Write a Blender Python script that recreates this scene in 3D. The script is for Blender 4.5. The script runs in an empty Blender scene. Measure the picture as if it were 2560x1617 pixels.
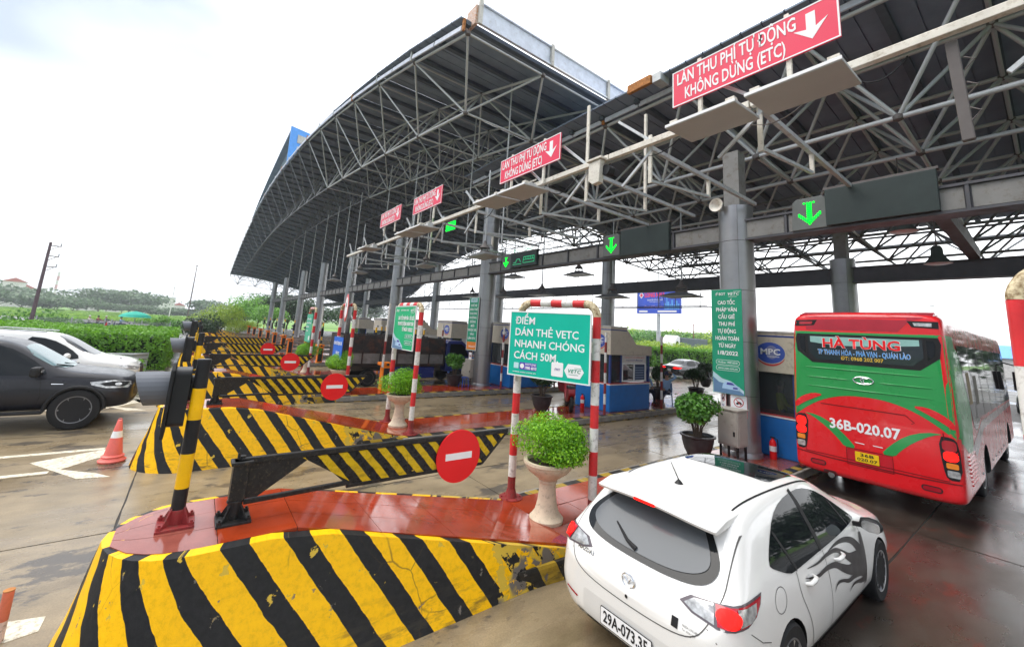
import bpy, bmesh, math, random
from math import sin, cos, pi, radians, hypot, atan2, sqrt
from mathutils import Vector, Matrix
from mathutils.bvhtree import BVHTree
from mathutils.geometry import delaunay_2d_cdt

random.seed(7)
scene = bpy.context.scene
COL = scene.collection

# ------------------------------------------------------------------ camera
EYE = Vector((0.0, 0.0, 2.8))
cam_data = bpy.data.cameras.new('camera')
cam = bpy.data.objects.new('camera', cam_data)
COL.objects.link(cam)
cam_data.sensor_width = 36.0
cam_data.lens = 14.366
cam_data.shift_y = -0.0592
cam_data.clip_start = 0.05
cam_data.clip_end = 3000.0
ROT = Matrix(((0.6042810, 0.0946762, 0.7911263),
              (0.7943876, -0.1483347, -0.5890205),
              (0.0615853, 0.9843949, -0.1648454)))
cam.matrix_world = Matrix.Translation(EYE) @ ROT.to_4x4()
scene.camera = cam

# ------------------------------------------------------------------ world and sun
SUN_EL, SUN_AZ = radians(58), radians(215)
world = bpy.data.worlds.new('World')
scene.world = world
world.use_nodes = True
wn, wl = world.node_tree.nodes, world.node_tree.links
wn.clear()
w_out = wn.new('ShaderNodeOutputWorld')
w_bg = wn.new('ShaderNodeBackground')
w_bg.inputs['Strength'].default_value = 0.1
w_sky = wn.new('ShaderNodeTexSky')
w_sky.sky_type = 'NISHITA'
w_sky.sun_disc = False
w_sky.sun_elevation = SUN_EL
w_sky.sun_rotation = SUN_AZ
w_sky.air_density = 1.6
w_sky.dust_density = 3.0
w_tc = wn.new('ShaderNodeTexCoord')
w_map = wn.new('ShaderNodeMapping')
w_map.inputs['Scale'].default_value = (1.0, 1.0, 2.2)
w_map.inputs['Rotation'].default_value = (0.2, 0.1, 0.6)
w_noise = wn.new('ShaderNodeTexNoise')
w_noise.inputs['Scale'].default_value = 1.1
w_noise.inputs['Detail'].default_value = 5.0
w_noise.inputs['Roughness'].default_value = 0.45
w_ramp = wn.new('ShaderNodeValToRGB')
w_ramp.color_ramp.elements[0].position = 0.30
w_ramp.color_ramp.elements[0].color = (2.2, 2.5, 3.05, 1)
w_ramp.color_ramp.elements[1].position = 0.60
w_ramp.color_ramp.elements[1].color = (8.2, 8.3, 8.5, 1)
w_mix = wn.new('ShaderNodeMixRGB')
w_mix.inputs['Fac'].default_value = 0.9
wl.new(w_tc.outputs['Generated'], w_map.inputs['Vector'])
wl.new(w_map.outputs['Vector'], w_noise.inputs['Vector'])
# the cloud sheet is thicker and greyer towards the open country on the left
w_sep = wn.new('ShaderNodeSeparateXYZ')
wl.new(w_tc.outputs['Generated'], w_sep.inputs[0])
w_m1 = wn.new('ShaderNodeMath'); w_m1.operation = 'MULTIPLY_ADD'
w_m1.inputs[1].default_value = 0.34; w_m1.inputs[2].default_value = 0.0
wl.new(w_sep.outputs[1], w_m1.inputs[0])
w_m2 = wn.new('ShaderNodeMath'); w_m2.operation = 'ADD'
wl.new(w_noise.outputs['Fac'], w_m2.inputs[0]); wl.new(w_m1.outputs[0], w_m2.inputs[1])
wl.new(w_m2.outputs[0], w_ramp.inputs['Fac'])
wl.new(w_sky.outputs['Color'], w_mix.inputs['Color1'])
wl.new(w_ramp.outputs['Color'], w_mix.inputs['Color2'])
wl.new(w_mix.outputs['Color'], w_bg.inputs['Color'])
wl.new(w_bg.outputs['Background'], w_out.inputs['Surface'])

sun_data = bpy.data.lights.new('sun', 'SUN')
sun_data.energy = 1.1
sun_data.angle = radians(48)
sun_data.color = (1.0, 0.96, 0.9)
sun = bpy.data.objects.new('sun', sun_data)
COL.objects.link(sun)
# towards the sun: azimuth measured like the sky texture's rotation
sdir = Vector((sin(SUN_AZ) * cos(SUN_EL), cos(SUN_AZ) * cos(SUN_EL), sin(SUN_EL)))
sun.rotation_euler = sdir.to_track_quat('Z', 'Y').to_euler()

scene.render.engine = 'CYCLES'
scene.view_settings.view_transform = 'Standard'
scene.view_settings.look = 'None'
scene.view_settings.gamma = 1.0
scene.view_settings.use_curve_mapping = False
scene.view_settings.exposure = 1.6
scene.cycles.max_bounces = 6
scene.cycles.diffuse_bounces = 3
scene.cycles.glossy_bounces = 3
scene.cycles.transparent_max_bounces = 8
scene.cycles.volume_bounces = 0

# ------------------------------------------------------------------ materials
MATS = {}


class NT:
    """small node-tree writer"""
    def __init__(self, name):
        self.m = bpy.data.materials.new(name)
        self.m.use_nodes = True
        self.n = self.m.node_tree.nodes
        self.l = self.m.node_tree.links
        self.b = self.n.get('Principled BSDF')
        self.out = self.n.get('Material Output')

    def node(self, t, **kw):
        nd = self.n.new(t)
        for k, v in kw.items():
            if k in nd.inputs:
                nd.inputs[k].default_value = v
            else:
                setattr(nd, k, v)
        return nd

    def link(self, a, b):
        self.l.new(a, b)

    def coord(self, kind='Object', scale=1.0):
        tc = self.node('ShaderNodeTexCoord')
        if scale == 1.0:
            return tc.outputs[kind]
        mp = self.node('ShaderNodeMapping')
        mp.inputs['Scale'].default_value = (scale,) * 3 if not isinstance(scale, tuple) else scale
        self.link(tc.outputs[kind], mp.inputs['Vector'])
        return mp.outputs['Vector']

    def noise(self, vec, scale=5.0, detail=4.0, rough=0.55):
        nd = self.node('ShaderNodeTexNoise', Scale=scale, Detail=detail, Roughness=rough)
        self.link(vec, nd.inputs['Vector'])
        return nd.outputs['Fac']

    def ramp(self, fac, stops):
        nd = self.node('ShaderNodeValToRGB')
        el = nd.color_ramp.elements
        while len(el) < len(stops):
            el.new(0.5)
        for e, (p, c) in zip(el, stops):
            e.position = p
            e.color = (c[0], c[1], c[2], 1) if not isinstance(c, (int, float)) else (c, c, c, 1)
        self.link(fac, nd.inputs['Fac'])
        return nd.outputs['Color']

    def mix(self, fac, a, b, mode='MIX'):
        nd = self.node('ShaderNodeMixRGB', blend_type=mode)
        for s, v in (('Fac', fac), ('Color1', a), ('Color2', b)):
            if isinstance(v, (int, float)) and s == 'Fac':
                nd.inputs[s].default_value = v
            elif isinstance(v, (tuple, list)):
                nd.inputs[s].default_value = (v[0], v[1], v[2], 1)
            elif isinstance(v, (int, float)):
                nd.inputs[s].default_value = (v, v, v, 1)
            else:
                self.link(v, nd.inputs[s])
        return nd.outputs['Color']

    def math(self, op, a, b=0.0, c=None):
        nd = self.node('ShaderNodeMath', operation=op)
        for i, v in enumerate((a, b) if c is None else (a, b, c)):
            if isinstance(v, (int, float)):
                nd.inputs[i].default_value = v
            else:
                self.link(v, nd.inputs[i])
        return nd.outputs[0]

    def bump(self, h, strength=0.2, dist=0.02):
        nd = self.node('ShaderNodeBump', Strength=strength, Distance=dist)
        self.link(h, nd.inputs['Height'])
        self.link(nd.outputs['Normal'], self.b.inputs['Normal'])


def M(name, col, rough=0.5, metal=0.0, var=0.12, scale=3.0, bump=0.0, bscale=40.0, coat=0.0,
      emit=0.0, spec=0.32, rvar=0.1, dirt=0.0, dirtcol=(0.12, 0.09, 0.06)):
    if name in MATS:
        return MATS[name]
    t = NT(name)
    b = t.b
    b.inputs['Metallic'].default_value = metal
    b.inputs['Specular IOR Level'].default_value = spec
    b.inputs['Coat Weight'].default_value = coat
    b.inputs['Coat Roughness'].default_value = 0.04
    vec = t.coord('Object')
    fac = t.noise(vec, scale, 5)
    c = t.ramp(fac, [(0.3, [x * (1 - var) for x in col]), (0.7, [min(1, x * (1 + var)) for x in col])])
    if dirt > 0:
        d = t.noise(vec, scale * 2.3, 8, 0.7)
        dm = t.ramp(d, [(0.62 - dirt * 0.25, 0.0), (0.72 - dirt * 0.1, 1.0)])
        c = t.mix(t.math('MULTIPLY', dm, min(1.0, dirt * 1.6)), c, dirtcol)
    t.link(c, b.inputs['Base Color'])
    r = t.ramp(t.noise(vec, scale * 1.7, 3), [(0.3, max(0.02, rough - rvar * rough)), (0.7, min(1, rough + rvar))])
    t.link(r, b.inputs['Roughness'])
    if bump > 0:
        t.bump(t.noise(vec, bscale, 4), bump, 0.01)
    if emit > 0:
        b.inputs['Emission Color'].default_value = (col[0], col[1], col[2], 1)
        b.inputs['Emission Strength'].default_value = emit
    MATS[name] = t.m
    return t.m


def leaf_mat(name, dark, light, transl=0.25):
    if name in MATS:
        return MATS[name]
    t = NT(name)
    g = t.node('ShaderNodeNewGeometry')
    vec = t.coord('Object')
    big = t.noise(vec, 1.6, 3)
    f = t.math('ADD', t.math('MULTIPLY', g.outputs['Random Per Island'], 0.6), t.math('MULTIPLY', big, 0.55))
    c = t.ramp(f, [(0.2, dark), (0.85, light)])
    t.link(c, t.b.inputs['Base Color'])
    t.b.inputs['Roughness'].default_value = 0.45
    tr = t.node('ShaderNodeBsdfTranslucent')
    t.link(t.mix(0.5, c, (light[0] * 1.1, light[1] * 1.2, light[2] * 0.6)), tr.inputs['Color'])
    mx = t.node('ShaderNodeMixShader')
    mx.inputs[0].default_value = transl
    t.link(t.b.outputs[0], mx.inputs[1])
    t.link(tr.outputs[0], mx.inputs[2])
    t.link(mx.outputs[0], t.out.inputs['Surface'])
    MATS[name] = t.m
    return t.m


def stripe_mat(name, period=0.43, slope=0.72, duty=0.53, wear=0.5, fade=1e6, yel=(0.92, 0.50, 0.003), blk=(0.02, 0.02, 0.021),
               base=(0.16, 0.14, 0.12), rough=0.42):
    """slanted black and yellow paint in the UV plane (u = metres along the wall, v = metres up), chipped"""
    if name in MATS:
        return MATS[name]
    t = NT(name)
    uv = t.coord('UV')
    sep = t.node('ShaderNodeSeparateXYZ')
    t.link(uv, sep.inputs[0])
    wob = t.noise(uv, 9, 3)
    s = t.math('ADD', sep.outputs[0], t.math('MULTIPLY', sep.outputs[1], slope))
    s = t.math('ADD', s, t.math('MULTIPLY', t.math('SUBTRACT', wob, 0.42), 0.025))
    s = t.math('ADD', s, 0.15)
    fr = t.math('FRACT', t.math('DIVIDE', s, period))
    mask = t.math('LESS_THAN', fr, duty)
    fine = t.noise(uv, 18, 6, 0.7)
    ycol = t.ramp(fine, [(0.25, [x * 0.72 for x in yel]), (0.5, yel), (0.8, [min(1, x * 1.12) for x in yel])])
    bcol = t.ramp(fine, [(0.3, [x * .5 for x in blk]), (0.8, [x * 1.3 for x in blk])])
    c = t.mix(mask, bcol, ycol)
    # smears of road dirt low on the wall
    streak = t.noise(t.coord('UV', (1.5, 7.0, 1.0)), 2.2, 6, 0.65)
    low = t.ramp(sep.outputs[1], [(0.05, 1.0), (0.45, 0.0)])
    dirt = t.math('MULTIPLY', t.ramp(streak, [(0.5, 0.0), (0.66, 0.75)]), low)
    c = t.mix(dirt, c, (0.045, 0.04, 0.03))
    # chips through to grey primer or to old yellow
    cn = t.noise(uv, 7.5, 7, 0.62)
    worn = t.math('MULTIPLY', t.ramp(t.math('DIVIDE', sep.outputs[0], fade), [(0.97, 0.0), (1.0, 1.0)]), 0.17)
    chip = t.ramp(t.math('ADD', cn, worn), [(0.685 - wear * 0.05, 0.0), (0.70 - wear * 0.05, 1.0)])
    cr = t.node('ShaderNodeTexVoronoi', feature='DISTANCE_TO_EDGE', Scale=1.7)
    t.link(t.mix(0.12, uv, t.noise(uv, 3, 4)), cr.inputs['Vector'])
    crack = t.ramp(cr.outputs['Distance'], [(0.0, 0.75), (0.012, 0.0)])
    c = t.mix(t.math('MULTIPLY', crack, t.ramp(t.noise(uv, 1.1, 2), [(0.5, 0.0), (0.56, 1.0)])), c, (0.05, 0.035, 0.02))
    c = t.mix(chip, c, t.mix(t.ramp(t.noise(uv, 3.0, 2), [(0.45, 0.0), (0.5, 1.0)]), base, (0.62, 0.42, 0.05)))
    t.link(c, t.b.inputs['Base Color'])
    t.b.inputs['Specular IOR Level'].default_value = 0.22
    t.b.inputs['Roughness'].default_value = rough
    t.link(t.ramp(fine, [(0.3, rough - 0.14), (0.7, rough + 0.12)]), t.b.inputs['Roughness'])
    t.bump(t.math('ADD', fine, t.math('MULTIPLY', chip, -0.6)), 0.35, 0.008)
    MATS[name] = t.m
    return t.m


def wet_mat(name, dry, wet, scale=0.6, puddle=(0.42, 0.62), rdry=0.55, rwet=0.06, bump=0.25, grain=60.0, streaky=(1, 1, 1), spec=0.5, stain_or_reflection=None):
    """a paved surface that is partly under a film of water"""
    if name in MATS:
        return MATS[name]
    t = NT(name)
    vec = t.coord('Object')
    vs = t.coord('Object', streaky)
    wn_ = t.noise(vs, scale, 7, 0.6)
    wet_f = t.ramp(wn_, [(puddle[0], 0.0), (puddle[1], 1.0)])
    fine = t.noise(vec, grain, 4, 0.7)
    mid = t.noise(vs, 3.1, 6, 0.65)
    c = t.mix(wet_f, dry, wet)
    c = t.mix(0.55, c, t.ramp(mid, [(0.25, [x * 0.55 for x in wet]), (0.75, [min(1, x * 1.25) for x in dry])]))
    c = t.mix(t.ramp(fine, [(0.35, 0.35), (0.6, 0.0)]), c, [x * 0.45 for x in wet])
    if stain_or_reflection:
        sm = t.ramp(t.noise(vs, 1.7, 8, 0.7), [(0.56, 0.0), (0.6, 0.85)])
        c = t.mix(sm, c, stain_or_reflection)
    t.link(c, t.b.inputs['Base Color'])
    r = t.mix(wet_f, rdry, rwet)
    r = t.mix(0.12, r, mid)
    t.link(r, t.b.inputs['Roughness'])
    t.b.inputs['Specular IOR Level'].default_value = spec
    inv = t.math('SUBTRACT', 1.0, wet_f)
    h = t.math('MULTIPLY', fine, inv)
    h2 = t.math('MULTIPLY', t.noise(vec, 2.5, 3), 0.35)
    t.bump(t.math('ADD', h, h2), bump, 0.006)
    MATS[name] = t.m
    return t.m


def glass_mat(name, tint=(0.02, 0.025, 0.028), rough=0.03, alpha=0.35):
    """tinted pane: mirror-like surface, partly see-through"""
    if name in MATS:
        return MATS[name]
    t = NT(name)
    t.b.inputs['Base Color'].default_value = (*tint, 1)
    t.b.inputs['Roughness'].default_value = rough
    t.b.inputs['Specular IOR Level'].default_value = 0.28
    t.b.inputs['Coat Weight'].default_value = 0.0
    t.b.inputs['Coat Roughness'].default_value = 0.02
    if alpha > 0:
        tr = t.node('ShaderNodeBsdfTransparent')
        mx = t.node('ShaderNodeMixShader')
        mx.inputs[0].default_value = alpha
        t.link(t.b.outputs[0], mx.inputs[1])
        t.link(tr.outputs[0], mx.inputs[2])
        t.link(mx.outputs[0], t.out.inputs['Surface'])
    MATS[name] = t.m
    return t.m


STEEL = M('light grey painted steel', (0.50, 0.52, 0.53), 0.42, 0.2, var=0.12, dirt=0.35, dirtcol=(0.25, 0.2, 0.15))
STEEL_SHADED = M('shaded grey steel tubes', (0.20, 0.21, 0.225), 0.5, 0.2)  # darker copy of the truss steel, roof interior shade put into its colour
BEAMPANEL = M('weathered beam web panel', (0.22, 0.215, 0.205), 0.6, dirt=0.4, scale=3)
STEEL_DARK = M('dull brown grey steel', (0.13, 0.115, 0.11), 0.55, 0.2, dirt=0.3)
CREAM = M('cream painted steel', (0.68, 0.64, 0.56), 0.45, 0.1, dirt=0.4, scale=5, dirtcol=(0.3, 0.24, 0.16))
RUST = M('orange rust', (0.42, 0.17, 0.05), 0.8, var=0.4, scale=12)
CLAD = M('brushed aluminium cladding', (0.33, 0.33, 0.335), 0.36, 0.8, var=0.08, scale=2, dirt=0.15, dirtcol=(0.2, 0.19, 0.18))
ROOFSHEET = M('dark grey roof sheet', (0.22, 0.27, 0.35), 0.6, 0.1, var=0.15, scale=1.2)
PURLIN = M('dark purlin steel', (0.09, 0.11, 0.14), 0.6)
FASCIA = M('pale blue white fascia', (0.62, 0.66, 0.76), 0.4, dirt=0.3, scale=4, dirtcol=(0.4, 0.36, 0.36))
BEAMBOX = M('mauve grey box beam steel', (0.09, 0.09, 0.10), 0.5, 0.2, dirt=0.25)
PANEL_W = M('weathered white beam panel', (0.52, 0.50, 0.46), 0.55, dirt=0.4, scale=3)
BLACK_PL = M('black plastic', (0.014, 0.015, 0.017), 0.42)
GREY_PL = M('grey visor plastic', (0.12, 0.13, 0.15), 0.45)
BLACK_STEEL = M('black painted steel', (0.022, 0.022, 0.022), 0.38, 0.3, var=0.3, scale=14, dirt=0.35, bump=0.15)
YEL = M('yellow post paint', (0.9, 0.50, 0.005), 0.3, var=0.08, scale=9, dirt=0.12)
BLK = M('black post paint', (0.016, 0.016, 0.018), 0.35, var=0.3, scale=9)
RED = M('red pipe paint', (0.62, 0.03, 0.035), 0.3, var=0.15, scale=6, dirt=0.2)
WHITE = M('chipped white pipe paint', (0.72, 0.70, 0.66), 0.4, var=0.08, scale=6, dirt=0.42, dirtcol=(0.16, 0.12, 0.09))
REDDARK = M('dull red base paint', (0.26, 0.03, 0.03), 0.4, var=0.25, scale=10, dirt=0.4)
ELBOW = M('peeling cream elbow paint', (0.68, 0.58, 0.38), 0.55, var=0.2, scale=9, dirt=0.8, dirtcol=(0.16, 0.09, 0.03))
ORANGE = M('orange barrier paint', (0.85, 0.22, 0.01), 0.35, var=0.1)
SIGN_RED = M('pinkish red sign face', (0.78, 0.045, 0.10), 0.35, var=0.04, scale=2)
SIGN_WHITE = M('white sign lettering', (0.85, 0.85, 0.85), 0.4, var=0.02)
SIGN_TEAL = M('teal green sign face', (0.0, 0.47, 0.33), 0.4, var=0.04)
SIGN_GREEN = M('deep green banner', (0.015, 0.29, 0.16), 0.4, var=0.06)
SIGN_BLUE = M('bright blue sign face', (0.02, 0.14, 0.62), 0.4, var=0.05)
NAVY = M('navy print', (0.06, 0.05, 0.28), 0.5, var=0.03)
NOENTRY = M('bright red disc', (0.8, 0.012, 0.015), 0.35, var=0.04)
LED = M('green light emitting diodes', (0.0, 0.85, 0.03), 0.6, spec=0.1, emit=0.9, var=0.0)
LED_DIM = M('dim green diodes', (0.03, 0.45, 0.2), 0.4, emit=0.25, var=0.0)
RUBBER = M('black rubber', (0.018, 0.018, 0.019), 0.75, bump=0.2, bscale=60)
CHROME = M('chrome trim', (0.75, 0.76, 0.78), 0.12, 1.0, var=0.02)
ALLOY = M('silver alloy', (0.55, 0.56, 0.58), 0.28, 0.85, var=0.05)
DARKALLOY = M('black alloy', (0.20, 0.20, 0.21), 0.35, 0.7)
CONCRETE = M('rough grey concrete', (0.27, 0.25, 0.22), 0.7, var=0.25, scale=5, bump=0.4, bscale=30, dirt=0.3)
STONEPOT = M('cream cast stone', (0.62, 0.52, 0.38), 0.65, var=0.14, scale=8, bump=0.25, bscale=50, dirt=0.35, dirtcol=(0.16, 0.12, 0.08))
POTBLACK = M('dark glazed pot', (0.035, 0.033, 0.035), 0.35, var=0.3, scale=6, bump=0.1)
SOIL = M('dark soil', (0.05, 0.035, 0.022), 0.95, bump=0.6, bscale=30)
TRUNK = M('brown bark', (0.10, 0.07, 0.05), 0.9, bump=0.4, bscale=25)
BARK = TRUNK
LEAF_BRIGHT = leaf_mat('bright yellow green leaves', (0.05, 0.19, 0.008), (0.30, 0.62, 0.02), 0.35)
LEAF_MID = leaf_mat('mid green leaves', (0.02, 0.09, 0.012), (0.11, 0.30, 0.03), 0.25)
LEAF_DARK = leaf_mat('dark green leaves', (0.006, 0.022, 0.008), (0.03, 0.085, 0.02), 0.15)
LEAF_HEDGE = leaf_mat('hedge leaves', (0.04, 0.15, 0.012), (0.22, 0.48, 0.04), 0.3)
LEAF_LIME = leaf_mat('lime leaves', (0.09, 0.22, 0.02), (0.42, 0.56, 0.05), 0.3)
LEAF_FAR = leaf_mat('distant tree leaves', (0.03, 0.075, 0.03), (0.09, 0.17, 0.06), 0.2)
GLASS = glass_mat('clear booth glass', (0.05, 0.06, 0.065), 0.03, 0.55)
GLASS_TINT = glass_mat('tinted vehicle glass', (0.008, 0.010, 0.012), 0.03, 0.12)
GLASS_DARK = glass_mat('dark vehicle glass', (0.008, 0.010, 0.012), 0.03, 0.0)
STRIPE = stripe_mat('black and yellow bumper paint', fade=4.1, wear=0.95, duty=0.55)
STRIPE_KERB = stripe_mat('worn kerb paint', 0.62, 0.6, 0.42, wear=1.5, yel=(0.40, 0.26, 0.03), blk=(0.035, 0.033, 0.03))
STRIPE_GATE = stripe_mat('black and yellow gate paint', 0.20, 0.9, 0.45, wear=0.0, yel=(0.62, 0.42, 0.01), blk=(0.02, 0.02, 0.022), rough=0.3)
ROAD_WET = wet_mat('wet tan concrete', (0.34, 0.265, 0.165), (0.18, 0.135, 0.078), 0.35, (0.40, 0.60), 0.5, 0.09, 0.3, 55, (1.0, 0.45, 1), stain_or_reflection=(0.07, 0.06, 0.05))
GRANITE = wet_mat('wet red granite', (0.42, 0.055, 0.014), (0.34, 0.040, 0.009), 0.9, (0.25, 0.5), 0.10, 0.02, 0.04, 160, spec=0.8)
GRANITE2 = wet_mat('wet paler red granite', (0.38, 0.12, 0.09), (0.27, 0.07, 0.05), 0.9, (0.3, 0.55), 0.18, 0.04, 0.06, 160, spec=0.6)
MARK = M('worn white road paint', (0.68, 0.63, 0.50), 0.5, var=0.12, scale=7, dirt=0.55, dirtcol=(0.2, 0.16, 0.11))
ROCK = M('river stone facing', (0.20, 0.17, 0.13), 0.55, var=0.45, scale=3, bump=0.4, bscale=20)


ROAD_DARK = wet_mat('wet oil stained and shade tinted concrete', (0.085, 0.07, 0.056), (0.034, 0.026, 0.021), 0.5, (0.36, 0.58), 0.42, 0.07, 0.3, 50, (1.0, 0.5, 1), stain_or_reflection=(0.10, 0.035, 0.025))  # oil dirt, plus canopy shade and red coach reflection put into the colour


# ------------------------------------------------------------------ mesh builder
class MB:
    def __init__(self):
        self.v, self.f, self.m, self.uv = [], [], [], {}

    def add(self, vs, fs, mat=0, uvs=None):
        o = len(self.v)
        self.v += [tuple(p) for p in vs]
        for i, f in enumerate(fs):
            if uvs is not None:
                self.uv[len(self.f)] = uvs[i]
            self.f.append(tuple(o + j for j in f))
            self.m.append(mat)
        return self

    def box(self, c, s, mat=0, rot=None):
        hx, hy, hz = s[0] / 2, s[1] / 2, s[2] / 2
        vs = [Vector((x, y, z)) for x in (-hx, hx) for y in (-hy, hy) for z in (-hz, hz)]
        if rot is not None:
            vs = [rot @ p for p in vs]
        vs = [p + Vector(c) for p in vs]
        return self.add(vs, [(0, 1, 3, 2), (4, 6, 7, 5), (0, 4, 5, 1), (2, 3, 7, 6), (0, 2, 6, 4), (1, 5, 7, 3)], mat)

    def bb(self, x0, x1, y0, y1, z0, z1, mat=0):
        return self.box(((x0 + x1) / 2, (y0 + y1) / 2, (z0 + z1) / 2), (x1 - x0, y1 - y0, z1 - z0), mat)

    def beam(self, p, q, w, h, mat=0):
        """rectangular bar from p to q"""
        p, q = Vector(p), Vector(q)
        d = q - p
        up = Vector((0, 0, 1)) if abs(d.normalized().z) < 0.98 else Vector((0, 1, 0))
        a = d.normalized().cross(up).normalized() * w / 2
        b = a.cross(d).normalized() * h / 2
        vs = [p - a - b, p + a - b, p + a + b, p - a + b, q - a - b, q + a - b, q + a + b, q - a + b]
        return self.add(vs, [(0, 3, 2, 1), (4, 5, 6, 7), (0, 1, 5, 4), (1, 2, 6, 5), (2, 3, 7, 6), (3, 0, 4, 7)], mat)

    def cyl(self, p, q, r0, r1=None, n=10, mat=0, cap=True):
        r1 = r0 if r1 is None else r1
        p, q = Vector(p), Vector(q)
        d = (q - p).normalized()
        up = Vector((0, 0, 1)) if abs(d.z) < 0.9 else Vector((1, 0, 0))
        a = d.cross(up).normalized()
        b = d.cross(a)
        vs = []
        for c, r in ((p, r0), (q, r1)):
            vs += [c + (a * cos(2 * pi * i / n) + b * sin(2 * pi * i / n)) * r for i in range(n)]
        fs = [(i, (i + 1) % n, n + (i + 1) % n, n + i) for i in range(n)]
        if cap:
            fs += [tuple(range(n - 1, -1, -1)), tuple(range(n, 2 * n))]
        return self.add(vs, fs, mat)

    def tube(self, pts, r, n=8, mat=0, cap=True):
        pts = [Vector(p) for p in pts]
        rs = r if isinstance(r, (list, tuple)) else [r] * len(pts)
        vs, fs = [], []
        prev = None
        for i, p in enumerate(pts):
            d = (pts[min(i + 1, len(pts) - 1)] - pts[max(i - 1, 0)]).normalized()
            if prev is None:
                up = Vector((0, 0, 1)) if abs(d.z) < 0.9 else Vector((1, 0, 0))
                a = d.cross(up).normalized()
            else:
                a = (prev - d * prev.dot(d)).normalized()
            prev = a
            b = d.cross(a)
            vs += [p + (a * cos(2 * pi * k / n) + b * sin(2 * pi * k / n)) * rs[i] for k in range(n)]
        for i in range(len(pts) - 1):
            for k in range(n):
                k2 = (k + 1) % n
                fs.append((i * n + k, i * n + k2, (i + 1) * n + k2, (i + 1) * n + k))
        if cap:
            m = (len(pts) - 1) * n
            fs += [tuple(range(n - 1, -1, -1)), tuple(range(m, m + n))]
        return self.add(vs, fs, mat)

    def lathe(self, prof, c=(0, 0, 0), n=24, mat=0):
        vs, fs = [], []
        for r, z in prof:
            vs += [(c[0] + r * cos(2 * pi * k / n), c[1] + r * sin(2 * pi * k / n), c[2] + z) for k in range(n)]
        for i in range(len(prof) - 1):
            for k in range(n):
                k2 = (k + 1) % n
                fs.append((i * n + k, i * n + k2, (i + 1) * n + k2, (i + 1) * n + k))
        if prof[0][0] > 1e-4:
            fs.append(tuple(range(n - 1, -1, -1)))
        if prof[-1][0] > 1e-4:
            m = (len(prof) - 1) * n
            fs.append(tuple(range(m, m + n)))
        return self.add(vs, fs, mat)

    def prism(self, poly, fn, d0, d1, mat=0):
        """poly of 2-D points, fn(a, b, d) -> 3-D; extruded from d0 to d1"""
        n = len(poly)
        vs = [fn(a, b, d0) for a, b in poly] + [fn(a, b, d1) for a, b in poly]
        fs = [tuple(range(n - 1, -1, -1)), tuple(range(n, 2 * n))]
        fs += [(i, (i + 1) % n, n + (i + 1) % n, n + i) for i in range(n)]
        return self.add(vs, fs, mat)

    def build(self, name, mats, parent=None, smooth=False, bevel=0.0, fix=True, loc=None):
        me = bpy.data.meshes.new(name)
        me.from_pydata(self.v, [], self.f)
        if not isinstance(mats, (list, tuple)):
            mats = [mats]
        for m in mats:
            me.materials.append(m)
        if len(mats) > 1:
            me.polygons.foreach_set('material_index', self.m)
        if self.uv:
            ul = me.uv_layers.new(name='UVMap')
            for p in me.polygons:
                u = self.uv.get(p.index)
                if u:
                    for li, c in zip(p.loop_indices, u):
                        ul.data[li].uv = c
        me.update()
        if fix and not self.uv:
            bm = bmesh.new()
            bm.from_mesh(me)
            bmesh.ops.recalc_face_normals(bm, faces=bm.faces)
            bm.to_mesh(me)
            bm.free()
        o = bpy.data.objects.new(name, me)
        COL.objects.link(o)
        if parent is not None:
            o.parent = parent
        if loc is not None:
            o.location = loc
        if smooth:
            auto_smooth(me, smooth if smooth is not True else 40)
        if bevel > 0:
            bv = o.modifiers.new('bevel', 'BEVEL')
            bv.width = bevel
            bv.segments = 2
            bv.limit_method = 'ANGLE'
            bv.angle_limit = radians(40)
        return o


def auto_smooth(me, deg=40):
    bm = bmesh.new()
    bm.from_mesh(me)
    for f in bm.faces:
        f.smooth = True
    lim = radians(deg)
    for e in bm.edges:
        if len(e.link_faces) == 2:
            if e.calc_face_angle(0) > lim:
                e.smooth = False
    bm.to_mesh(me)
    bm.free()


def tag(o, label=None, cat=None, group=None, kind=None):
    if label:
        o['label'] = label
    if cat:
        o['category'] = cat
    if group:
        o['group'] = group
    if kind:
        o['kind'] = kind
    return o


def thing(name, label, cat, loc=(0, 0, 0), rz=0.0, group=None):
    o = bpy.data.objects.new(name, None)
    o.empty_display_size = 0.2
    COL.objects.link(o)
    o.location = loc
    o.rotation_euler = (0, 0, rz)
    return tag(o, label, cat, group)


def copy_tree(o, parent=None):
    c = o.copy()
    COL.objects.link(c)
    if parent is not None:
        c.parent = parent
    for ch in list(o.children):
        copy_tree(ch, c)
    return c


def dup(o, loc, rz=None, label=None, group=None):
    c = copy_tree(o)
    c.location = loc
    if rz is not None:
        c.rotation_euler = (0, 0, rz)
    if label:
        c['label'] = label
    if group:
        c['group'] = group
    return c


def struct(name, mb, mats, **kw):
    o = mb.build(name, mats, **kw)
    o['kind'] = 'structure'
    return o


_unit_tube = {}


def member(name, p, q, r, mat, parent, n=8):
    """a straight tube as an object of its own that shares one unit mesh with its like"""
    key = (name, mat.name, n)
    if key not in _unit_tube:
        m = MB()
        m.cyl((0, 0, 0), (0, 0, 1), 1, 1, n, cap=False)
        me = bpy.data.meshes.new(name)
        me.from_pydata(m.v, [], m.f)
        me.materials.append(mat)
        for pl in me.polygons:
            pl.use_smooth = True
        _unit_tube[key] = me
    o = bpy.data.objects.new(name, _unit_tube[key])
    COL.objects.link(o)
    p, q = Vector(p), Vector(q)
    d = q - p
    o.parent = parent
    o.matrix_basis = Matrix.Translation(p) @ d.to_track_quat('Z', 'Y').to_matrix().to_4x4() @ Matrix.Diagonal((r, r, d.length, 1))
    return o


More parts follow.
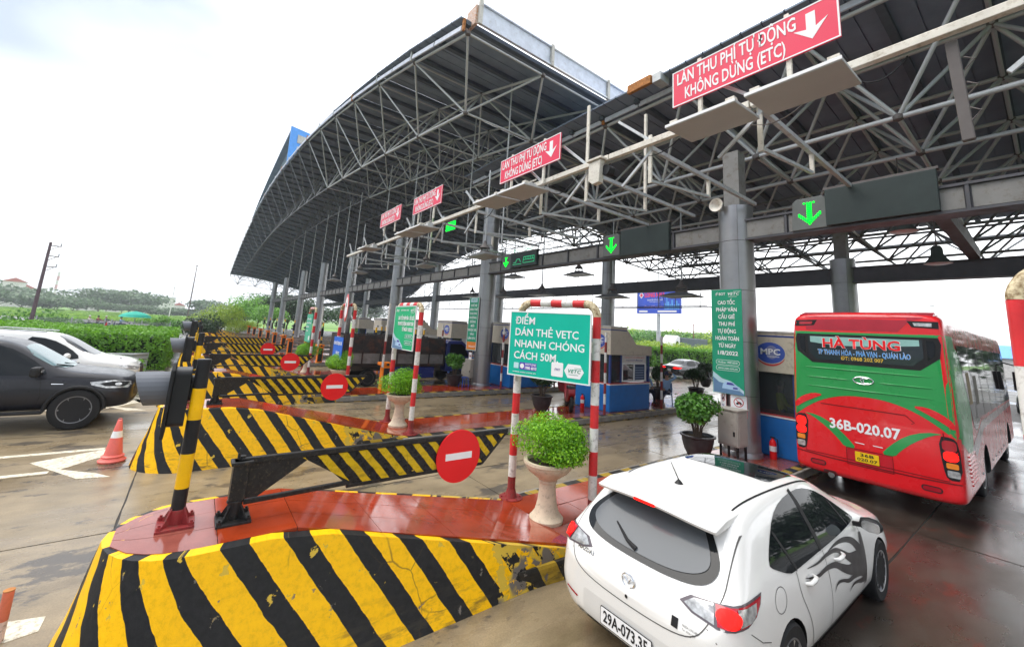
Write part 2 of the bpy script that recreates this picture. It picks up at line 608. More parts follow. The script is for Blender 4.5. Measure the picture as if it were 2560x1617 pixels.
# ------------------------------------------------------------------ lettering
def text_mesh(name, txt, size, mat, bold=0.0, align='CENTER', sx=1.0, depth=0.0015, spacing=1.0, shear=0.0):
    cu = bpy.data.curves.new(name, 'FONT')
    cu.body = txt
    cu.size = size
    cu.align_x = align
    cu.align_y = 'CENTER'
    cu.offset = bold * size
    cu.extrude = depth
    cu.space_character = spacing
    cu.shear = shear
    cu.resolution_u = 2
    tmp = bpy.data.objects.new('tmp', cu)
    COL.objects.link(tmp)
    dg = bpy.context.evaluated_depsgraph_get()
    dg.update()
    me = bpy.data.meshes.new_from_object(tmp.evaluated_get(dg))
    bpy.data.objects.remove(tmp)
    bpy.data.curves.remove(cu)
    me.name = name
    me.materials.clear()
    me.materials.append(mat)
    if sx != 1.0:
        me.transform(Matrix.Diagonal((sx, 1, 1, 1)))
    return me


def frame(origin, right, up):
    """matrix whose x runs along right, y along up, z out of the face"""
    r = Vector(right).normalized()
    u = Vector(up).normalized()
    n = r.cross(u)
    m = Matrix((r, u, n)).transposed().to_4x4()
    m.translation = Vector(origin)
    return m


def text(name, txt, size, mat, parent, fr, at, w=None, **kw):
    """flat lettering at (a, b) on the plane fr; w fits it to a width"""
    me = text_mesh(name, txt, size, mat, **kw)
    if w:
        xs = [v.co.x for v in me.vertices]
        if xs:
            ww = max(xs) - min(xs)
            me.transform(Matrix.Diagonal((w / ww, 1, 1, 1)))
    o = bpy.data.objects.new(name, me)
    COL.objects.link(o)
    o.parent = parent
    o.matrix_basis = fr @ Matrix.Translation((at[0], at[1], 0.004))
    return o


def plate(name, poly, mat, parent, fr, z=0.0, th=0.003):
    """flat shape of a given outline lying on plane fr"""
    m = MB()
    m.prism(poly, lambda a, b, d: fr @ Vector((a, b, d)), z, z + th)
    return m.build(name, mat, parent)


def rect(cx, cy, w, h):
    return [(cx - w / 2, cy - h / 2), (cx + w / 2, cy - h / 2), (cx + w / 2, cy + h / 2), (cx - w / 2, cy + h / 2)]


def disc(cx, cy, r, n=28, ry=None):
    return [(cx + r * cos(2 * pi * i / n), cy + (ry or r) * sin(2 * pi * i / n)) for i in range(n)]


def rrect(cx, cy, w, h, r, n=5):
    pts = []
    for sx, sy, a0 in ((1, -1, -90), (1, 1, 0), (-1, 1, 90), (-1, -1, 180)):
        for i in range(n + 1):
            a = radians(a0 + 90 * i / n)
            pts.append((cx + sx * (w / 2 - r) + r * cos(a), cy + sy * (h / 2 - r) + r * sin(a)))
    return pts


# ------------------------------------------------------------------ foliage
def leaf_cloud(rx, ry, rz, n, size, seed, lumps=7, flat=0.0, shell=0.55, cut=None, aspect=2.0):
    """leaf-sized folded faces through an uneven crown made of lumps"""
    rnd = random.Random(seed)
    L = []
    for i in range(lumps):
        a = rnd.uniform(0, 2 * pi)
        u = rnd.uniform(-0.7, 0.9)
        k = sqrt(max(0, 1 - u * u)) * rnd.uniform(0.4, 0.68)
        L.append((Vector((cos(a) * k * rx, sin(a) * k * ry, u * 0.55 * rz)), rnd.uniform(0.38, 0.6)))
    L.append((Vector((0, 0, 0)), 0.72))
    vs, fs = [], []
    for i in range(n):
        c, k = L[rnd.randrange(len(L))]
        d = Vector((rnd.gauss(0, 1), rnd.gauss(0, 1), rnd.gauss(0, 1))).normalized()
        rr = k * (shell + (1 - shell) * rnd.random() ** 0.5) * rnd.uniform(0.9, 1.12)
        if rnd.random() < 0.07:
            rr *= rnd.uniform(1.05, 1.28)
        p = c + Vector((d.x * rx * rr, d.y * ry * rr, d.z * rz * rr))
        if cut is not None and p.z < cut:
            p.z = cut + rnd.random() * 0.1 * rz
        nrm = (d + Vector((rnd.gauss(0, .6), rnd.gauss(0, .6), rnd.gauss(0, .6) + 0.5))).normalized()
        t = nrm.cross(Vector((rnd.gauss(0, 1), rnd.gauss(0, 1), rnd.gauss(0, 1)))).normalized()
        b = nrm.cross(t)
        s = size * rnd.uniform(0.6, 1.3)
        o = len(vs)
        vs += [p - t * s * 0.5, p + b * s * 0.5 / aspect * 1.1 + nrm * s * 0.08, p + t * s * 0.5, p - b * s * 0.5 / aspect * 1.1 + nrm * s * 0.08]
        fs += [(o, o + 1, o + 2), (o, o + 2, o + 3)]
    return vs, fs


def foliage(name, mat, parent, rx, ry, rz, n, size, seed, loc=(0, 0, 0), **kw):
    vs, fs = leaf_cloud(rx, ry, rz, n, size, seed, **kw)
    me = bpy.data.meshes.new(name)
    me.from_pydata([tuple(v) for v in vs], [], fs)
    me.materials.append(mat)
    o = bpy.data.objects.new(name, me)
    COL.objects.link(o)
    o.parent = parent
    o.location = loc
    return o
# ================================================================== SETTING: ground, plaza, markings
GRASS_G = M('short meadow green', (0.13, 0.26, 0.04), 0.9, var=0.45, scale=0.05, bump=0.5, bscale=2.0)
g = MB()
N = 40
xs = [-2400 + 4800 * (i / N) for i in range(N + 1)]
vs, fs = [], []
rg = random.Random(3)
for i, x in enumerate(xs):
    for j in range(N + 1):
        y = -1200 + 3600 * j / N
        vs.append((x, y, -1.2))
for i in range(N):
    for j in range(N):
        a = i * (N + 1) + j
        fs.append((a, a + N + 1, a + N + 2, a + 1))
g.add(vs, fs)
struct('ground', g, GRASS_G)

ASPH = wet_mat('wet grey asphalt', (0.12, 0.115, 0.105), (0.07, 0.065, 0.06), 0.2, (0.42, 0.6), 0.55, 0.12, 0.2, 50)
g = MB()
g.bb(-112, 30, -9.0, 75, -1.0, -0.012)
g.bb(-112, 30, -140, -9.0, -1.0, -0.012)
g.bb(-68, 30, 75, 400, -1.0, -0.012)
struct('highway', g, ASPH)
# concrete plaza of cast slabs: every slab an object of its own
plaza = MB().bb(-30, 6, -8.2, 45, -0.6, -0.008).build('plaza', M('dark joint filler', (0.03, 0.027, 0.024), 0.6))
plaza['kind'] = 'structure'
rs = random.Random(5)
xe = [-27.8, -24.9, -21.9, -19.0, -16.1, -13.2, -10.3, -7.45, -4.6, -1.7, 1.4]
ye = [-7.0, -0.46, 4.6, 9.7, 14.8, 19.9, 25.0, 32.0]
for i in range(len(xe) - 1):
    for j in range(len(ye) - 1):
        gap = 0.012
        m = MB()
        x0, x1, y0, y1 = xe[i] + gap, xe[i + 1] - gap, ye[j] + gap, ye[j + 1] - gap
        # slightly ragged joint edges
        top = []
        for (ax, ay, bx, by) in ((x0, y0, x1, y0), (x1, y0, x1, y1), (x1, y1, x0, y1), (x0, y1, x0, y0)):
            for k in range(8):
                t = k / 8
                top.append((ax + (bx - ax) * t + rs.uniform(-.007, .007), ay + (by - ay) * t + rs.uniform(-.007, .007)))
        m.prism(top, lambda a, b, d: (a, b, d), -0.3, rs.uniform(-0.001, 0.001))
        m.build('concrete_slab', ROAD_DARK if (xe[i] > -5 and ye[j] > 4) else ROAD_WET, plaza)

# painted lines in front of the island noses
def paint(name, poly, z=0.0045, mat=MARK, parent=None, kind='structure'):
    m = MB()
    m.prism(poly, lambda a, b, d: (a, b, d), z - 0.0035, z)
    o = m.build(name, mat, parent)
    if kind:
        o['kind'] = kind
    return o


def nose_marking(xc):
    # chevron ahead of a nose and the two edge lines that open towards the traffic
    paint('road_marking', [(xc - 0.62, -1.98), (xc - 1.15, -1.05), (xc - 0.72, -0.78), (xc - 0.5, -1.15), (xc - 0.02, -1.5), (xc + 0.42, -1.0), (xc + 0.72, -0.78), (xc + 0.62, -1.2)][::-1])
    paint('road_marking', [(xc - 1.26, -1.1), (xc - 1.26, -8.5), (xc - 1.12, -8.5), (xc - 1.12, -1.1)])
    paint('road_marking', [(xc + 0.0, -1.62), (xc + 0.0, -8.5), (xc + 0.14, -8.5), (xc + 0.14, -1.62)])


nose_marking(-10.5)
nose_marking(-16.3)
paint('road_marking', [(-5.86, -1.0), (-5.62, -1.02), (-5.52, -0.88), (-5.56, -0.70), (-5.78, -0.70)])
for y0 in (-1.6, -2.4):
    paint('road_marking', [(-18.6, y0), (-16.9, y0 + 0.55), (-16.9, y0 + 0.75), (-18.6, y0 + 0.2)])
for k in range(10):
    y0 = 34 + 9 * k
    paint('road_marking', [(-17, y0), (-16.85, y0), (-16.85, y0 + 4), (-17, y0 + 4)], z=-0.006)

# ================================================================== ISLANDS
XI = [-4.65, -10.4] + [-10.4 - 5.87 * k for k in range(1, 11)]      # island centres, from the camera outwards


def ramp_z(y):
    if y < 0.95:
        return 1.0
    if y < 4.2:
        return 1.0 - 0.79 * (y - 0.95) / 3.25
    return 0.21


def nose_outline(hw, y_front, y_end, n=14):
    """plan outline of the crash block, from the back left round the front to the back right"""
    pts = [(-hw, y_end)]
    k = 8
    for i in range(1, k):
        pts.append((-hw, y_end + (y_front + hw - y_end) * i / k))
    for i in range(n + 1):
        a = pi + pi * i / n
        pts.append((hw * cos(a), y_front + hw + hw * sin(a)))
    for i in range(1, k + 1):
        pts.append((hw, y_front + hw + (y_end - y_front - hw) * i / k))
    return pts


def crash_block(parent):
    b = nose_outline(0.87, -0.62, 4.2)
    t = nose_outline(0.58, -0.34, 4.2)
    m = MB()
    s = 0
    vs, fs, uvs = [], [], []
    S = [0]
    for i in range(1, len(b)):
        S.append(S[-1] + hypot(b[i][0] - b[i - 1][0], b[i][1] - b[i - 1][1]))
    rows = 6
    for i in range(len(b)):
        for r in range(rows + 1):
            f = r / rows
            z = ramp_z(t[i][1]) * f
            ff = f if f < 0.85 else 0.85 + (f - 0.85) * 0.4 + 0.09 * (f - .85) / .15
            taper = min(1.0, max(0.0, (4.2 - t[i][1]) / 3.0))
            tx = b[i][0] + (t[i][0] - b[i][0]) * taper
            ty = t[i][1]
            x = b[i][0] + (tx - b[i][0]) * (ff ** 0.9)
            y = b[i][1] + (ty - b[i][1]) * (ff ** 0.9)
            bulge = rb.uniform(-0.008, 0.008)
            vs.append((x + bulge, y + bulge, z))
    half = S[-1] / 2
    R1 = rows + 1
    for i in range(len(b) - 1):
        for r in range(rows):
            a, c = i * R1 + r, (i + 1) * R1 + r
            fs.append((a, c, c + 1, a + 1))
            u0, u1 = abs(S[i] - half), abs(S[i + 1] - half)
            uvs.append([(u0, vs[a][2]), (u1, vs[c][2]), (u1, vs[c + 1][2]), (u0, vs[a + 1][2])])
    m.add(vs, fs, 0, uvs)
    # rounded rim and flat painted lip
    tops = [vs[i * R1 + rows] for i in range(len(b))]
    cx = lambda p, k: (p[0] * k, (p[1] - 1.0) * (1 - (1 - k) * 0.3) + 1.0 + (0.07 if p[1] < 0 else 0), p[2] + 0.012)
    inner = [cx(p, 0.86) for p in tops]
    o = len(m.v)
    m.v += tops + inner
    n = len(tops)
    for i in range(n - 1):
        m.uv[len(m.f)] = [(abs(S[i] - half), tops[i][2]), (abs(S[i + 1] - half), tops[i + 1][2]), (abs(S[i + 1] - half), tops[i + 1][2]), (abs(S[i] - half), tops[i][2])]
        m.f.append((o + i, o + i + 1, o + n + i + 1, o + n + i))
        m.m.append(0)
    ob = m.build('crash_block', STRIPE, parent, smooth=50)
    return inner


rb = random.Random(11)


def make_island(detail):
    root = thing('traffic_island', 'x', 'traffic island')
    inner = crash_block(root)
    # tiled granite top: level nose, ramp, then the flat island
    gr = MB()
    gr.bb(-1.0, 1.0, 4.2, 24.5, 0.03, 0.185)
    gr.build('island_bed', CONCRETE, root)
    fill = MB()
    fill.prism([(-0.55, 0.1), (0.55, 0.1), (0.8, 4.25), (-0.8, 4.25)], lambda a, b, d: (a, b, ramp_z(b) - 0.02 - 0.2 * d), 0, 1)
    fill.build('ramp_core', CONCRETE, root)
    # kerbs: striped stone on both sides of the flat part
    for sx in (-1, 1):
        m = MB()
        y0, y1, n = 3.2, 24.5, 26
        vs, fs, uvs = [], [], []
        prof = [(0.98, 0.0), (0.95, 0.17), (0.93, 0.2), (0.76, 0.205)]
        for i in range(n + 1):
            y = y0 + (y1 - y0) * i / n
            k = min(1, max(0, (y - 3.2) / 1.4))
            for a, z in prof:
                xx = a if a > 0.8 else a
                xx = 0.80 + (xx - 0.80) * k if a > 0.8 else a * (0.96 + 0.04 * k)
                vs.append((sx * (xx + (0.035 if k < 1 and a > .8 else 0)) + rb.uniform(-.006, .006), y, z + rb.uniform(-.004, .004) * (z > 0)))
        for i in range(n):
            for r in range(3):
                a, c = i * 4 + r, (i + 1) * 4 + r
                q = (a, c, c + 1, a + 1) if sx > 0 else (a + 1, c + 1, c, a)
                fs.append(q)
                L = [0, 0.17, 0.2, 0.2]
                uvs.append([(vs[j][1], L[j % 4]) for j in q])
        m.add(vs, fs, 0, uvs)
        m.build('kerb', STRIPE_KERB, root)
    # granite slabs
    rt = random.Random(21)
    cols = [(-0.78, -0.27), (-0.26, 0.25), (0.26, 0.78)] if detail else [(-0.78, 0.78)]
    step = 0.82 if detail else 3.4
    # nose slabs follow the ramp
    rows = [(-0.28, 0.38), (0.385, 0.95), (0.955, 1.7), (1.705, 2.5), (2.505, 3.3), (3.305, 4.2)]

    def half_w(y):
        if y < 0.25:
            return max(0.12, 0.5 * sqrt(max(0.0, 1 - ((0.25 - y) / 0.56) ** 2)))
        return min(0.5 + 0.26 * max(0, (y - 1.2)) / 3.0, 0.77)
    for (a, b2) in rows:
        for ci in range(3 if detail else 1):
            m = MB()
            n = 6
            up, lo = [], []
            for i in range(n + 1):
                y = a + (b2 - a) * i / n
                w = half_w(y)
                f0, f1 = (ci / 3, (ci + 1) / 3) if detail else (0, 1)
                e = 0.003
                up.append((-w + 2 * w * f0 + e, y, ramp_z(y) + 0.012))
                lo.append((-w + 2 * w * f1 - e, y, ramp_z(y) + 0.012))
            tilt = rt.uniform(-0.0025, 0.0025)
            vs = [(x, y, z + tilt * (y - a)) for x, y, z in up + lo]
            vs += [(x, y, z - 0.03) for x, y, z in vs]
            k = n + 1
            fs = [(i, i + 1, k + i + 1, k + i) for i in range(n)]
            fs += [(i + 2 * k, k + i + 2 * k, k + i + 1 + 2 * k, i + 1 + 2 * k) for i in range(n)]
            fs += [(i, i + 2 * k, i + 1 + 2 * k, i + 1) for i in range(n)]
            fs += [(k + i, k + i + 1, k + i + 1 + 2 * k, k + i + 2 * k) for i in range(n)]
            fs += [(0, k, 3 * k, 2 * k), (n, n + 2 * k, k + n + 2 * k, k + n)]
            m.add(vs, fs)
            m.build('granite_slab', GRANITE2 if (a < 0.3 and ci >= 0) else GRANITE, root)
    y = 4.21
    end = 15.5 if detail else 24.0
    slab_me = {}
    while y < end:
        for (a, b2) in cols:
            key = (round(b2 - a, 2), step)
            w = b2 - a - 0.006
            if key not in slab_me:
                mm = MB().bb(-w / 2, w / 2, 0, step - 0.006, 0, 0.022)
                tmp = mm.build('granite_slab', GRANITE2 if (rt.random() < 0.5) else GRANITE, root)
                slab_me[key] = tmp.data
            else:
                tmp = bpy.data.objects.new('granite_slab', slab_me[key])
                COL.objects.link(tmp)
                tmp.parent = root
            tmp.location = ((a + b2) / 2, y, 0.186 + rt.uniform(0, 0.003))
            tmp.rotation_euler = (rt.uniform(-.002, .002), rt.uniform(-.003, .003), 0)
        y += step
    if detail and end < 24:
        MB().bb(-0.78, 0.78, y, 24.3, 0.186, 0.208).build('granite_slab', GRANITE2, root)
    return root


isl = make_island(True)
isl.location = (XI[0], 0, 0)
isl['label'] = 'nearest traffic island, its striped crash nose and wet red granite ramp filling the lower left'
isl['group'] = 'traffic islands between the toll lanes'
B_ = dup(isl, (XI[1], 0, 0), 0, 'second traffic island, its chipped striped nose beside the pink traffic cone', isl['group'])
isl_far = make_island(False)
lbl = ['third traffic island, standing between the signal posts and the light truck',
       'fourth traffic island, just beyond the light truck lane',
       'fifth traffic island, carrying the nearest orange barrier machine',
       'sixth traffic island, counted outward from the striped nose in the lower left corner',
       'seventh traffic island, counted outward from the striped nose in the lower left corner',
       'eighth traffic island, counted outward from the striped nose in the lower left corner',
       'ninth traffic island, counted outward from the striped nose in the lower left corner',
       'tenth traffic island, counted outward from the striped nose in the lower left corner',
       'eleventh traffic island, last but one before the far guardrail',
       'outermost traffic island, nearest the far guardrail']
for k in range(2, 12):
    if k == 2:
        isl_far.location = (XI[2], 0, 0)
        isl_far['label'] = lbl[0]
        isl_far['group'] = isl['group']
    else:
        dup(isl_far, (XI[k], 0, 0), 0, lbl[k - 2], isl['group'])

# river-stone facing on the side of the second island
stones = MB()
rr = random.Random(8)
wallp = bpy.data.objects.get('traffic_island.001')
for i in range(16):
    yy = 3.75 + i * 0.33
    for j in range(1):
        r = rr.uniform(0.07, 0.1)
        m = MB()
        vs_, n = [], 9
        m.lathe([(0.001, -r), (r * .7, -r * .7), (r, 0), (r * .7, r * .7), (0.001, r)], n=8)
        m.v = [(0.965 + p[0] * 0.25, yy + p[1] * rr.uniform(1.2, 1.9), 0.095 + p[2] * 0.95) for p in m.v]
        m.build('stone', ROCK, B_, smooth=70)

# ================================================================== NOSE POSTS, SWING GATES, SIGNALS
def striped_segments(m, p0, p1, r, bands, n=16):
    """post made of painted bands: list of (length share, material index)"""
    p0, p1 = Vector(p0), Vector(p1)
    t = 0
    for i, (f, mi) in enumerate(bands):
        a, b = p0.lerp(p1, t), p0.lerp(p1, min(1, t + f))
        m.cyl(a, b, r, r, n, mi, cap=True)
        t += f
    return m


def flange(parent, c, r=0.055, mat=REDDARK, name='base_flange'):
    m = MB()
    x, y, z = c
    m.bb(x - 0.13, x + 0.13, y - 0.13, y + 0.13, z, z + 0.02)
    m.cyl((x, y, z + 0.02), (x, y, z + 0.13), r * 1.12, r * 1.12, 14)
    for k in range(4):
        a = pi / 4 + k * pi / 2
        m.prism([(r * 1.05, 0.02), (0.135, 0.02), (r * 1.05, 0.15)], lambda p, q, d, a=a: (x + p * cos(a) - d * sin(a), y + p * sin(a) + d * cos(a), z + q), -0.006, 0.006)
    m.build(name, mat, parent, bevel=0.003)
    for k in range(4):
        a = k * pi / 2
        b = MB()
        bx, by = x + 0.105 * (cos(a) - sin(a)), y + 0.105 * (sin(a) + cos(a))
        b.cyl((bx, by, z + 0.02), (bx, by, z + 0.045), 0.02, 0.02, 6)
        b.cyl((bx, by, z + 0.045), (bx, by, z + 0.06), 0.01, 0.01, 8)
        b.build('bolt', mat, parent)


G_POST = 'black and yellow posts on the island noses'


def make_post():
    root = thing('striped_post', 'x', 'post', group=G_POST)
    m = MB()
    h = 1.36
    bands = [(0.20, 1), (0.21, 0), (0.21, 1), (0.20, 0), (0.18, 1)]
    striped_segments(m, (0, 0, 0.03), (0, 0, h), 0.052, bands)
    m.build('pole', [YEL, BLK], root, smooth=60)
    flange(root, (0, 0, 0))
    p = MB()
    p.cyl((0, 0, h), (0, 0, h + 0.012), 0.055, 0.05, 16)
    p.build('cap', BLACK_STEEL, root)
    return root


PZ = 1.012
post = make_post()
post.location = (-4.67, 0.1, PZ)
post['label'] = 'nearest black and yellow post, bolted to the red granite nose in the lower left'
plabels = ['second black and yellow post, standing on the chipped nose behind the nearest one',
           'third black and yellow post in line behind the nearest one',
           'fourth black and yellow post in line, half hidden by the ones before it',
           'fifth and farthest black and yellow nose post in the line of posts']
for k in range(1, 5):
    dup(post, (XI[k] - 0.02, 0.1, PZ), 0, plabels[k - 1])

G_SIG = 'traffic signals on the nose posts'


def make_signal():
    root = thing('traffic_signal', 'x', 'traffic signal', group=G_SIG)
    # looks towards -y, the oncoming traffic; origin at the housing centre
    b = MB()
    b.prism([(-.21, -.46), (.21, -.46), (.25, -.2), (.25, .2), (.19, .27), (-.19, .27), (-.25, .2), (-.25, -.2)], lambda a, c, d: (a, d, c), -0.03, 0.0)
    b.build('backplate', BLACK_PL, root, bevel=.006)
    b = MB()
    b.prism(rrect(0, -.08, 0.36, 0.56, 0.05), lambda a, c, d: (a, d, c), 0.0, 0.13)
    b.prism(rrect(0, 0, 0.24, 0.24, 0.04), lambda a, c, d: (a, d, c), 0.13, 0.17)
    b.build('housing', BLACK_PL, root, bevel=0.006)
    v = MB()
    n, R = 24, 0.165
    for i in range(n):
        a0, a1 = 2 * pi * i / n - pi / 2, 2 * pi * (i + 1) / n - pi / 2
        # visor: full tube cut back at the lower side
        def L(a):
            return -0.29 + 0.10 * (1 - sin(a)) / 2
        q = [(R * cos(a0), -0.03, R * sin(a0)), (R * cos(a1), -0.03, R * sin(a1)), (R * cos(a1), L(a1), R * sin(a1)), (R * cos(a0), L(a0), R * sin(a0))]
        q2 = [(x * 0.97, y, z * 0.97) for x, y, z in q]
        v.add(q + q2, [(0, 1, 2, 3), (7, 6, 5, 4), (3, 2, 6, 7)])
    v.build('visor', GREY_PL, root, smooth=50)
    l = MB()
    l.lathe([(0.001, 0.02), (0.09, 0.012), (0.15, 0.0)], n=20)
    l.v = [(x, -0.04 - z, y) for x, y, z in l.v]
    l.build('lens', M('unlit red lens', (0.12, 0.01, 0.01), 0.2), root, smooth=True)
    k = MB()
    k.beam((0.02, 0.08, 0.17), (0.06, 0.2, 0.2), 0.03, 0.012)
    k.beam((0.02, 0.1, -0.15), (0.06, 0.2, -0.14), 0.03, 0.012)
    k.build('bracket', YEL, root)
    c = MB()
    c.tube([(0.0, 0.16, -0.1), (0.0, 0.24, -0.22), (0.03, 0.26, -0.3), (0.05, 0.2, -0.34), (0.06, 0.17, -0.28)], 0.012, 8)
    c.build('cable', PANEL_W, root, smooth=True)
    return root


sig = make_signal()
sig.location = (-4.80, -0.09, 2.12)
sig.scale = (.86, .92, .86)
sig['label'] = 'nearest grey hooded traffic signal, left of the nearest striped post'
for k, t in ((1, 'second grey hooded traffic signal, on the post behind the nearest'), (2, 'third, smallest grey hooded traffic signal, above the second'), ):
    dup(sig, (XI[k] - 0.14, -0.12, 2.12 + (0.0 if k == 1 else 0.22)), 0, t)

G_GATE = 'swing gates with no-entry discs on the island noses'


def make_gate():
    root = thing('swing_gate', 'x', 'barrier gate', group=G_GATE)
    # origin at the foot of the gate post; leaf runs along +y, its face to +x; z = 0 at the granite
    flange(root, (0, 0, 0), 0.05, BLACK_STEEL)
    m = MB()
    m.cyl((0, 0, 0.02), (0, 0, 0.16), 0.055, 0.055, 14)
    m.cyl((0, 0, 0.15), (0, 0, 0.175), 0.068, 0.068, 14)
    m.bb(-0.06, 0.06, -0.06, 0.06, 0.175, 0.5)
    m.bb(-0.075, 0.075, -0.08, 0.09, 0.47, 0.5)
    m.build('gate_post', BLACK_STEEL, root, bevel=0.006)
    m = MB()
    zt, zb = 0.49, 0.10
    m.beam((0, 0, zt), (0, 2.98, zt), 0.05, 0.05)
    m.beam((0, 0.06, zb + 0.04), (0, 0.95, zb + 0.06), 0.04, 0.04)
    m.prism([(0.05, zt), (0.62, zt - 0.01), (0.16, zb + 0.07), (0.05, zb + 0.07)], lambda a, b, d: (d, a, b), -0.012, 0.012)
    m.beam((0, 0.62, zt - 0.02), (0, 1.0, zb + 0.04), 0.03, 0.05)
    m.beam((0, 0.95, zb + 0.03), (0, 2.6, zb + 0.03), 0.035, 0.035)
    m.beam((0, 2.6, zb + 0.03), (0, 2.98, zt), 0.035, 0.035)
    m.build('gate_frame', BLACK_STEEL, root, bevel=0.004)
    m = MB()
    poly = [(0.50, zt - 0.03), (2.93, zt - 0.03), (2.60, zb + 0.05), (1.02, zb + 0.05)]
    for x, sgn in ((0.016, 1), (-0.016, -1)):
        vs = [(x, a, b) for a, b in poly]
        idx = (0, 3, 2, 1) if sgn > 0 else (0, 1, 2, 3)
        m.add(vs, [idx], 0, [[(poly[i][0], poly[i][1]) for i in idx]])
    m.build('striped_board', STRIPE_GATE, root)
    d = MB()
    d.prism(disc(2.24, 0.27, 0.30, 40), lambda a, b, t: (t, a, b), 0.03, 0.042)
    d.build('no_entry_disc', NOENTRY, root)
    d = MB()
    d.prism(rect(2.24, 0.27, 0.36, 0.075), lambda a, b, t: (t, a, b), 0.042, 0.046)
    d.build('white_bar', SIGN_WHITE, root)
    d = MB()
    d.cyl((0.03, -0.03, 0.52), (0.03, -0.03, 0.57), 0.012, 0.012, 8)
    d.tube([(0.03 + 0.02 * cos(a), -0.03, 0.59 + 0.02 * sin(a)) for a in [i * pi / 5 for i in range(11)]], 0.005, 6)
    d.cyl((-0.02, 0.0, 0.5), (-0.02, 0.0, 0.53), 0.03, 0.03, 12)
    d.build('lifting_eye', BLACK_STEEL, root)
    return root


gate = make_gate()
gate.location = (-4.55, 0.5, PZ)
gate['label'] = 'nearest striped swing gate with the largest red no-entry disc'
gl = ['second striped swing gate, its no-entry disc right of the wet granite ramp top',
      'third striped swing gate, its no-entry disc before the light truck',
      'fourth striped swing gate, carrying the smallest no-entry disc',
      'farthest striped swing gate without a readable disc']
for k in range(1, 5):
    gt_ = dup(gate, (XI[k] + 0.1, 0.5, PZ), 0, gl[k - 1])
    if k == 4:
        for ch in list(gt_.children):
            if ch.name.startswith(('no_entry', 'white_bar')):
                bpy.data.objects.remove(ch)

# ================================================================== RED AND WHITE PIPE FRAMES
G_FR = 'red and white pipe frames on the islands'


def pipe_frame(p_left, p_right, z0, h, r, label, nb=7, base=0.0, top_bands=5, group=G_FR):
    """two banded posts, elbows and a banded cross pipe"""
    root = thing('pipe_frame', label, 'pipe frame', (p_left[0], p_left[1], z0), 0, group)
    o = Vector((p_left[0], p_left[1], 0))
    er = 0.2
    q = Vector((p_right[0] - p_left[0], p_right[1] - p_left[1], 0))
    u = q.normalized()
    for a in (Vector((0, 0, 0)), q):
        m = MB()
        hh = h - er
        n = nb
        for i in range(n):
            z_0, z_1 = hh * i / n, hh * (i + 1) / n
            mi = 2 if i == 0 else (0 if i % 2 == 0 else 1)
            m.cyl(a + Vector((0, 0, z_0)), a + Vector((0, 0, z_1)), r, r, 16, mi)
        m.build('post', [RED, WHITE, REDDARK], root, smooth=60)
        f = MB()
        f.cyl(a, a + Vector((0, 0, 0.14)), r * 1.7, r * 1.05, 16)
        for k in range(6):
            an = k * pi / 3
            f.cyl(a + Vector((cos(an) * r * 2.4, sin(an) * r * 2.4, 0)), a + Vector((cos(an) * r * 2.4, sin(an) * r * 2.4, 0.03)), 0.016, 0.016, 6)
        f.cyl(a, a + Vector((0, 0, 0.015)), r * 3.0, r * 3.0, 18)
        f.build('base_flange', REDDARK, root)
    for a, s in ((Vector((0, 0, 0)), 1), (q, -1)):
        m = MB()
        pts = []
        for i in range(9):
            t = pi / 2 * i / 8
            pts.append(a + u * s * er * (1 - cos(t)) + Vector((0, 0, h - er + er * sin(t))))
        m.tube(pts, r * 1.02, 16)
        m.build('elbow', ELBOW, root, smooth=60)
    m = MB()
    a, b = u * er + Vector((0, 0, h)), q - u * er + Vector((0, 0, h))
    for i in range(top_bands):
        m.cyl(a.lerp(b, i / top_bands), a.lerp(b, (i + 1) / top_bands), r, r, 16, 0 if i % 2 == 0 else 1)
    m.build('crossbar', [RED, WHITE], root, smooth=60)
    return root


FZ = 0.208
fA = pipe_frame((-5.49, 4.35), (-4.22, 4.82), FZ, 3.08, 0.062, 'large peeling red and white pipe frame holding the teal sign', 9)
fB = pipe_frame((-11.14, 4.43), (-9.68, 4.46), FZ, 3.12, 0.062, 'red and white pipe frame holding the green banner beside the light truck', 9, top_bands=5)
fC = pipe_frame((-16.98, 4.45), (-15.75, 4.60), FZ, 3.2, 0.062, 'red and white pipe frame with the round height limit sign and blue board', 9)
fD = pipe_frame((-22.8, 4.45), (-21.7, 4.5), FZ, 3.1, 0.062, 'farthest red and white pipe frame, with the small faded green sign', 9)
fR = pipe_frame((-0.13, 4.3), (1.2, 4.5), FZ, 3.2, 0.066, 'red and white pipe frame cut off by the right edge', 7)


def logo_bars(parent, fr, x, y, s, mat, txt='VETC'):
    text('lettering', txt, s, mat, parent, fr, (x, y), bold=0.02, shear=0.25, spacing=1.15, sx=1.1)
    plate('logo_line', [(x + s * 0.1, y + s * 0.62), (x + s * 1.9, y + s * 0.62), (x + s * 1.9, y + s * 0.70), (x + s * 0.1, y + s * 0.70)], mat, parent, fr, 0.003, 0.002)
    plate('logo_line', [(x - s * 1.2, y - s * 0.72), (x + s * 1.0, y - s * 0.72), (x + s * 1.0, y - s * 0.64), (x - s * 1.2, y - s * 0.64)], mat, parent, fr, 0.003, 0.002)


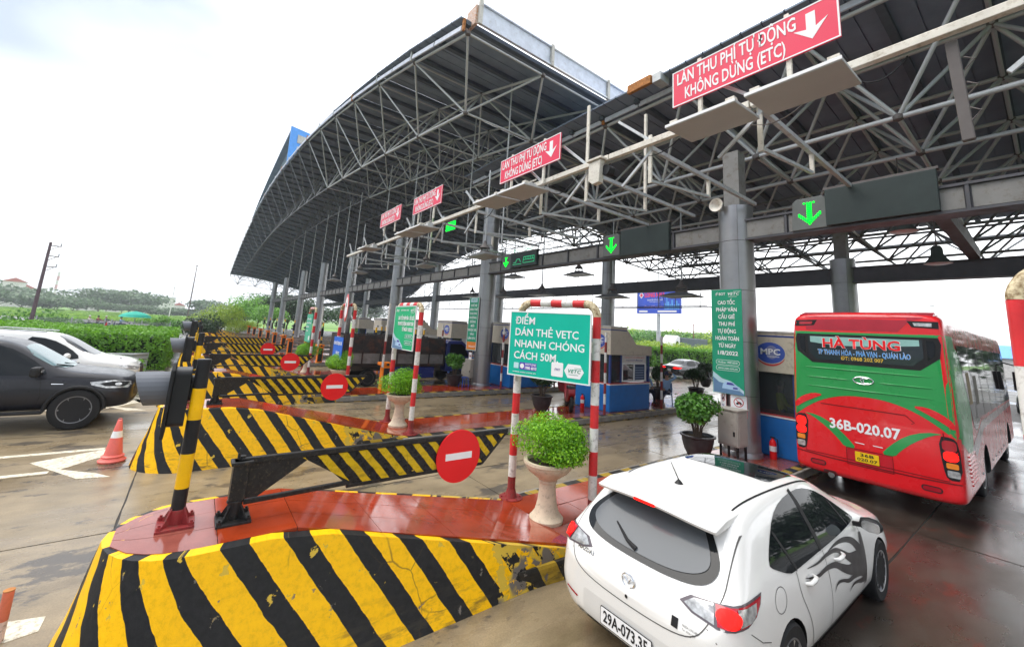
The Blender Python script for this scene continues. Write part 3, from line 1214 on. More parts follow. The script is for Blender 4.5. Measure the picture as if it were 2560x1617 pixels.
def cao_toc_art(parent, fr, x, y, w, h):
    """the printed blue car and road at the foot of the banners"""
    plate('printed_sky', [(x - w / 2, y - h * .5), (x + w / 2, y - h * .5), (x + w * .5, y - h * .28), (x + w * .1, y + h * .1), (x - w * .2, y + h * .2), (x - w * .5, y + h * .5)],
          M('pale print', (0.45, 0.62, 0.68), 0.4), parent, fr, 0.002, 0.001)
    plate('printed_road', [(x - w * .48, y - h * .48), (x + w * .5, y - h * .5), (x + w * .5, y - h * .42), (x + w * .15, y - h * .1), (x - w * .3, y + h * .02), (x - w * .5, y + h * .25)],
          M('slate blue print', (0.12, 0.22, 0.36), 0.4), parent, fr, 0.004, 0.001)
    cx, cy, k = x + w * .1, y - h * .12, w * 0.30
    plate('printed_car', [(cx - k, cy - k * .35), (cx + k * .85, cy - k * .42), (cx + k * .95, cy - k * .05), (cx + k * .55, cy + k * .12), (cx + k * .2, cy + k * .42), (cx - k * .55, cy + k * .45), (cx - k * .9, cy + k * .12)],
          M('ice blue print', (0.38, 0.55, 0.75), 0.35), parent, fr, 0.006, 0.001)
    plate('printed_car_glass', [(cx - k * .5, cy + k * .1), (cx + k * .4, cy + k * .12), (cx + k * .12, cy + k * .34), (cx - k * .42, cy + k * .36)], NAVY, parent, fr, 0.008, 0.001)
    plate('printed_grille', rrect(cx + k * .45, cy - k * .2, k * .5, k * .18, k * .06), NAVY, parent, fr, 0.008, 0.001)


# ---- the large teal board
def board(name, label, cat, origin, right, w, h, mat, th=0.025, rim=None, group=None, up=(0, 0, 1)):
    root = thing(name, label, cat, origin, 0, group)
    fr = frame((0, 0, 0), right, up)
    m = MB()
    m.prism(rect(0, 0, w, h), lambda a, b, d: fr @ Vector((a, b, d)), -th, 0)
    m.build('board', [mat], root)
    if rim:
        t = 0.018
        e = MB()
        for (cx_, cy_, ww, hh) in ((0, h / 2, w + t, t), (0, -h / 2, w + t, t), (w / 2, 0, t, h - t), (-w / 2, 0, t, h - t)):
            e.prism(rect(cx_, cy_, ww, hh), lambda a, b, d: fr @ Vector((a, b, d)), -th - 0.003, 0.004)
        e.build('rim', rim, root)
    return root, fr


pa, pb = Vector((-5.56, 4.26, 2.62)), Vector((-4.20, 4.72, 2.61))
rd = (pb - pa)
W_ = rd.length
root, fr = board('sign_board', 'teal board about tag sticking 50m away, lettered white, on the nearest pipe frame', 'sign', (pa + pb) / 2 + Vector((0.03, -0.09, 0)), rd, W_, 1.02, SIGN_TEAL, rim=SIGN_WHITE)
for i, s in enumerate(['ĐIỂM', 'DÁN THẺ VETC', 'NHANH CHÓNG', 'CÁCH 50M.']):
    text('lettering', s, 0.165, SIGN_WHITE, root, fr, (-W_ / 2 + 0.1, 0.36 - i * 0.185), bold=0.013, align='LEFT', sx=0.98)
plate('sticker', rrect(-0.56, -0.355, 0.09, 0.09, 0.01), M('pale sticker', (0.5, 0.75, 0.78), 0.4), root, fr, 0.0, 0.003)
plate('sticker', rrect(-0.335, -0.355, 0.32, 0.115, 0.008), M('violet sticker', (0.10, 0.06, 0.42), 0.4), root, fr, 0.0, 0.003)
plate('phone_mark', disc(-0.445, -0.355, 0.038, 20), SIGN_WHITE, root, fr, 0.003, 0.002)
text('lettering', 'HOTLINE', 0.046, SIGN_WHITE, root, fr, (-0.285, -0.325), w=0.2, bold=0.01)
text('lettering', '1900 6010', 0.062, SIGN_WHITE, root, fr, (-0.285, -0.38), w=0.21, bold=0.03)
text('lettering', 'www.vetc.com.vn', 0.036, SIGN_WHITE, root, fr, (-0.40, -0.452), w=0.44, bold=0.0)
plate('white_panel', rrect(0.19, -0.345, 0.20, 0.21, 0.02), SIGN_WHITE, root, fr, 0.0, 0.003)
text('lettering', '⚡BOT', 0.05, NAVY, root, fr, (0.19, -0.345), w=0.1)
plate('white_panel', [(0.31, -0.345), (0.37, -0.245), (0.57, -0.245), (0.63, -0.345), (0.57, -0.445), (0.37, -0.445)], SIGN_WHITE, root, fr, 0.0, 0.003)
logo_bars(root, fr, 0.47, -0.345, 0.072, M('green print', (0.01, 0.25, 0.14), 0.4))

# ---- green banner on the second frame
root, fr = board('sign_board', 'green banner with white lettering and printed car on the second pipe frame', 'sign', (-10.42, 4.33, 2.72), (1.4, 0.02, 0), 1.30, 0.0 + 1.12, M('vivid green banner', (0.0, 0.40, 0.16), 0.4), rim=SIGN_WHITE)
text('lettering', '⚡BOT', 0.09, SIGN_WHITE, root, fr, (-0.48, 0.44), bold=0.01, w=0.2)
text('lettering', 'CAO TỐC PHÁP VÂN - CẦU GIẼ', 0.045, SIGN_WHITE, root, fr, (-0.02, 0.45), w=0.5)
logo_bars(root, fr, 0.48, 0.44, 0.09, SIGN_WHITE)
for i, s in enumerate(['CAO TỐC PHÁP VÂN - CẦU GIẼ', 'THU PHÍ TỰ ĐỘNG HOÀN TOÀN', 'TỪ NGÀY 1/8/2022']):
    text('lettering', s, 0.13, SIGN_WHITE, root, fr, (0.1 + (0.14 if i == 2 else 0), 0.24 - i * 0.145), bold=0.02, w=(0.98, 0.98, 0.66)[i])
for yy, s in ((-0.22, 'Hotline: 1900 6010'), (-0.38, 'www.vetc.com.vn')):
    plate('outline_box', rrect(0.36, yy, 0.46, 0.1, 0.04), SIGN_WHITE, root, fr, 0.001, 0.002)
    plate('box_fill', rrect(0.36, yy, 0.445, 0.085, 0.035), SIGN_GREEN, root, fr, 0.003, 0.001)
    text('lettering', s, 0.05, SIGN_WHITE, root, fr, (0.36, yy), w=0.34)
cao_toc_art(root, fr, -0.3, -0.36, 0.68, 0.42)

# ---- round height-limit sign and the blue board on the third frame
root = thing('round_sign', 'round white sign with red rim standing on the third pipe frame', 'sign', (-16.3, 4.42, 3.3))
fr = frame((0, 0, 0), (1, -0.15, 0), (0, 0, 1))
plate('disc', disc(0, 0, 0.52, 36), RED, root, fr, 0, 0.012)
plate('white_face', disc(0, 0, 0.40, 36), SIGN_WHITE, root, fr, 0.012, 0.003)
plate('motif', [(-0.1, 0.02), (0.08, 0.02), (0.12, 0.12), (0.02, 0.22), (-0.08, 0.14)], BLACK_PL, root, fr, 0.015, 0.002)
text('lettering', '12-17', 0.16, BLACK_PL, root, fr, (0, -0.13), bold=0.02)
m = MB()
m.cyl((0, 0.04, -0.1), (0, 0.04, -0.95), 0.03, 0.03, 10)
m.build('stem', STEEL, root)
root, fr = board('sign_board', 'small bright blue board hanging low on the third pipe frame', 'sign', (-16.62, 4.36, 1.78), (1, 0.05, 0), 1.02, 0.80, SIGN_BLUE)
text('lettering', 'LÀN XE SỬ DỤNG THẺ', 0.16, SIGN_WHITE, root, fr, (0.0, 0.16), w=0.9, bold=0.02)
text('lettering', 'VÀ ETC', 0.16, SIGN_WHITE, root, fr, (0.08, -0.2), w=0.4, bold=0.02)
# ---- small green sign on the farthest frame
root, fr = board('sign_board', 'faded pale green board on the farthest pipe frame', 'sign', (-22.35, 4.38, 2.35), (1, 0.05, 0), 0.98, 1.35, M('faded green board', (0.08, 0.42, 0.27), 0.5))
for i, s in enumerate(['HƯỚNG DẪN', 'DÁN THẺ VETC', 'MIỄN PHÍ', 'TẠI ĐÂY']):
    text('lettering', s, 0.11, SIGN_WHITE, root, fr, (-0.4, 0.42 - 0.19 * i), align='LEFT', bold=0.01)
plate('white_panel', rrect(0.28, -0.48, 0.22, 0.2, 0.02), SIGN_WHITE, root, fr)
# ---- green board on the frame at the right edge
root, fr = board('sign_board', 'green board on the pipe frame cut off by the right edge', 'sign', (0.62, 4.2, 2.62), (1, 0.1, 0), 1.3, 1.2, SIGN_GREEN)
text('lettering', 'VETC', 0.2, SIGN_WHITE, root, fr, (0, 0), bold=0.02)

# ================================================================== STONE URNS, POTS, CONE, BOLLARD
G_URN = 'cream stone urns planted with bright green bushes'
URN = [(0.001, 0.0), (0.235, 0.0), (0.24, 0.045), (0.215, 0.07), (0.17, 0.13), (0.135, 0.26), (0.118, 0.42), (0.118, 0.50), (0.135, 0.515), (0.13, 0.54), (0.145, 0.56),
       (0.20, 0.60), (0.29, 0.66), (0.335, 0.72), (0.345, 0.755), (0.36, 0.765), (0.36, 0.80), (0.31, 0.80), (0.29, 0.74), (0.001, 0.73)]


def make_urn(seed, leaf=0.055, n=5200):
    root = thing('stone_planter', 'x', 'planter', group=G_URN)
    m = MB()
    m.lathe(URN, n=32)
    m.build('urn', STONEPOT, root, smooth=35)
    s = MB()
    s.lathe([(0.001, 0.765), (0.295, 0.755)], n=20)
    s.build('soil', SOIL, root)
    r = random.Random(seed)
    st = MB()
    for i in range(14):
        a, k = r.uniform(0, 2 * pi), r.uniform(0.1, 0.35)
        st.tube([(0.05 * cos(a), 0.05 * sin(a), 0.76), (k * .6 * cos(a), k * .6 * sin(a), 0.92), (k * cos(a), k * sin(a), 1.15)], [0.012, 0.009, 0.004], 5)
    st.build('stems', TRUNK, root)
    foliage('bush', LEAF_BRIGHT, root, 0.56, 0.56, 0.40, n, leaf, seed, (0, 0, 1.07), lumps=9, cut=-0.26, shell=0.62, aspect=1.7)
    return root


urn = make_urn(31, 0.04, 11000)
urn.location = (-4.62, 4.32, FZ)
urn['label'] = 'nearest cream stone urn with a bright green bush, between the white car and the gate'
for k, (px, t) in enumerate([(-10.55, 'second cream stone urn with bright bush, under the green banner'),
                             (-16.35, 'third cream stone urn with bright bush, before the light truck bed'),
                             (-22.25, 'fourth and farthest cream stone urn with bright bush')]):
    dup(urn, (px, 4.5, FZ), 1.3 * (k + 1), t)

G_POT = 'dark glazed pots with round shrubs'


def make_pot(seed, mat=LEAF_MID, wide=1.0):
    root = thing('potted_shrub', 'x', 'potted plant', group=G_POT)
    m = MB()
    m.lathe([(0.001, 0), (0.17, 0), (0.22, 0.06), (0.29, 0.2), (0.335, 0.36), (0.345, 0.46), (0.385, 0.485), (0.385, 0.515), (0.34, 0.515), (0.32, 0.44), (0.001, 0.43)], n=32)
    m.build('pot', POTBLACK, root, smooth=40)
    m = MB()
    m.lathe([(0.001, 0.455), (0.325, 0.45)], n=20)
    m.build('soil', SOIL, root)
    r = random.Random(seed)
    st = MB()
    for i in range(11):
        a, k = r.uniform(0, 2 * pi), r.uniform(0.08, 0.4)
        st.tube([(0.06 * cos(a), 0.06 * sin(a), 0.45), (0.1 * cos(a) + r.uniform(-.03, .03), 0.1 * sin(a), 0.68), (k * .7 * cos(a), k * .7 * sin(a), 0.9), (k * cos(a), k * sin(a), 1.15)], [0.02, 0.014, 0.01, 0.005], 6)
    st.build('stems', TRUNK, root)
    foliage('bush', mat, root, 0.52 * wide, 0.52 * wide, 0.40, 3000, 0.085, seed, (0, 0, 1.08), lumps=11, cut=-0.3, shell=0.5, aspect=1.5)
    return root


POTMATS = [LEAF_MID, LEAF_DARK]
pot = make_pot(41)
pot.location = (-5.25, 9.55, FZ)
pot['label'] = 'nearest black pot with a loose green shrub, before the grey cabinet and silver column'
pot2 = make_pot(43, LEAF_DARK)
pot2.location = (-10.85, 9.7, FZ)
pot2['label'] = 'black pot with dark shrub behind the teal board and the bright bush'
pot3 = make_pot(47, LEAF_MID, 0.85)
pot3.location = (-16.75, 9.6, FZ)
pot3['label'] = 'black pot with clipped round shrub beside the light truck cab'
dup(pot2, (-10.6, 19.2, FZ), 1.0, 'black pot with dark shrub on the wet red paving, left of the green column banner')
dup(pot2, (-11.1, 16.9, FZ), 2.0, 'black pot with dark shrub directly behind the seated guard')
dup(pot2, (-13.2, 25.0, FZ), 2.6, 'small dark potted shrub standing before the dark sedan')

root = thing('traffic_cone', 'worn pink orange traffic cone with one white band, left of the second nose', 'traffic cone', (-10.72, -0.88, 0.004))
CONE = M('faded orange cone plastic', (0.80, 0.17, 0.14), 0.45, var=0.1, dirt=0.2)
m = MB()
m.lathe([(0.001, 0), (0.19, 0.0), (0.2, 0.03), (0.17, 0.055), (0.155, 0.075), (0.165, 0.10), (0.13, 0.125)], n=24)
m.build('foot', CONE, root, smooth=40)
m = MB()
m.lathe([(0.132, 0.12), (0.085, 0.42)], n=24)
m.lathe([(0.066, 0.53), (0.036, 0.71), (0.030, 0.72)], n=24)
m.build('cone_body', CONE, root, smooth=40)
m = MB()
m.lathe([(0.0855, 0.418), (0.0665, 0.532)], n=24)
m.build('white_band', SIGN_WHITE, root, smooth=40)
m = MB()
m.tube([(-0.0, 0.03 * cos(a), 0.72 + 0.03 * sin(a)) for a in [pi * i / 6 for i in range(7)]], 0.006, 6)
m.build('lifting_loop', CONE, root)

root = thing('bollard', 'short faded orange and white plastic bollard at the lower left corner', 'bollard', (-5.56, -0.93, 0.0))
m = MB()
m.cyl((0, 0, 0), (0, 0, 0.16), 0.035, 0.035, 18, 1)
m.cyl((0, 0, 0.16), (0, 0, 0.385), 0.035, 0.035, 18, 0)
m.build('tube', [M('faded orange tube', (0.62, 0.16, 0.09), 0.55, var=0.25, scale=9, dirt=0.3), M('pinkish white tube', (0.66, 0.5, 0.45), 0.6, dirt=0.5, scale=12)], root, smooth=50)
m = MB()
m.lathe([(0.024, 0.386), (0.036, 0.386), (0.036, 0.392), (0.024, 0.392)], n=18)
m.build('rim', RUST, root)
# ================================================================== CANOPY
def pv(c, x):
    r = 0.0
    for a in c:
        r = r * x + a
    return r


def canopy(label, xs, front_t, front_b, back_t, back_b, dy, rows, sheet_rows, r_main, group, n_single=300, end_fascia=True, zs=0.38, overhang=0.55, yback=26.0, near=-1e9):
    """space frame under a curved sheet roof. front_t(x) and front_b(x) -> (y, z) of the front top and bottom chords,
    back_t / back_b -> z far behind"""
    root = thing('canopy_roof', label, 'canopy', (0, 0, 0), 0, group)
    yb = yback

    def T(i, j):
        x = xs[i]
        y0, z0 = front_t(x)
        y = y0 + dy * j
        t = min(1.0, (y - y0) / (yb - y0))
        t = t * t * (3 - 2 * t)
        return Vector((x, y, z0 + (back_t(x) - z0) * t))

    def B(i, j):
        x = (xs[i] + xs[i + 1]) / 2
        y0, z0 = front_b(x)
        y = y0 + dy * j
        t = min(1.0, (y - y0) / (yb - y0))
        t = t * t * (3 - 2 * t)
        return Vector((x, y, z0 + (back_b(x) - z0) * t))
    nx = len(xs)
    seg = []
    for j in range(rows + 1):
        for i in range(nx):
            if i + 1 < nx:
                seg.append(('chord', T(i, j), T(i + 1, j), r_main))
            if j < rows:
                seg.append(('chord', T(i, j), T(i, j + 1), r_main * 0.8))
    for j in range(rows):
        for i in range(nx - 1):
            b = B(i, j)
            if i + 2 < nx:
                seg.append(('chord', b, B(i + 1, j), r_main * 1.05))
            if j + 1 < rows:
                seg.append(('chord', b, B(i, j + 1), r_main * 0.8))
            for q in (T(i, j), T(i + 1, j), T(i, j + 1), T(i + 1, j + 1)):
                seg.append(('strut', b, q, r_main * 0.78))
    seg.sort(key=lambda s: ((s[1] + s[2]) / 2 - EYE).length)
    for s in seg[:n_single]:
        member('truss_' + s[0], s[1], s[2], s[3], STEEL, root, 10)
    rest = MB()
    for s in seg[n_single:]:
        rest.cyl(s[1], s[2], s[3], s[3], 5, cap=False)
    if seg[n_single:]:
        o = rest.build('space_frame', STEEL_SHADED, root, smooth=True, fix=False)
        o['kind'] = 'stuff'
    nodes = MB()
    for j in range(rows):
        for i in range(nx - 1):
            b = B(i, j)
            if (b - EYE).length < 40:
                nodes.lathe([(0.001, -r_main * 1.9), (r_main * 1.6, -r_main), (r_main * 1.9, 0), (r_main * 1.6, r_main), (0.001, r_main * 1.9)], b, 10)
                t = T(i, j)
                nodes.lathe([(0.001, -r_main * 1.9), (r_main * 1.6, -r_main), (r_main * 1.9, 0), (r_main * 1.6, r_main), (0.001, r_main * 1.9)], t, 10)
    o = nodes.build('node_joints', STEEL_DARK, root, smooth=True)
    o['kind'] = 'stuff'
    # purlins along the depth, then the sheets bay by bay
    shrink = lambda x: max(0.12, min(1.0, 1 + (x + 14) / 26.0))
    for i in range(nx - 1):
        for f in (0.0, 0.5):
            m = MB()
            pts = []
            for j in range(sheet_rows + 1):
                a, c = T(i, j), T(i + 1, j)
                pts.append(a.lerp(c, f) + Vector((0, 0, zs * (0.35 + 0.65 * shrink(xs[i])) - 0.09)))
            pts[0] = pts[0] + Vector((0, -overhang * 0.4, 0))
            for a, c in zip(pts, pts[1:]):
                m.beam(a, c, 0.16, 0.14)
            m.build('purlin', PURLIN, root)
    for i in range(nx - 1):
        for j in range(sheet_rows):
            a, b, c, d = T(i, j), T(i + 1, j), T(i + 1, j + 1), T(i, j + 1)
            if j == 0:
                a = a + Vector((0, -overhang * shrink(a.x), 0.02))
                b = b + Vector((0, -overhang * shrink(b.x), 0.02))
            up = Vector((0, 0, zs * (0.35 + 0.65 * shrink(a.x))))
            m = MB()
            nr = 6 if (a - EYE).length < 45 else 1
            for k in range(nr):
                p0, p1 = a.lerp(b, k / nr) + up, a.lerp(b, (k + 0.93) / nr) + up
                q0, q1 = d.lerp(c, k / nr) + up, d.lerp(c, (k + 0.93) / nr) + up
                e = a.lerp(b, (k + 1) / nr) + up
                g_ = d.lerp(c, (k + 1) / nr) + up
                z = Vector((0, 0, 0.05))
                vs = [p0, p1, q1, q0, p0 + z, p1 + z, q1 + z, q0 + z]
                m.add(vs, [(0, 3, 2, 1), (4, 5, 6, 7), (0, 1, 5, 4), (1, 2, 6, 5), (2, 3, 7, 6), (3, 0, 4, 7)])
                if k < nr:
                    vs = [p1 + z * .9, e + z * .9, g_ + z * .9, q1 + z * .9, p1 + z * 1.4, e + z * 1.4, g_ + z * 1.4, q1 + z * 1.4]
                    m.add(vs, [(0, 3, 2, 1), (4, 5, 6, 7), (0, 1, 5, 4), (1, 2, 6, 5), (2, 3, 7, 6), (3, 0, 4, 7)])
            m.build('roof_sheet', ROOFSHEET, root, fix=False)
    # pale gutter strip above the front chord, one length per bay, with its brackets
    for i in range(nx - 1):
        a, b = T(i, 0) + Vector((0, -0.16, 0.13)), T(i + 1, 0) + Vector((0, -0.16, 0.13))
        for (f0, f1) in ((0.03, 0.49), (0.51, 0.97)):
            m = MB()
            m.beam(a.lerp(b, f0), a.lerp(b, f1), 0.05, 0.15)
            m.build('gutter_strip', FASCIA, root)
        m = MB()
        m.beam(a + Vector((0, 0, -0.12)), a + Vector((0, 0, 0.28)), 0.09, 0.07)
        m.build('gutter_bracket', RUST if i % 3 == 0 else STEEL, root)
    return root, T, B


# --- the long arched roof that rises over the middle lanes
FT_Y = (7.4504e-05, 0.0244668, 5.46928)
FT_Z = (-5.5449e-06, -0.00394335, -0.35895246, 8.4407248)
FB_Y = (-2.3307e-05, 0.01313243, 6.5957974)
FB_Z = (4.4808e-06, -0.00121044, -0.16334605, 8.5414436)
SX = 3.92
NXM = 24
xs2 = [-10.0 - SX * i for i in range(NXM)]
BZ = [(-110, 5.6), (-95, 5.8), (-82, 6.4), (-72, 8.6), (-64, 12.2), (-56, 13.9), (-46, 14.8), (-29, 14.6), (-21, 13.6), (-14, 12.0), (-5, 11.2)]


def bz(x):
    for (a, za), (b, zb_) in zip(BZ, BZ[1:]):
        if x <= b:
            return za + (zb_ - za) * max(0.0, (x - a) / (b - a))
    return BZ[-1][1]



canopy('high arched canopy roof sweeping away to the left, its corner at the top centre', xs2,
       lambda x: (pv(FT_Y, x), pv(FT_Z, x)),
       lambda x: (pv(FB_Y, x), pv(FB_Z, x)),
       lambda x: bz(x), lambda x: bz(x) - 1.5, 3.05, 11, 9, 0.050, 'canopy roofs over the toll lanes', yback=34.0, overhang=0.28)
arch = bpy.data.objects['canopy_roof']
# fascia box closing the near end of the arch
def zend(y):
    t = min(1, (y - 5.2) / 28.8)
    t = t * t * (3 - 2 * t)
    return 11.75 + (bz(-10) - 11.75) * t


ny = 7
for k in range(ny):
    y0, y1 = 5.42 + k * 2.95, 5.42 + (k + 1) * 2.95
    m = MB()
    a, b = Vector((-9.72, y0 + 0.03, zend(y0) + 0.5)), Vector((-9.72, y1 - 0.03, zend(y1) + 0.5))
    m.beam(a, b, 0.03, 0.62)
    m.build('fascia_panel', FASCIA, arch)
    m = MB()
    for dz in (-0.34, 0.34):
        m.beam(a + Vector((0.03, 0, dz)), b + Vector((0.03, 0, dz)), 0.10, 0.05)
    m.build('fascia_rail', SIGN_WHITE if k % 2 else FASCIA, arch)
    m = MB()
    m.beam(a + Vector((0.06, -0.03, -0.4)), a + Vector((0.06, -0.03, 0.42)), 0.1, 0.12)
    m.build('fascia_post', PANEL_W, arch)
m = MB()
m.bb(-10.25, -9.7, 5.28, 5.38, 11.85, 12.5)
m.build('fascia_corner', M('rust streaked white', (0.6, 0.5, 0.45), 0.5, dirt=0.9, scale=7, dirtcol=(0.5, 0.2, 0.07)), arch, bevel=0.01)
m = MB()
m.tube([(-9.6, 11.2, 11.75), (-9.5, 11.1, 11.2), (-9.35, 10.9, 10.7), (-9.2, 10.7, 10.2)], 0.035, 6)
m.tube([(-9.6, 11.3, 11.75), (-9.45, 11.2, 11.0), (-9.3, 11.0, 10.6), (-9.15, 10.8, 10.2)], 0.03, 6)
o = m.build('drain_hose', STEEL_DARK, arch, smooth=True)

# --- the lower flat roof nearest the camera
SX1 = 2.94
xs1 = [-17.87 + SX1 * i for i in range(19)]
xs1 = xs1[::-1]
canopy('low flat canopy roof over the nearest lanes, filling the upper right', xs1,
       lambda x: (10.54, 10.2), lambda x: (11.75, 8.03), lambda x: 8.75, lambda x: 7.3, 2.42, 8, 7, 0.058,
       'canopy roofs over the toll lanes', zs=0.3, overhang=0.75, yback=29.0)
low = [o for o in bpy.data.objects if o.name.startswith('canopy_roof')][-1]
m = MB()
m.bb(-7.45, -6.62, 9.62, 9.74, 10.33, 10.6)
m.build('rusty_panel', RUST, low, bevel=0.01)
m = MB()
m.bb(-6.58, -6.3, 9.66, 10.1, 10.3, 10.58)
m.build('gutter_box', STEEL, low, bevel=0.01)

# --- the raised wing over the far middle lanes, with its blue end
wing = thing('canopy_roof', 'raised dark wing roof with a small blue end panel, peeking over the far part of the arch', 'canopy', (0, 0, 0), 0, 'canopy roofs over the toll lanes')
nW = 9
for i in range(nW):
    f0, f1 = i / nW, (i + 1) / nW
    def wp(f, y, dz=0):
        x = -48 - 38 * f
        z = 22.9 - 0.5 * f - 2.4 * f * f
        return Vector((x, y, z + dz - (y - 5) * 0.25))
    m = MB()
    vs = [wp(f0, 5.0), wp(f1, 5.0), wp(f1, 20), wp(f0, 20)]
    vs += [p + Vector((0, 0, 0.3)) for p in vs]
    m.add(vs, [(0, 3, 2, 1), (4, 5, 6, 7), (0, 1, 5, 4), (1, 2, 6, 5), (2, 3, 7, 6), (3, 0, 4, 7)])
    m.build('roof_sheet', ROOFSHEET, wing)
    m = MB()
    a, b = wp(f0, 5.6, -0.1), wp(f1, 5.6, -0.1)
    a2, b2 = Vector((a.x, 6.5, pv(FT_Z, a.x) + 0.5)), Vector((b.x, 6.5, pv(FT_Z, b.x) + 0.5))
    vs = [a, b, b2, a2]
    vs += [p + Vector((0, 0.08, 0)) for p in vs]
    m.add(vs, [(0, 3, 2, 1), (4, 5, 6, 7), (0, 1, 5, 4), (1, 2, 6, 5), (2, 3, 7, 6), (3, 0, 4, 7)])
    m.build('end_cladding', ROOFSHEET, wing)
BLUE_P = M('sky blue painted panel', (0.10, 0.33, 0.80), 0.4, var=0.08)
m = MB()
m.prism([(4.85, 23.0), (7.6, 22.6), (7.5, 21.7), (7.0, 21.0), (7.3, 20.2), (6.6, 18.6), (4.95, 18.5)], lambda a, b, d: (d, a, b), -47.7, -47.5)
m.build('blue_end_panel', BLUE_P, wing)
m = MB()
m.prism([(5.6, 21.3), (6.6, 21.2), (6.6, 22.1), (5.6, 22.2)], lambda a, b, d: (d, a, b), -47.5, -47.42)
m.build('hatch', PANEL_W, wing)

# ================================================================== COLUMNS
G_COL = 'round silver clad columns under the canopy'


def make_column(h, r=0.41, ring=1.28):
    root = thing('clad_column', 'x', 'column', group=G_COL)
    z = 0.0
    core = MB()
    core.cyl((0, 0, 0), (0, 0, h), r - 0.015, r - 0.015, 24)
    core.build('core', STEEL_DARK, root)
    base = MB()
    base.lathe([(r + 0.03, 0), (r + 0.03, 0.1), (r + 0.005, 0.13)], n=32)
    base.build('base_ring', CLAD, root, smooth=40)
    z = 0.13
    while z < h - 0.05:
        z1 = min(h, z + ring)
        for half in (0, 1):
            m = MB()
            n = 14
            a0 = -1.05 + half * pi
            vs = []
            for i in range(n + 1):
                a = a0 + 0.008 + (pi - 0.016) * i / n
                vs += [(r * cos(a), r * sin(a), z + 0.006), (r * cos(a), r * sin(a), z1 - 0.006)]
            for i in range(n + 1):
                a = a0 + 0.008 + (pi - 0.016) * i / n
                vs += [((r - .012) * cos(a), (r - .012) * sin(a), z + 0.006), ((r - .012) * cos(a), (r - .012) * sin(a), z1 - 0.006)]
            fs = [(2 * i, 2 * i + 2, 2 * i + 3, 2 * i + 1) for i in range(n)]
            k = 2 * (n + 1)
            fs += [(2 * i, k + 2 * i, k + 2 * i + 2, 2 * i + 2) for i in range(n)]
            fs += [(2 * i + 1, 2 * i + 3, k + 2 * i + 3, k + 2 * i + 1) for i in range(n)]
            m.add(vs, fs)
            m.build('cladding_panel', CLAD, root, smooth=50)
        z = z1
    return root


c0 = make_column(6.2)
c0.location = (-4.92, 11.0, 0.2)
c0['label'] = 'nearest round silver column, carrying the large green banner, beside the coach'
bm_ = MB()
bm_.bb(-0.2, 0.2, -0.2, 0.2, 6.2, 7.75)
bm_.build('head_post', BEAMPANEL, c0)
cA = make_column(9.2)
cA.location = (-4.92 - 11.74, 11.0, 0.2)
cA['label'] = 'round silver column at the picture centre, behind the light truck cab'
fl = ['third round silver column of the front row, behind the second pipe frame',
      'fourth round silver column of the front row, behind the round red sign',
      'fifth round silver column of the front row, counted outward from the coach',
      'sixth round silver column of the front row, counted outward from the coach']
for k in range(2, 6):
    dup(cA, (-4.92 - 11.74 * k, 11.0, 0.2), 0, fl[k - 2])
for k, (x, t) in enumerate(((-78.5, 'next to last round column of the front row, just before the dark bush'), (-92.0, 'outermost round column of the front row, far left under the eaves'))):
    dup(cA, (x, 11.0, 0.2), 0, t)
cB = dup(c0, (-4.92, 20.0, 0.2), 0, 'shaded round column rising behind the coach roof')
cC = dup(cA, (-4.92 - 11.74, 20.0, 0.2), 0, 'dark round column rising behind the teal sign board')
bl = ['shaded rear column directly behind the picture centre column', 'shaded rear column between the centre column and the third front column', 'shaded rear column between the third and fourth front columns', 'farthest shaded rear column under the low back edge of the roof']
for k in range(2, 6):
    dup(cA, (-4.92 - 11.74 * k, 20.0, 0.2), 0, bl[k - 2])

# ---- box beams that join the columns
def box_beam(label, y, z0, z1, x0, x1, panels, face=-1, th=0.34):
    root = thing('box_beam', label, 'beam', (0, y, 0), 0, 'box beams between the columns')
    m = MB()
    m.bb(x0, x1, -th / 2, th / 2, z0 + 0.05, z1 - 0.05)
    m.bb(x0, x1, -th / 2 - 0.07, th / 2 + 0.07, z0, z0 + 0.05)
    m.bb(x0, x1, -th / 2 - 0.07, th / 2 + 0.07, z1 - 0.05, z1)
    m.build('beam', BEAMBOX, root)
    if panels:
        x = x1
        while x - 1.46 > x0:
            m = MB()
            m.bb(x - 1.40, x - 0.04, -th / 2 - 0.02, -th / 2 - 0.004, z0 + 0.07, z1 - 0.07)
            m.build('web_panel', BEAMPANEL, root)
            m = MB()
            m.bb(x - 0.02, x + 0.03, -th / 2 - 0.06, -th / 2, z0 + 0.05, z1 - 0.05)
            m.build('stiffener', BEAMBOX, root)
            x -= 1.46
    return root


box_beam('pale panelled box beam joining the front columns and carrying the green arrow signals', 11.0, 5.45, 6.0, -92, 8, True)
box_beam('dark box beam joining the rear columns across the bright sky', 20.0, 5.45, 6.05, -92, 8, False)
for k in range(0):
    x = -4.92 - 11.74 * k
    rt_ = thing('cross_beam', ['dark cross beam from the nearest column to the one behind the coach', 'dark cross beam running back from the picture centre column',
                               'dark cross beam running back from the third front column', 'dark cross beam running back from the fourth front column',
                               'dark cross beam running back from the fifth front column', 'dark cross beam running back from the sixth front column'][k], 'beam', (x, 11.2, 0), 0, 'cross beams')
    MB().bb(-0.13, 0.13, 0.3, 8.5, 5.6, 5.95).build('beam', STEEL_DARK, rt_)
for x, t in ((-1.4, 'dark cross beam above the coach roof, near the rear arc lamp'), (1.6, 'dark cross beam at the right edge, above the coach')):
    rt_ = thing('cross_beam', t, 'beam', (x, 11.2, 0), 0, 'cross beams')
    MB().bb(-0.13, 0.13, 0.1, 8.5, 6.02, 6.35).build('beam', STEEL_DARK, rt_)

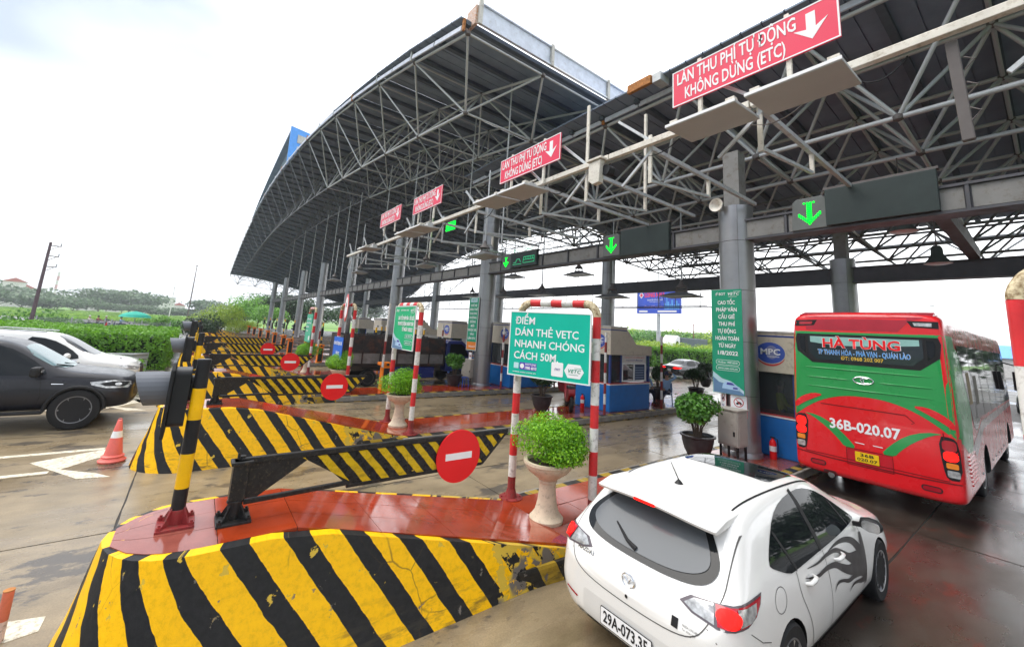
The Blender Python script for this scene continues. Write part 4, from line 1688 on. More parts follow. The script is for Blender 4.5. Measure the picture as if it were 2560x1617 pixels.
# ================================================================== GANTRY WITH LANE SIGNS
gan = thing('sign_gantry', 'long cream steel gantry beam carrying the red lane signs and flat antenna panels', 'gantry', (0, 6.2, 6.42))
XG0, XG1 = -24.0, 3.0
joints = [3.0, -2.5, -5.2, -10.9, -16.5, -20.2, -24.0]
for a, b in zip(joints, joints[1:]):
    m = MB()
    m.beam((a - 0.01, 0, 0), (b + 0.01, 0, 0), 0.10, 0.11)
    m.build('beam', CREAM, gan, bevel=0.008)
arms = [0.6, -2.4, -4.3, -5.9, -7.4, -10.4, -12.6, -15.2, -18.0, -20.8, -23.4]
for i, x in enumerate(arms):
    m = MB()
    m.beam((x, 0.08, -0.07), (x, 4.5, -0.1), 0.07, 0.08)
    m.build('arm', STEEL, gan)
    m = MB()
    m.beam((x, 2.2, -0.5), (x, 2.2, 2.1 if i in (3, 8) else -0.05), 0.06, 0.06)
    m.build('hanger_post', CREAM, gan)
    m = MB()
    m.beam((x - 0.02, 0.1, -0.75), (x - 0.02, 0.1, 1.5 if i in (3, 7) else 0.2), 0.07, 0.035)
    m.build('drop_post', CREAM if i < 6 else STEEL, gan)
    m = MB()
    m.beam((x + 0.03, 0.08, 0.05), (x - 0.75, 0.08, 0.75), 0.045, 0.05)
    m.build('brace', STEEL, gan)
    m = MB()
    m.beam((x + 0.03, 0.1, -0.1), (x - 0.65, 0.1, -0.66), 0.045, 0.05)
    m.build('brace', STEEL, gan)
    m = MB()
    m.beam((x, 0.1, -0.72), (x, 2.2, -0.48), 0.05, 0.05)
    m.build('lower_arm', STEEL, gan)

G_LS = 'red lane signs on the gantry'


def lane_sign(xc, zc, label, w=2.38, h=0.66):
    root = thing('lane_sign', label, 'sign', (xc, 6.06, zc), 0, G_LS)
    fr = frame((0, 0, 0), (1, 0, 0), (0, 0, 1))
    MB().bb(-w / 2, w / 2, 0, 0.03, -h / 2, h / 2).build('board', SIGN_RED, root)
    t = 0.02
    for cx_, cy_, ww, hh in ((0, h / 2 - t / 2, w, t), (0, -h / 2 + t / 2, w, t), (w / 2 - t / 2, 0, t, h - 2 * t), (-w / 2 + t / 2, 0, t, h - 2 * t)):
        plate('border', rect(cx_, cy_, ww, hh), SIGN_WHITE, root, fr, 0, 0.004)
    text('lettering', 'LÀN THU PHÍ TỰ ĐỘNG', 0.30, SIGN_WHITE, root, fr, (-0.20, 0.145), w=1.80, bold=0.016)
    text('lettering', 'KHÔNG DỪNG (ETC)', 0.30, SIGN_WHITE, root, fr, (-0.20, -0.155), w=1.52, bold=0.016)
    plate('arrow', [(0.82, 0.22), (0.93, 0.22), (0.93, -0.02), (1.07, 0.06), (0.885, -0.19), (0.67, 0.02), (0.82, -0.02)], SIGN_WHITE, root, fr, 0, 0.004)
    m = MB()
    for x in (-0.75, 0.55):
        m.bb(x, x + 0.06, 0.03, 0.08, -0.75, 0.4)
    m.build('sign_posts', CREAM, root)
    return root


m = MB()
m.beam((-0.42, 0.1, -0.1), (-0.38, 0.1, -1.3), 0.10, 0.07)
m.build('hanging_bracket', STEEL_DARK, gan, bevel=0.01)
for k in range(3):
    m = MB()
    m.tube([(-0.34, 0.05, -0.35 - 0.3 * k), (-0.26, 0.03, -0.42 - 0.3 * k), (-0.34, 0.05, -0.5 - 0.3 * k)], 0.008, 5)
    m.build('cable_loop', STEEL_DARK, gan)
rc_ = random.Random(4)
for k in range(14):
    x = 1.0 - 1.5 * k + rc_.uniform(-.4, .4)
    L_ = rc_.uniform(.5, 1.3)
    s_ = rc_.uniform(.08, .35)
    m = MB()
    m.tube([(x - L_ * q / 8, 0.09, -0.08 - s_ * 4 * (q / 8) * (1 - q / 8)) for q in range(9)], 0.010, 5)
    m.build('cable', BLACK_PL if k % 2 else STEEL_DARK, gan, smooth=True)
lane_sign(-2.52, 7.15, 'largest red lane sign with white arrow, above the nearest lane at the top right')
lane_sign(-7.74, 7.1, 'second red lane sign with white arrow, at the top centre over the second lane')
lane_sign(-13.65, 7.35, 'third red lane sign, left of the centre column top')
lane_sign(-17.35, 7.45, 'leftmost and smallest red lane sign on the gantry')

G_AN = 'flat grey antenna panels under the lane signs'
ANT = M('light grey antenna plastic', (0.46, 0.46, 0.45), 0.5, var=0.04)


def antenna(x, label, w=1.06, y=5.78, z=6.12, first=None):
    if first is not None:
        return dup(first, (x, y, z), 0, label)
    root = thing('antenna_panel', label, 'antenna', (x, y, z), 0, G_AN)
    m = MB()
    m.box((0, 0, 0), (w, 0.78, 0.045), 0, Matrix.Rotation(radians(3), 3, 'X'))
    m.build('panel', ANT, root, bevel=0.006)
    m = MB()
    m.bb(-w / 2, w / 2, -0.40, -0.392, -0.03, 0.012)
    m.build('front_lip', SIGN_WHITE, root)
    m = MB()
    m.tube([(-0.3, -0.2, 0.03), (-0.25, -0.1, 0.16), (-0.05, 0.0, 0.2), (0.1, 0.1, 0.1)], 0.012, 6)
    m.beam((0.2, -0.3, 0.02), (0.34, 0.1, 0.26), 0.03, 0.03)
    m.bb(-0.48, -0.36, -0.35, -0.25, 0.02, 0.08)
    m.bb(0.38, 0.5, -0.35, -0.25, 0.02, 0.08)
    m.build('mount', CREAM, root)
    m = MB()
    m.bb(-0.1, 0.12, 0.1, 0.3, 0.02, 0.26)
    m.build('electronics_box', ANT, root, bevel=0.01)
    return root


a0 = antenna(-2.90, 'flat antenna panel under the left end of the largest lane sign')
antenna(-1.72, 'flat antenna panel under the right end of the largest lane sign', first=a0)
antenna(-8.62, 'flat antenna panel under the left end of the second lane sign', first=a0)
antenna(-7.48, 'flat antenna panel under the right end of the second lane sign', first=a0)
antenna(-14.2, 'flat antenna panel under the left end of the third lane sign', first=a0)
antenna(-13.06, 'flat antenna panel under the right end of the third lane sign', first=a0)
antenna(-18.8, 'flat antenna panel near the outer end of the gantry beam', first=a0)

root = thing('gantry_camera', 'cream camera housing hanging from the gantry between the two nearest lane signs', 'camera', (-5.45, 6.1, 6.25))
m = MB()
m.prism([(-0.16, 0.1), (-0.17, -0.28), (-0.05, -0.38), (0.12, -0.36), (0.15, 0.12)], lambda a, b, d: (a, d, b), -0.08, 0.06)
m.build('housing', CREAM, root, bevel=0.01)
MB().bb(-0.2, 0.2, -0.12, 0.12, 0.13, 0.17).build('hood', CREAM, root)
m = MB()
m.cyl((0.2, 0.02, -0.1), (0.2, 0.2, -0.1), 0.11, 0.11, 16)
m.build('lamp', BLACK_PL, root, smooth=50)

# ================================================================== GREEN ARROW SIGNALS AND DISPLAYS ON THE BEAM
G_AR = 'green arrow signals on the box beam'


def arrow_signal(x, label, dim=False):
    root = thing('arrow_signal', label, 'signal', (x, 10.72, 5.86), 0, G_AR)
    fr = frame((0, 0, 0), (1, 0, 0), (0, 0, 1))
    m = MB()
    m.prism([(-0.36, -0.36), (0.36, -0.36), (0.33, 0.30), (0.25, 0.38), (-0.25, 0.38), (-0.33, 0.30)], lambda a, b, d: (a, -d, b), -0.1, 0.0)
    m.build('housing', M('grey signal housing', (0.13, 0.14, 0.135), 0.5), root, bevel=0.01)
    k = 1.05 * (0.8 if dim else 1)
    # the arrow is drawn with rows of small lamps
    dots = MB()
    pts = []
    n = 9
    for i in range(n):
        pts.append((0, 0.22 - 0.40 * i / n))
        pts.append((0.03, 0.22 - 0.40 * i / n))
        pts.append((-0.03, 0.22 - 0.40 * i / n))
    for i in range(6):
        t = i / 5
        for d in (0, 0.035):
            pts.append((-0.19 + 0.19 * t, -0.02 - 0.19 * t - d + 0.02))
            pts.append((0.19 - 0.19 * t, -0.02 - 0.19 * t - d + 0.02))
    for i in range(4):
        pts.append((-0.09 + 0.06 * i, 0.24))
    for a, b in pts:
        dots.prism(disc(a * k, b * k, 0.021, 8), lambda p, q, d: (p, -0.005 - d, q), 0, 0.006)
    dots.build('arrow_lamps', LED, root)
    return root


arrow_signal(-3.17, 'lit green arrow signal above the coach, right of the nearest column')
arrow_signal(-8.85, 'lit green arrow signal on the beam right of the picture centre')
arrow_signal(-14.85, 'lit green arrow signal left of the dim pictogram display', True)
G_DP = 'dark message displays on the box beam'


def display(x, w, h, z, label):
    root = thing('display_board', label, 'display', (x, 10.66, z), 0, G_DP)
    MB().bb(-w / 2, w / 2, 0, 0.14, -h / 2, h / 2).build('screen', M('switched-off display', (0.028, 0.04, 0.038), 0.45), root, bevel=0.01)
    MB().bb(-w / 2 - 0.03, w / 2 + 0.03, 0.02, 0.16, h / 2 + 0.004, h / 2 + 0.05).build('hood', STEEL_DARK, root)
    return root


display(-1.98, 1.75, 0.82, 5.92, 'wide dark display board above the coach, right of the nearest green arrow')
display(-7.55, 1.75, 0.85, 5.86, 'wide dark display board right of the second green arrow')
d3 = display(-13.55, 1.75, 0.62, 5.86, 'display board with dim green pictograms of a car and a coach')
fr = frame((0, 0, 0), (1, 0, 0), (0, 0, 1))
text('lettering', 'ETC - XE KHÁCH', 0.17, LED_DIM, d3, fr, (0, 0.42), w=1.3)
ic = MB()
for p, q in (((-.65, -.1), (-.5, -.1)), ((-.5, -.1), (-.42, .04)), ((-.42, .04), (-.25, .04)), ((-.25, .04), (-.15, -.1)), ((-.7, -.18), (-.1, -.18)), ((.05, .1), (.75, .1)), ((.05, -.15), (.75, -.15)), ((.05, .1), (.02, -.15)), ((.75, .1), (.75, -.15)),
             ((.2, .1), (.2, -.02)), ((.35, .1), (.35, -.02)), ((.5, .1), (.5, -.02)), ((.63, .1), (.63, -.02)), ((.05, -.02), (.75, -.02))):
    ic.beam((p[0], -0.006, p[1]), (q[0], -0.006, q[1]), 0.012, 0.022)
ic.build('pictograms', LED_DIM, d3)

# far green display on the beam beyond the gantry
root = display(-17.2, 1.0, 0.5, 7.6, 'small bright green lit display under the gantry, left of the centre column')
root.location.y = 9.0
MB().bb(-0.45, 0.45, -0.02, -0.002, -0.2, 0.2).build('lit_field', LED, root)

# ================================================================== HANGING LAMPS
G_HL = 'rectangular lamps hanging under the canopy'


def make_lamp(rod=2.2):
    root = thing('hanging_lamp', 'x', 'lamp', group=G_HL)
    m = MB()
    m.cyl((0, 0, 0.42), (0, 0, 0.42 + rod), 0.022, 0.022, 8)
    m.build('rod', STEEL, root, smooth=True)
    m = MB()
    m.lathe([(0.03, 0.46), (0.06, 0.36), (0.16, 0.24), (0.001, 0.235)], n=14)
    m.build('cone', STEEL_DARK, root, smooth=40)
    m = MB()
    for x in (-0.14, 0.14):
        m.beam((x, 0, 0.25), (x * 1.3, 0, 0.06), 0.03, 0.03)
    m.bb(-0.13, 0.13, -0.1, 0.1, 0.02, 0.14)
    m.build('ballast_bracket', STEEL_DARK, root)
    m = MB()
    vs = [(-0.5, -0.32, 0), (0.5, -0.32, 0), (0.5, 0.32, 0), (-0.5, 0.32, 0), (-0.22, -0.14, 0.1), (0.22, -0.14, 0.1), (0.22, 0.14, 0.1), (-0.22, 0.14, 0.1)]
    m.add(vs, [(3, 2, 1, 0), (4, 5, 6, 7), (0, 1, 5, 4), (1, 2, 6, 5), (2, 3, 7, 6), (3, 0, 4, 7)])
    m.build('reflector', M('grey reflector', (0.14, 0.145, 0.15), 0.45, 0.2), root)
    m = MB()
    m.bb(-0.49, 0.49, -0.31, 0.31, -0.02, -0.002)
    m.build('lens', M('dusty lamp lens', (0.3, 0.31, 0.31), 0.3), root)
    return root


lamp0 = make_lamp()
LP = [(-14.38, 6.6, 5.05, 'hanging lamp in front of the centre of the gantry, under the third lane sign'),
      (-10.3, 6.6, 4.98, 'hanging lamp just left of the centre column top'),
      (-22.7, 6.6, 5.42, 'white edged hanging lamp before the fourth silver column'),
      (-28.0, 6.6, 5.33, 'outermost white edged hanging lamp under the arch'),
      (-13.46, 14.0, 5.62, 'hanging lamp before the bright sky, left of the rear column behind the teal sign'),
      (-8.25, 14.0, 4.45, 'hanging lamp partly covering the blue roadside billboard'),
      (-11.44, 14.0, 4.5, 'hanging lamp just right of the column behind the teal sign'),
      (-18.6, 14.0, 5.85, 'hanging lamp right of the centre column, upper one of two'),
      (-16.05, 14.0, 4.75, 'hanging lamp directly above the arch of the nearest pipe frame'),
      (-22.95, 14.0, 4.85, 'hanging lamp left of the centre column, lowest of three'),
      (-23.2, 14.0, 6.4, 'hanging lamp left of the centre column, middle one of three'),
      (-19.5, 14.0, 4.75, 'hanging lamp right of the centre column, lower one of two')]
for i, (x, y, z, t) in enumerate(LP):
    if i == 0:
        lamp0.location = (x, y, z)
        lamp0['label'] = t
    else:
        dup(lamp0, (x, y, z), 0, t).scale = (1.3 if y > 10 else 1.05,) * 3

G_BL = 'bell lamps above the coach'


def bell_lamp(x, y, z, label):
    root = thing('bell_lamp', label, 'lamp', (x, y, z), 0, G_BL)
    m = MB()
    m.lathe([(0.08, 0.5), (0.12, 0.42), (0.13, 0.25), (0.2, 0.12), (0.3, 0.0), (0.29, 0.0), (0.18, 0.12), (0.001, 0.2)], n=20)
    m.build('shade', M('dull green grey enamel', (0.05, 0.06, 0.055), 0.45), root, smooth=40)
    m = MB()
    m.lathe([(0.001, -0.03), (0.2, -0.02), (0.285, 0.004)], n=20)
    m.build('lens', M('milky lamp lens', (0.65, 0.68, 0.66), 0.3), root, smooth=40)
    m = MB()
    m.cyl((0, 0, 0.5), (0, 0, 2.0), 0.015, 0.015, 6)
    m.build('rod', STEEL_DARK, root)


bell_lamp(-2.14, 14.0, 5.92, 'nearer bell lamp with milky lens above the coach roof')
bell_lamp(-1.82, 16.0, 5.36, 'farther bell lamp with milky lens, just above the coach roof')

root = thing('alarm_horn', 'small cream horn speaker on top of the nearest silver column', 'speaker', (-5.15, 10.6, 6.42))
m = MB()
m.lathe([(0.001, 0.0), (0.07, 0.02), (0.16, 0.16), (0.18, 0.18), (0.15, 0.17), (0.05, 0.06), (0.001, 0.05)], n=18)
m.v = [(x, -z, y) for x, y, z in m.v]
m.build('horn', CREAM, root, smooth=50)
MB().bb(-0.03, 0.03, -0.02, 0.3, -0.12, -0.08).build('bracket', CREAM, root)

# long hanging rods under the arch
G_RD = 'empty lamp rods hanging from the arch'
rod0 = thing('hanging_rod', 'empty lamp rod hanging in a row under the far half of the arch', 'rod', group=G_RD)
m = MB()
m.cyl((0, 0, 0), (0, 0, 6.5), 0.03, 0.03, 6)
m.build('rod', STEEL, rod0, smooth=True)
m = MB()
m.beam((0, 0, 0.02), (0.3, 0, -0.25), 0.03, 0.03)
m.build('hook', STEEL, rod0)
spots = [(-25, 8.5, 6.4), (-31, 8.5, 6.0), (-34, 8.5, 6.0), (-38, 8.6, 6.4), (-42, 8.6, 6.4), (-47, 8.6, 6.2), (-53, 8.6, 6.6), (-60, 8.6, 6.6), (-20.5, 8.4, 5.9), (-22.2, 9.6, 6.2), (-12.0, 8.4, 5.9), (-15.6, 9.0, 6.2)]
for i, p in enumerate(spots):
    (setattr(rod0, 'location', p) if i == 0 else dup(rod0, p, 0))

# rear gantry with thin bars and the backs of its signs
rg_ = thing('rear_gantry', 'light rear gantry of thin bars against the bright sky, seen through the lanes', 'gantry', (0, 26, 0))
m = MB()
m.beam((-62, 0, 5.1), (-13, 0, 5.1), 0.07, 0.07)
m.beam((-62, -1.0, 5.1), (-13, -1.0, 5.1), 0.05, 0.05)
m.build('rail', STEEL_DARK, rg_)
x = -14.0
k = 0
while x > -61:
    m = MB()
    m.beam((x, 0, 5.1), (x, 0, 9.8), 0.035, 0.035)
    m.build('hanger', STEEL_DARK, rg_)
    if k % 2 == 0:
        m = MB()
        m.beam((x, 0, 6.1), (x + 0.8, -1.0, 5.1), 0.03, 0.03)
        m.beam((x + 0.35, 0, 6.1), (x + 1.15, -1.0, 5.1), 0.03, 0.03)
        m.build('brace', STEEL_DARK, rg_)
    x -= 1.35 if k % 2 else 1.75
    k += 1
for i, (x, t) in enumerate(((-20.4, 'dark back of a hanging sign, nearest of those before the bright sky'), (-26.6, 'dark back of a hanging sign above the arch of the nearest pipe frame'),
                            (-33.0, 'dark back of a hanging sign right beside the centre column'), (-39.5, 'dark back of a hanging sign just left of the centre column'), (-46.0, 'dark back of a hanging sign, leftmost of the row'))):
    r_ = thing('hanging_sign', t, 'sign', (x, 25.8, 6.6), 0, 'backs of hanging signs on the rear gantry')
    MB().bb(-1.0, 1.0, 0, 0.1, -0.33, 0.33).build('board', M('blue grey sign back', (0.09, 0.12, 0.15), 0.5), r_)
    for dx in (-0.7, 0, 0.7):
        MB().bb(dx - 0.03, dx + 0.03, -0.03, 0, -0.36, 0.4).build('batten', STEEL_DARK, r_)
# ================================================================== TOLL BOOTHS
BOOTH_BLUE = M('bright blue booth wall', (0.015, 0.16, 0.50), 0.35, var=0.1, dirt=0.2)
BOOTH_NAVY = M('navy booth frame', (0.03, 0.06, 0.22), 0.4)
BOOTH_CREAM = M('beige booth fascia', (0.56, 0.50, 0.40), 0.5, var=0.05, dirt=0.25)
TRIM_RED = M('red booth trim', (0.55, 0.06, 0.06), 0.4)
INSIDE = M('dim booth interior', (0.07, 0.075, 0.085), 0.7)
G_BT = 'toll booths on the islands'


def mpc_logo(root, fr, x, y, s):
    plate('logo_oval', disc(x, y, s, 36, s * 0.78), M('logo blue', (0.05, 0.10, 0.42), 0.4), root, fr, 0.0002, 0.0013)
    plate('logo_swirl', disc(x + s * .1, y + s * .05, s * .42, 24, s * 0.5), M('logo grey blue', (0.22, 0.24, 0.42), 0.4), root, fr, 0.0017, 0.0006)
    text('lettering', 'MPC', s * 0.62, SIGN_WHITE, root, fr, (x, y + s * 0.06), w=s * 1.35, bold=0.02)
    text('lettering', 'CORPORATION', s * 0.14, SIGN_WHITE, root, fr, (x + s * .2, y - s * 0.28), w=s * 0.8)
    arc = []
    for i in range(13):
        a = radians(215 + 120 * i / 12)
        arc.append((x + s * 1.06 * cos(a), y + s * 0.84 * sin(a)))
    for i in range(13):
        a = radians(335 - 120 * i / 12)
        arc.append((x + s * 1.04 * cos(a), y + s * 0.92 * sin(a) - s * 0.06))
    plate('logo_arc', arc, TRIM_RED, root, fr, 0.002, 0.003)


def make_booth(label, x, y, w=1.62, l=2.6, logo=True, detail=True):
    """footprint x-w/2..x+w/2, y..y+l; front faces -y"""
    root = thing('toll_booth', label, 'booth', (x, y, FZ), 0, G_BT)
    hw = w / 2
    H1, H2, H3 = 0.92, 1.98, 2.95
    m = MB()
    m.bb(-hw, hw, 0, l, 0, H1)
    m.build('lower_wall', BOOTH_BLUE, root, bevel=0.03)
    m = MB()
    m.bb(-hw - 0.012, hw + 0.012, -0.012, l + 0.012, H1 + 0.002, H1 + 0.035)
    m.build('white_trim', SIGN_WHITE, root)
    m = MB()
    m.bb(-hw - 0.012, hw + 0.012, -0.012, l + 0.012, H1 + 0.037, H1 + 0.07)
    m.build('red_trim', TRIM_RED, root)
    m = MB()
    for px, py in ((-hw, 0), (hw, 0), (-hw, l), (hw, l), (hw, l * 0.25), (-hw, l * .25), (hw, l * .92)):
        sx = -1 if px > 0 else 1
        sy = 1 if py < l / 2 else -1
        m.bb(min(px, px + sx * 0.07), max(px, px + sx * 0.07), min(py, py + sy * 0.07), max(py, py + sy * 0.07), H1 + 0.07, H2)
    m.build('corner_posts', BOOTH_NAVY, root)
    for (x0, x1, y0, y1) in ((-hw + .07, hw - .07, 0.02, 0.03), (hw - 0.03, hw - 0.02, 0.07, l * .25), (-hw + .02, -hw + .03, .07, l - .07)):
        MB().bb(x0, x1, y0, y1, H1 + 0.07, H2).build('window_pane', GLASS, root)
    # service window on the +x side: frame with a pane and a notice board
    fr = frame((hw, l / 2, 0), (0, 1, 0), (0, 0, 1))
    m = MB()
    y0, y1 = l * .25 + 0.07, l * .92 - 0.07
    zc0, zc1 = H1 + 0.11, H2 - 0.28
    for a, b, c, d in ((y0, y1, zc0, zc0 + .045), (y0, y1, zc1 - .045, zc1), (y0, y0 + .045, zc0 + .045, zc1 - .045), (y1 - .045, y1, zc0 + .045, zc1 - .045), ((y0 + y1) / 2 - .025, (y0 + y1) / 2 + .025, zc0 + .045, zc1 - .045)):
        m.bb(hw - 0.05, hw + 0.015, a, b, c, d)
    m.build('window_frame', SIGN_WHITE, root)
    MB().bb(hw - 0.03, hw - 0.02, y0 + .045, (y0 + y1) / 2 - .025, zc0 + .045, zc1 - .045).build('window_pane', GLASS, root)
    MB().bb(hw - 0.03, hw - 0.015, (y0 + y1) / 2 + .03, y1 - .05, zc0 + .05, zc1 - .05).build('notice_board', M('dark blue notice board', (0.02, 0.05, 0.13), 0.4), root)
    for k in range(5):
        MB().bb(hw - 0.014, hw - 0.011, (y0 + y1) / 2 + .08, y1 - .1, zc0 + .12 + k * .09, zc0 + .15 + k * .09).build('notice_line', M('blue grey print', (0.25, 0.35, 0.5), 0.5), root)
    MB().bb(hw - 0.04, hw + 0.01, y0, y1, zc1 + 0.01, H2).build('price_panel', M('pale panel', (0.62, 0.60, 0.56), 0.5), root)
    if detail:
        fr2 = frame((hw + 0.01, (y0 + y1) / 2, (zc1 + H2) / 2 + .005), (0, 1, 0), (0, 0, 1))
        text('lettering', 'CÔNG TY CỔ PHẦN BOT', 0.06, TRIM_RED, root, fr2, (0, 0.05), w=1.2)
        text('lettering', 'THU PHÍ ĐƯỜNG BỘ', 0.06, NAVY, root, fr2, (0, -0.05), w=1.0)
    # things inside
    m = MB()
    m.bb(-hw + .1, hw - .12, l * .3, l * .34, 0.6, H2)
    m.bb(-hw + .1, hw - .1, .1, l - .1, H1 - .3, H1 - .1)
    m.bb(-0.1, 0.25, l * .55, l * .75, H1, H1 + .45)
    m.build('inside_fittings', INSIDE, root)
    # fascia box with the slanted rear cut, and the roof
    m = MB()
    prof = [(-0.06, H2 + 0.004), (l + 0.06, H2 + 0.004), (l + 0.06, H2 + 0.36), (l * .62, H2 + 0.40), (l * 0.36, H3), (-0.06, H3)]
    m.prism(prof, lambda a, b, d: (d, a, b), -hw - 0.05, hw + 0.05)
    m.build('fascia', BOOTH_CREAM, root, bevel=0.01)
    MB().bb(-hw - 0.053, hw + 0.053, -0.064, l * .36, H3 - 0.10, H3 - 0.06).build('blue_line', BOOTH_NAVY, root)
    MB().bb(-hw - 0.07, hw + 0.07, -0.08, l * .38, H3 + 0.002, H3 + 0.05).build('roof_slab', PANEL_W, root)
    m = MB()
    m.bb(-0.2, 0.2, l * .5, l * .6, H2 + 0.42, H2 + 0.8)
    m.cyl((0.3, l * .55, H2 + .4), (0.3, l * .55, H2 + .85), 0.06, 0.06, 8)
    m.build('roof_equipment', STEEL_DARK, root)
    if logo:
        f3 = frame((0.32, -0.06, 2.46), (1, 0, 0), (0, 0, 1))
        mpc_logo(root, f3, 0, 0, 0.33)
    return root


make_booth('blue and beige toll booth with round company logo, between the nearest column and the coach', -4.72, 11.55, 1.66)
make_booth('blue and beige toll booth with a service window, right of the teal sign board', -10.58, 11.9, 1.66, 2.35)
make_booth('toll booth with round logo directly left of the teal sign board', -16.45, 11.9, 1.7)
make_booth('toll booth behind the light truck cab', -22.3, 11.9, 1.7, detail=False)
make_booth('beige toll booth above the truck bed, right of the second pipe frame', -28.1, 11.9, 1.7, logo=False, detail=False)
make_booth('distant beige toll booth above the truck bed, left of the second pipe frame', -34.0, 11.9, 1.7, logo=False, detail=False)
make_booth('distant toll booth behind the third pipe frame', -39.9, 11.9, 1.7, logo=False, detail=False)

# ---- guard pipes beside the booths
G_GP = 'dull guard pipes round the booths'
def small_frame(p, q, h, label):
    root = thing('guard_pipe', label, 'pipe frame', (p[0], p[1], FZ), 0, G_GP)
    d = Vector((q[0] - p[0], q[1] - p[1], 0))
    u = d.normalized()
    r = 0.045
    er = 0.22
    for a in (Vector((0, 0, 0)), d):
        m = MB()
        for i in range(8):
            m.cyl(a + Vector((0, 0, (h - er) * i / 8)), a + Vector((0, 0, (h - er) * (i + 1) / 8)), r, r, 12, i % 2)
        m.build('post', [REDDARK, WHITE], root, smooth=60)
    m = MB()
    pts = [Vector((0, 0, h - er))]
    for i in range(7):
        t = pi / 2 * i / 6
        pts.append(u * er * (1 - cos(t)) + Vector((0, 0, h - er + er * sin(t))))
    for i in range(7):
        t = pi / 2 * (1 - i / 6)
        pts.append(d - u * er * (1 - cos(t)) + Vector((0, 0, h - er + er * sin(t))))
    m.tube(pts, r, 12)
    m.build('top_pipe', REDDARK, root, smooth=60)


small_frame((-9.55, 11.4), (-9.55, 14.75), 2.98, 'dull red guard pipe along the booth right of the teal sign')
small_frame((-15.45, 11.3), (-15.45, 14.6), 2.98, 'red and white guard pipe along the booth left of the teal sign')
small_frame((-21.4, 11.3), (-21.4, 14.6), 2.98, 'red and white guard pipe behind the light truck cab')
small_frame((-3.78, 11.35), (-3.78, 14.4), 1.75, 'red and white guard pipe squeezed between booth and coach')

# ---- banners on the columns
root, fr = board('banner', 'tall deep green banner with white lettering on the nearest silver column', 'banner', (-4.99, 10.52, 2.9), (1, 0.03, 0), 0.74, 2.55, SIGN_GREEN, th=0.015)
text('lettering', '⚡BOT', 0.095, SIGN_WHITE, root, fr, (-0.15, 1.16), bold=0.01, w=0.25)
logo_bars(root, fr, 0.17, 1.16, 0.095, SIGN_WHITE)
for i, s in enumerate(['CAO TỐC', 'PHÁP VÂN', 'CẦU GIẼ', 'THU PHÍ', 'TỰ ĐỘNG', 'HOÀN TOÀN', 'TỪ NGÀY', '1/8/2022']):
    text('lettering', s, 0.135, SIGN_WHITE, root, fr, (0.0, 0.94 - 0.178 * i), bold=0.018, w=(0.42, 0.5, 0.4, 0.4, 0.44, 0.56, 0.42, 0.48)[i])
for yy, s in ((-0.53, 'Hotline: 1900 6010'), (-0.67, 'www.vetc.com.vn')):
    plate('outline_box', rrect(0.0, yy, 0.56, 0.115, 0.05), SIGN_WHITE, root, fr, 0.001, 0.002)
    plate('box_fill', rrect(0.0, yy, 0.545, 0.10, 0.045), SIGN_GREEN, root, fr, 0.003, 0.001)
    text('lettering', s, 0.062, SIGN_WHITE, root, fr, (0.0, yy), w=0.46, bold=0.01)
cao_toc_art(root, fr, 0.0, -1.02, 0.72, 0.5)

root, fr = board('banner', 'narrow dark green banner with an orange foot on the centre column', 'banner', (-16.95, 10.5, 3.05), (1, 0.1, 0), 0.74, 2.5, SIGN_GREEN, th=0.015, rim=SIGN_WHITE)
plate('white_head', rrect(0, 1.12, 0.5, 0.2, 0.03), M('pale print', (0.45, 0.62, 0.68), 0.4), root, fr)
text('lettering', 'VETC', 0.14, SIGN_GREEN, root, fr, (0, 1.13), bold=0.01)
for i, s in enumerate(['CHỈ XE', 'DÁN THẺ', 'THU PHÍ', 'KHÔNG', 'DỪNG', 'MỚI', 'ĐƯỢC ĐI', 'VÀO', 'LÀN ETC']):
    text('lettering', s, 0.15, SIGN_WHITE, root, fr, (0.0, 0.86 - 0.195 * i), bold=0.015)
plate('orange_foot', rect(0, -1.04, 0.7, 0.36), M('orange print', (0.75, 0.22, 0.03), 0.4), root, fr)
text('lettering', '1900.6010', 0.12, SIGN_WHITE, root, fr, (0.03, -1.08), w=0.5)


def no_moto(label, x, y, z, rz, w=0.36, h=0.52):
    root = thing('warning_plate', label, 'sign', (x, y, z), 0, 'no motorcycle plates')
    fr = frame((0, 0, 0), (cos(rz), sin(rz), 0), (0, 0, 1))
    plate('red_edge', rrect(0, 0, w, h, 0.03), TRIM_RED, root, fr)
    plate('white_face', rrect(0, 0, w - .015, h - .015, 0.025), SIGN_WHITE, root, fr, 0.003, 0.001)
    plate('red_ring', disc(0, h * .18, w * .3), TRIM_RED, root, fr, 0.004, 0.002)
    plate('ring_inside', disc(0, h * .18, w * .25), SIGN_WHITE, root, fr, 0.006, 0.001)
    plate('motorcycle_symbol', [(-.07, .06), (.0, .12), (.05, .1), (.08, .05), (.02, .06), (-.03, .04)], BLACK_PL, root, fr, 0.007, 0.001)
    plate('slash', [(-.06, .15), (-.045, .16), (.06, .03), (.045, .02)], TRIM_RED, root, fr, 0.008, 0.001)
    text('lettering', 'NO', 0.08, NAVY, root, fr, (0, -h * .18), bold=0.01)
    text('lettering', 'MOTORCYCLES', 0.06, NAVY, root, fr, (0, -h * .36), w=w * .8, bold=0.01)


no_moto('white no motorcycles plate, right one of two on the nearest column', -4.79, 10.60, 1.36, 0.28)
no_moto('white no motorcycles plate, left one of two on the nearest column', -5.17, 10.64, 1.42, -0.7, 0.3)
no_moto('small white plate at the foot of the centre column banner', -16.95, 10.50, 1.45, 0.1, 0.22, 0.5)


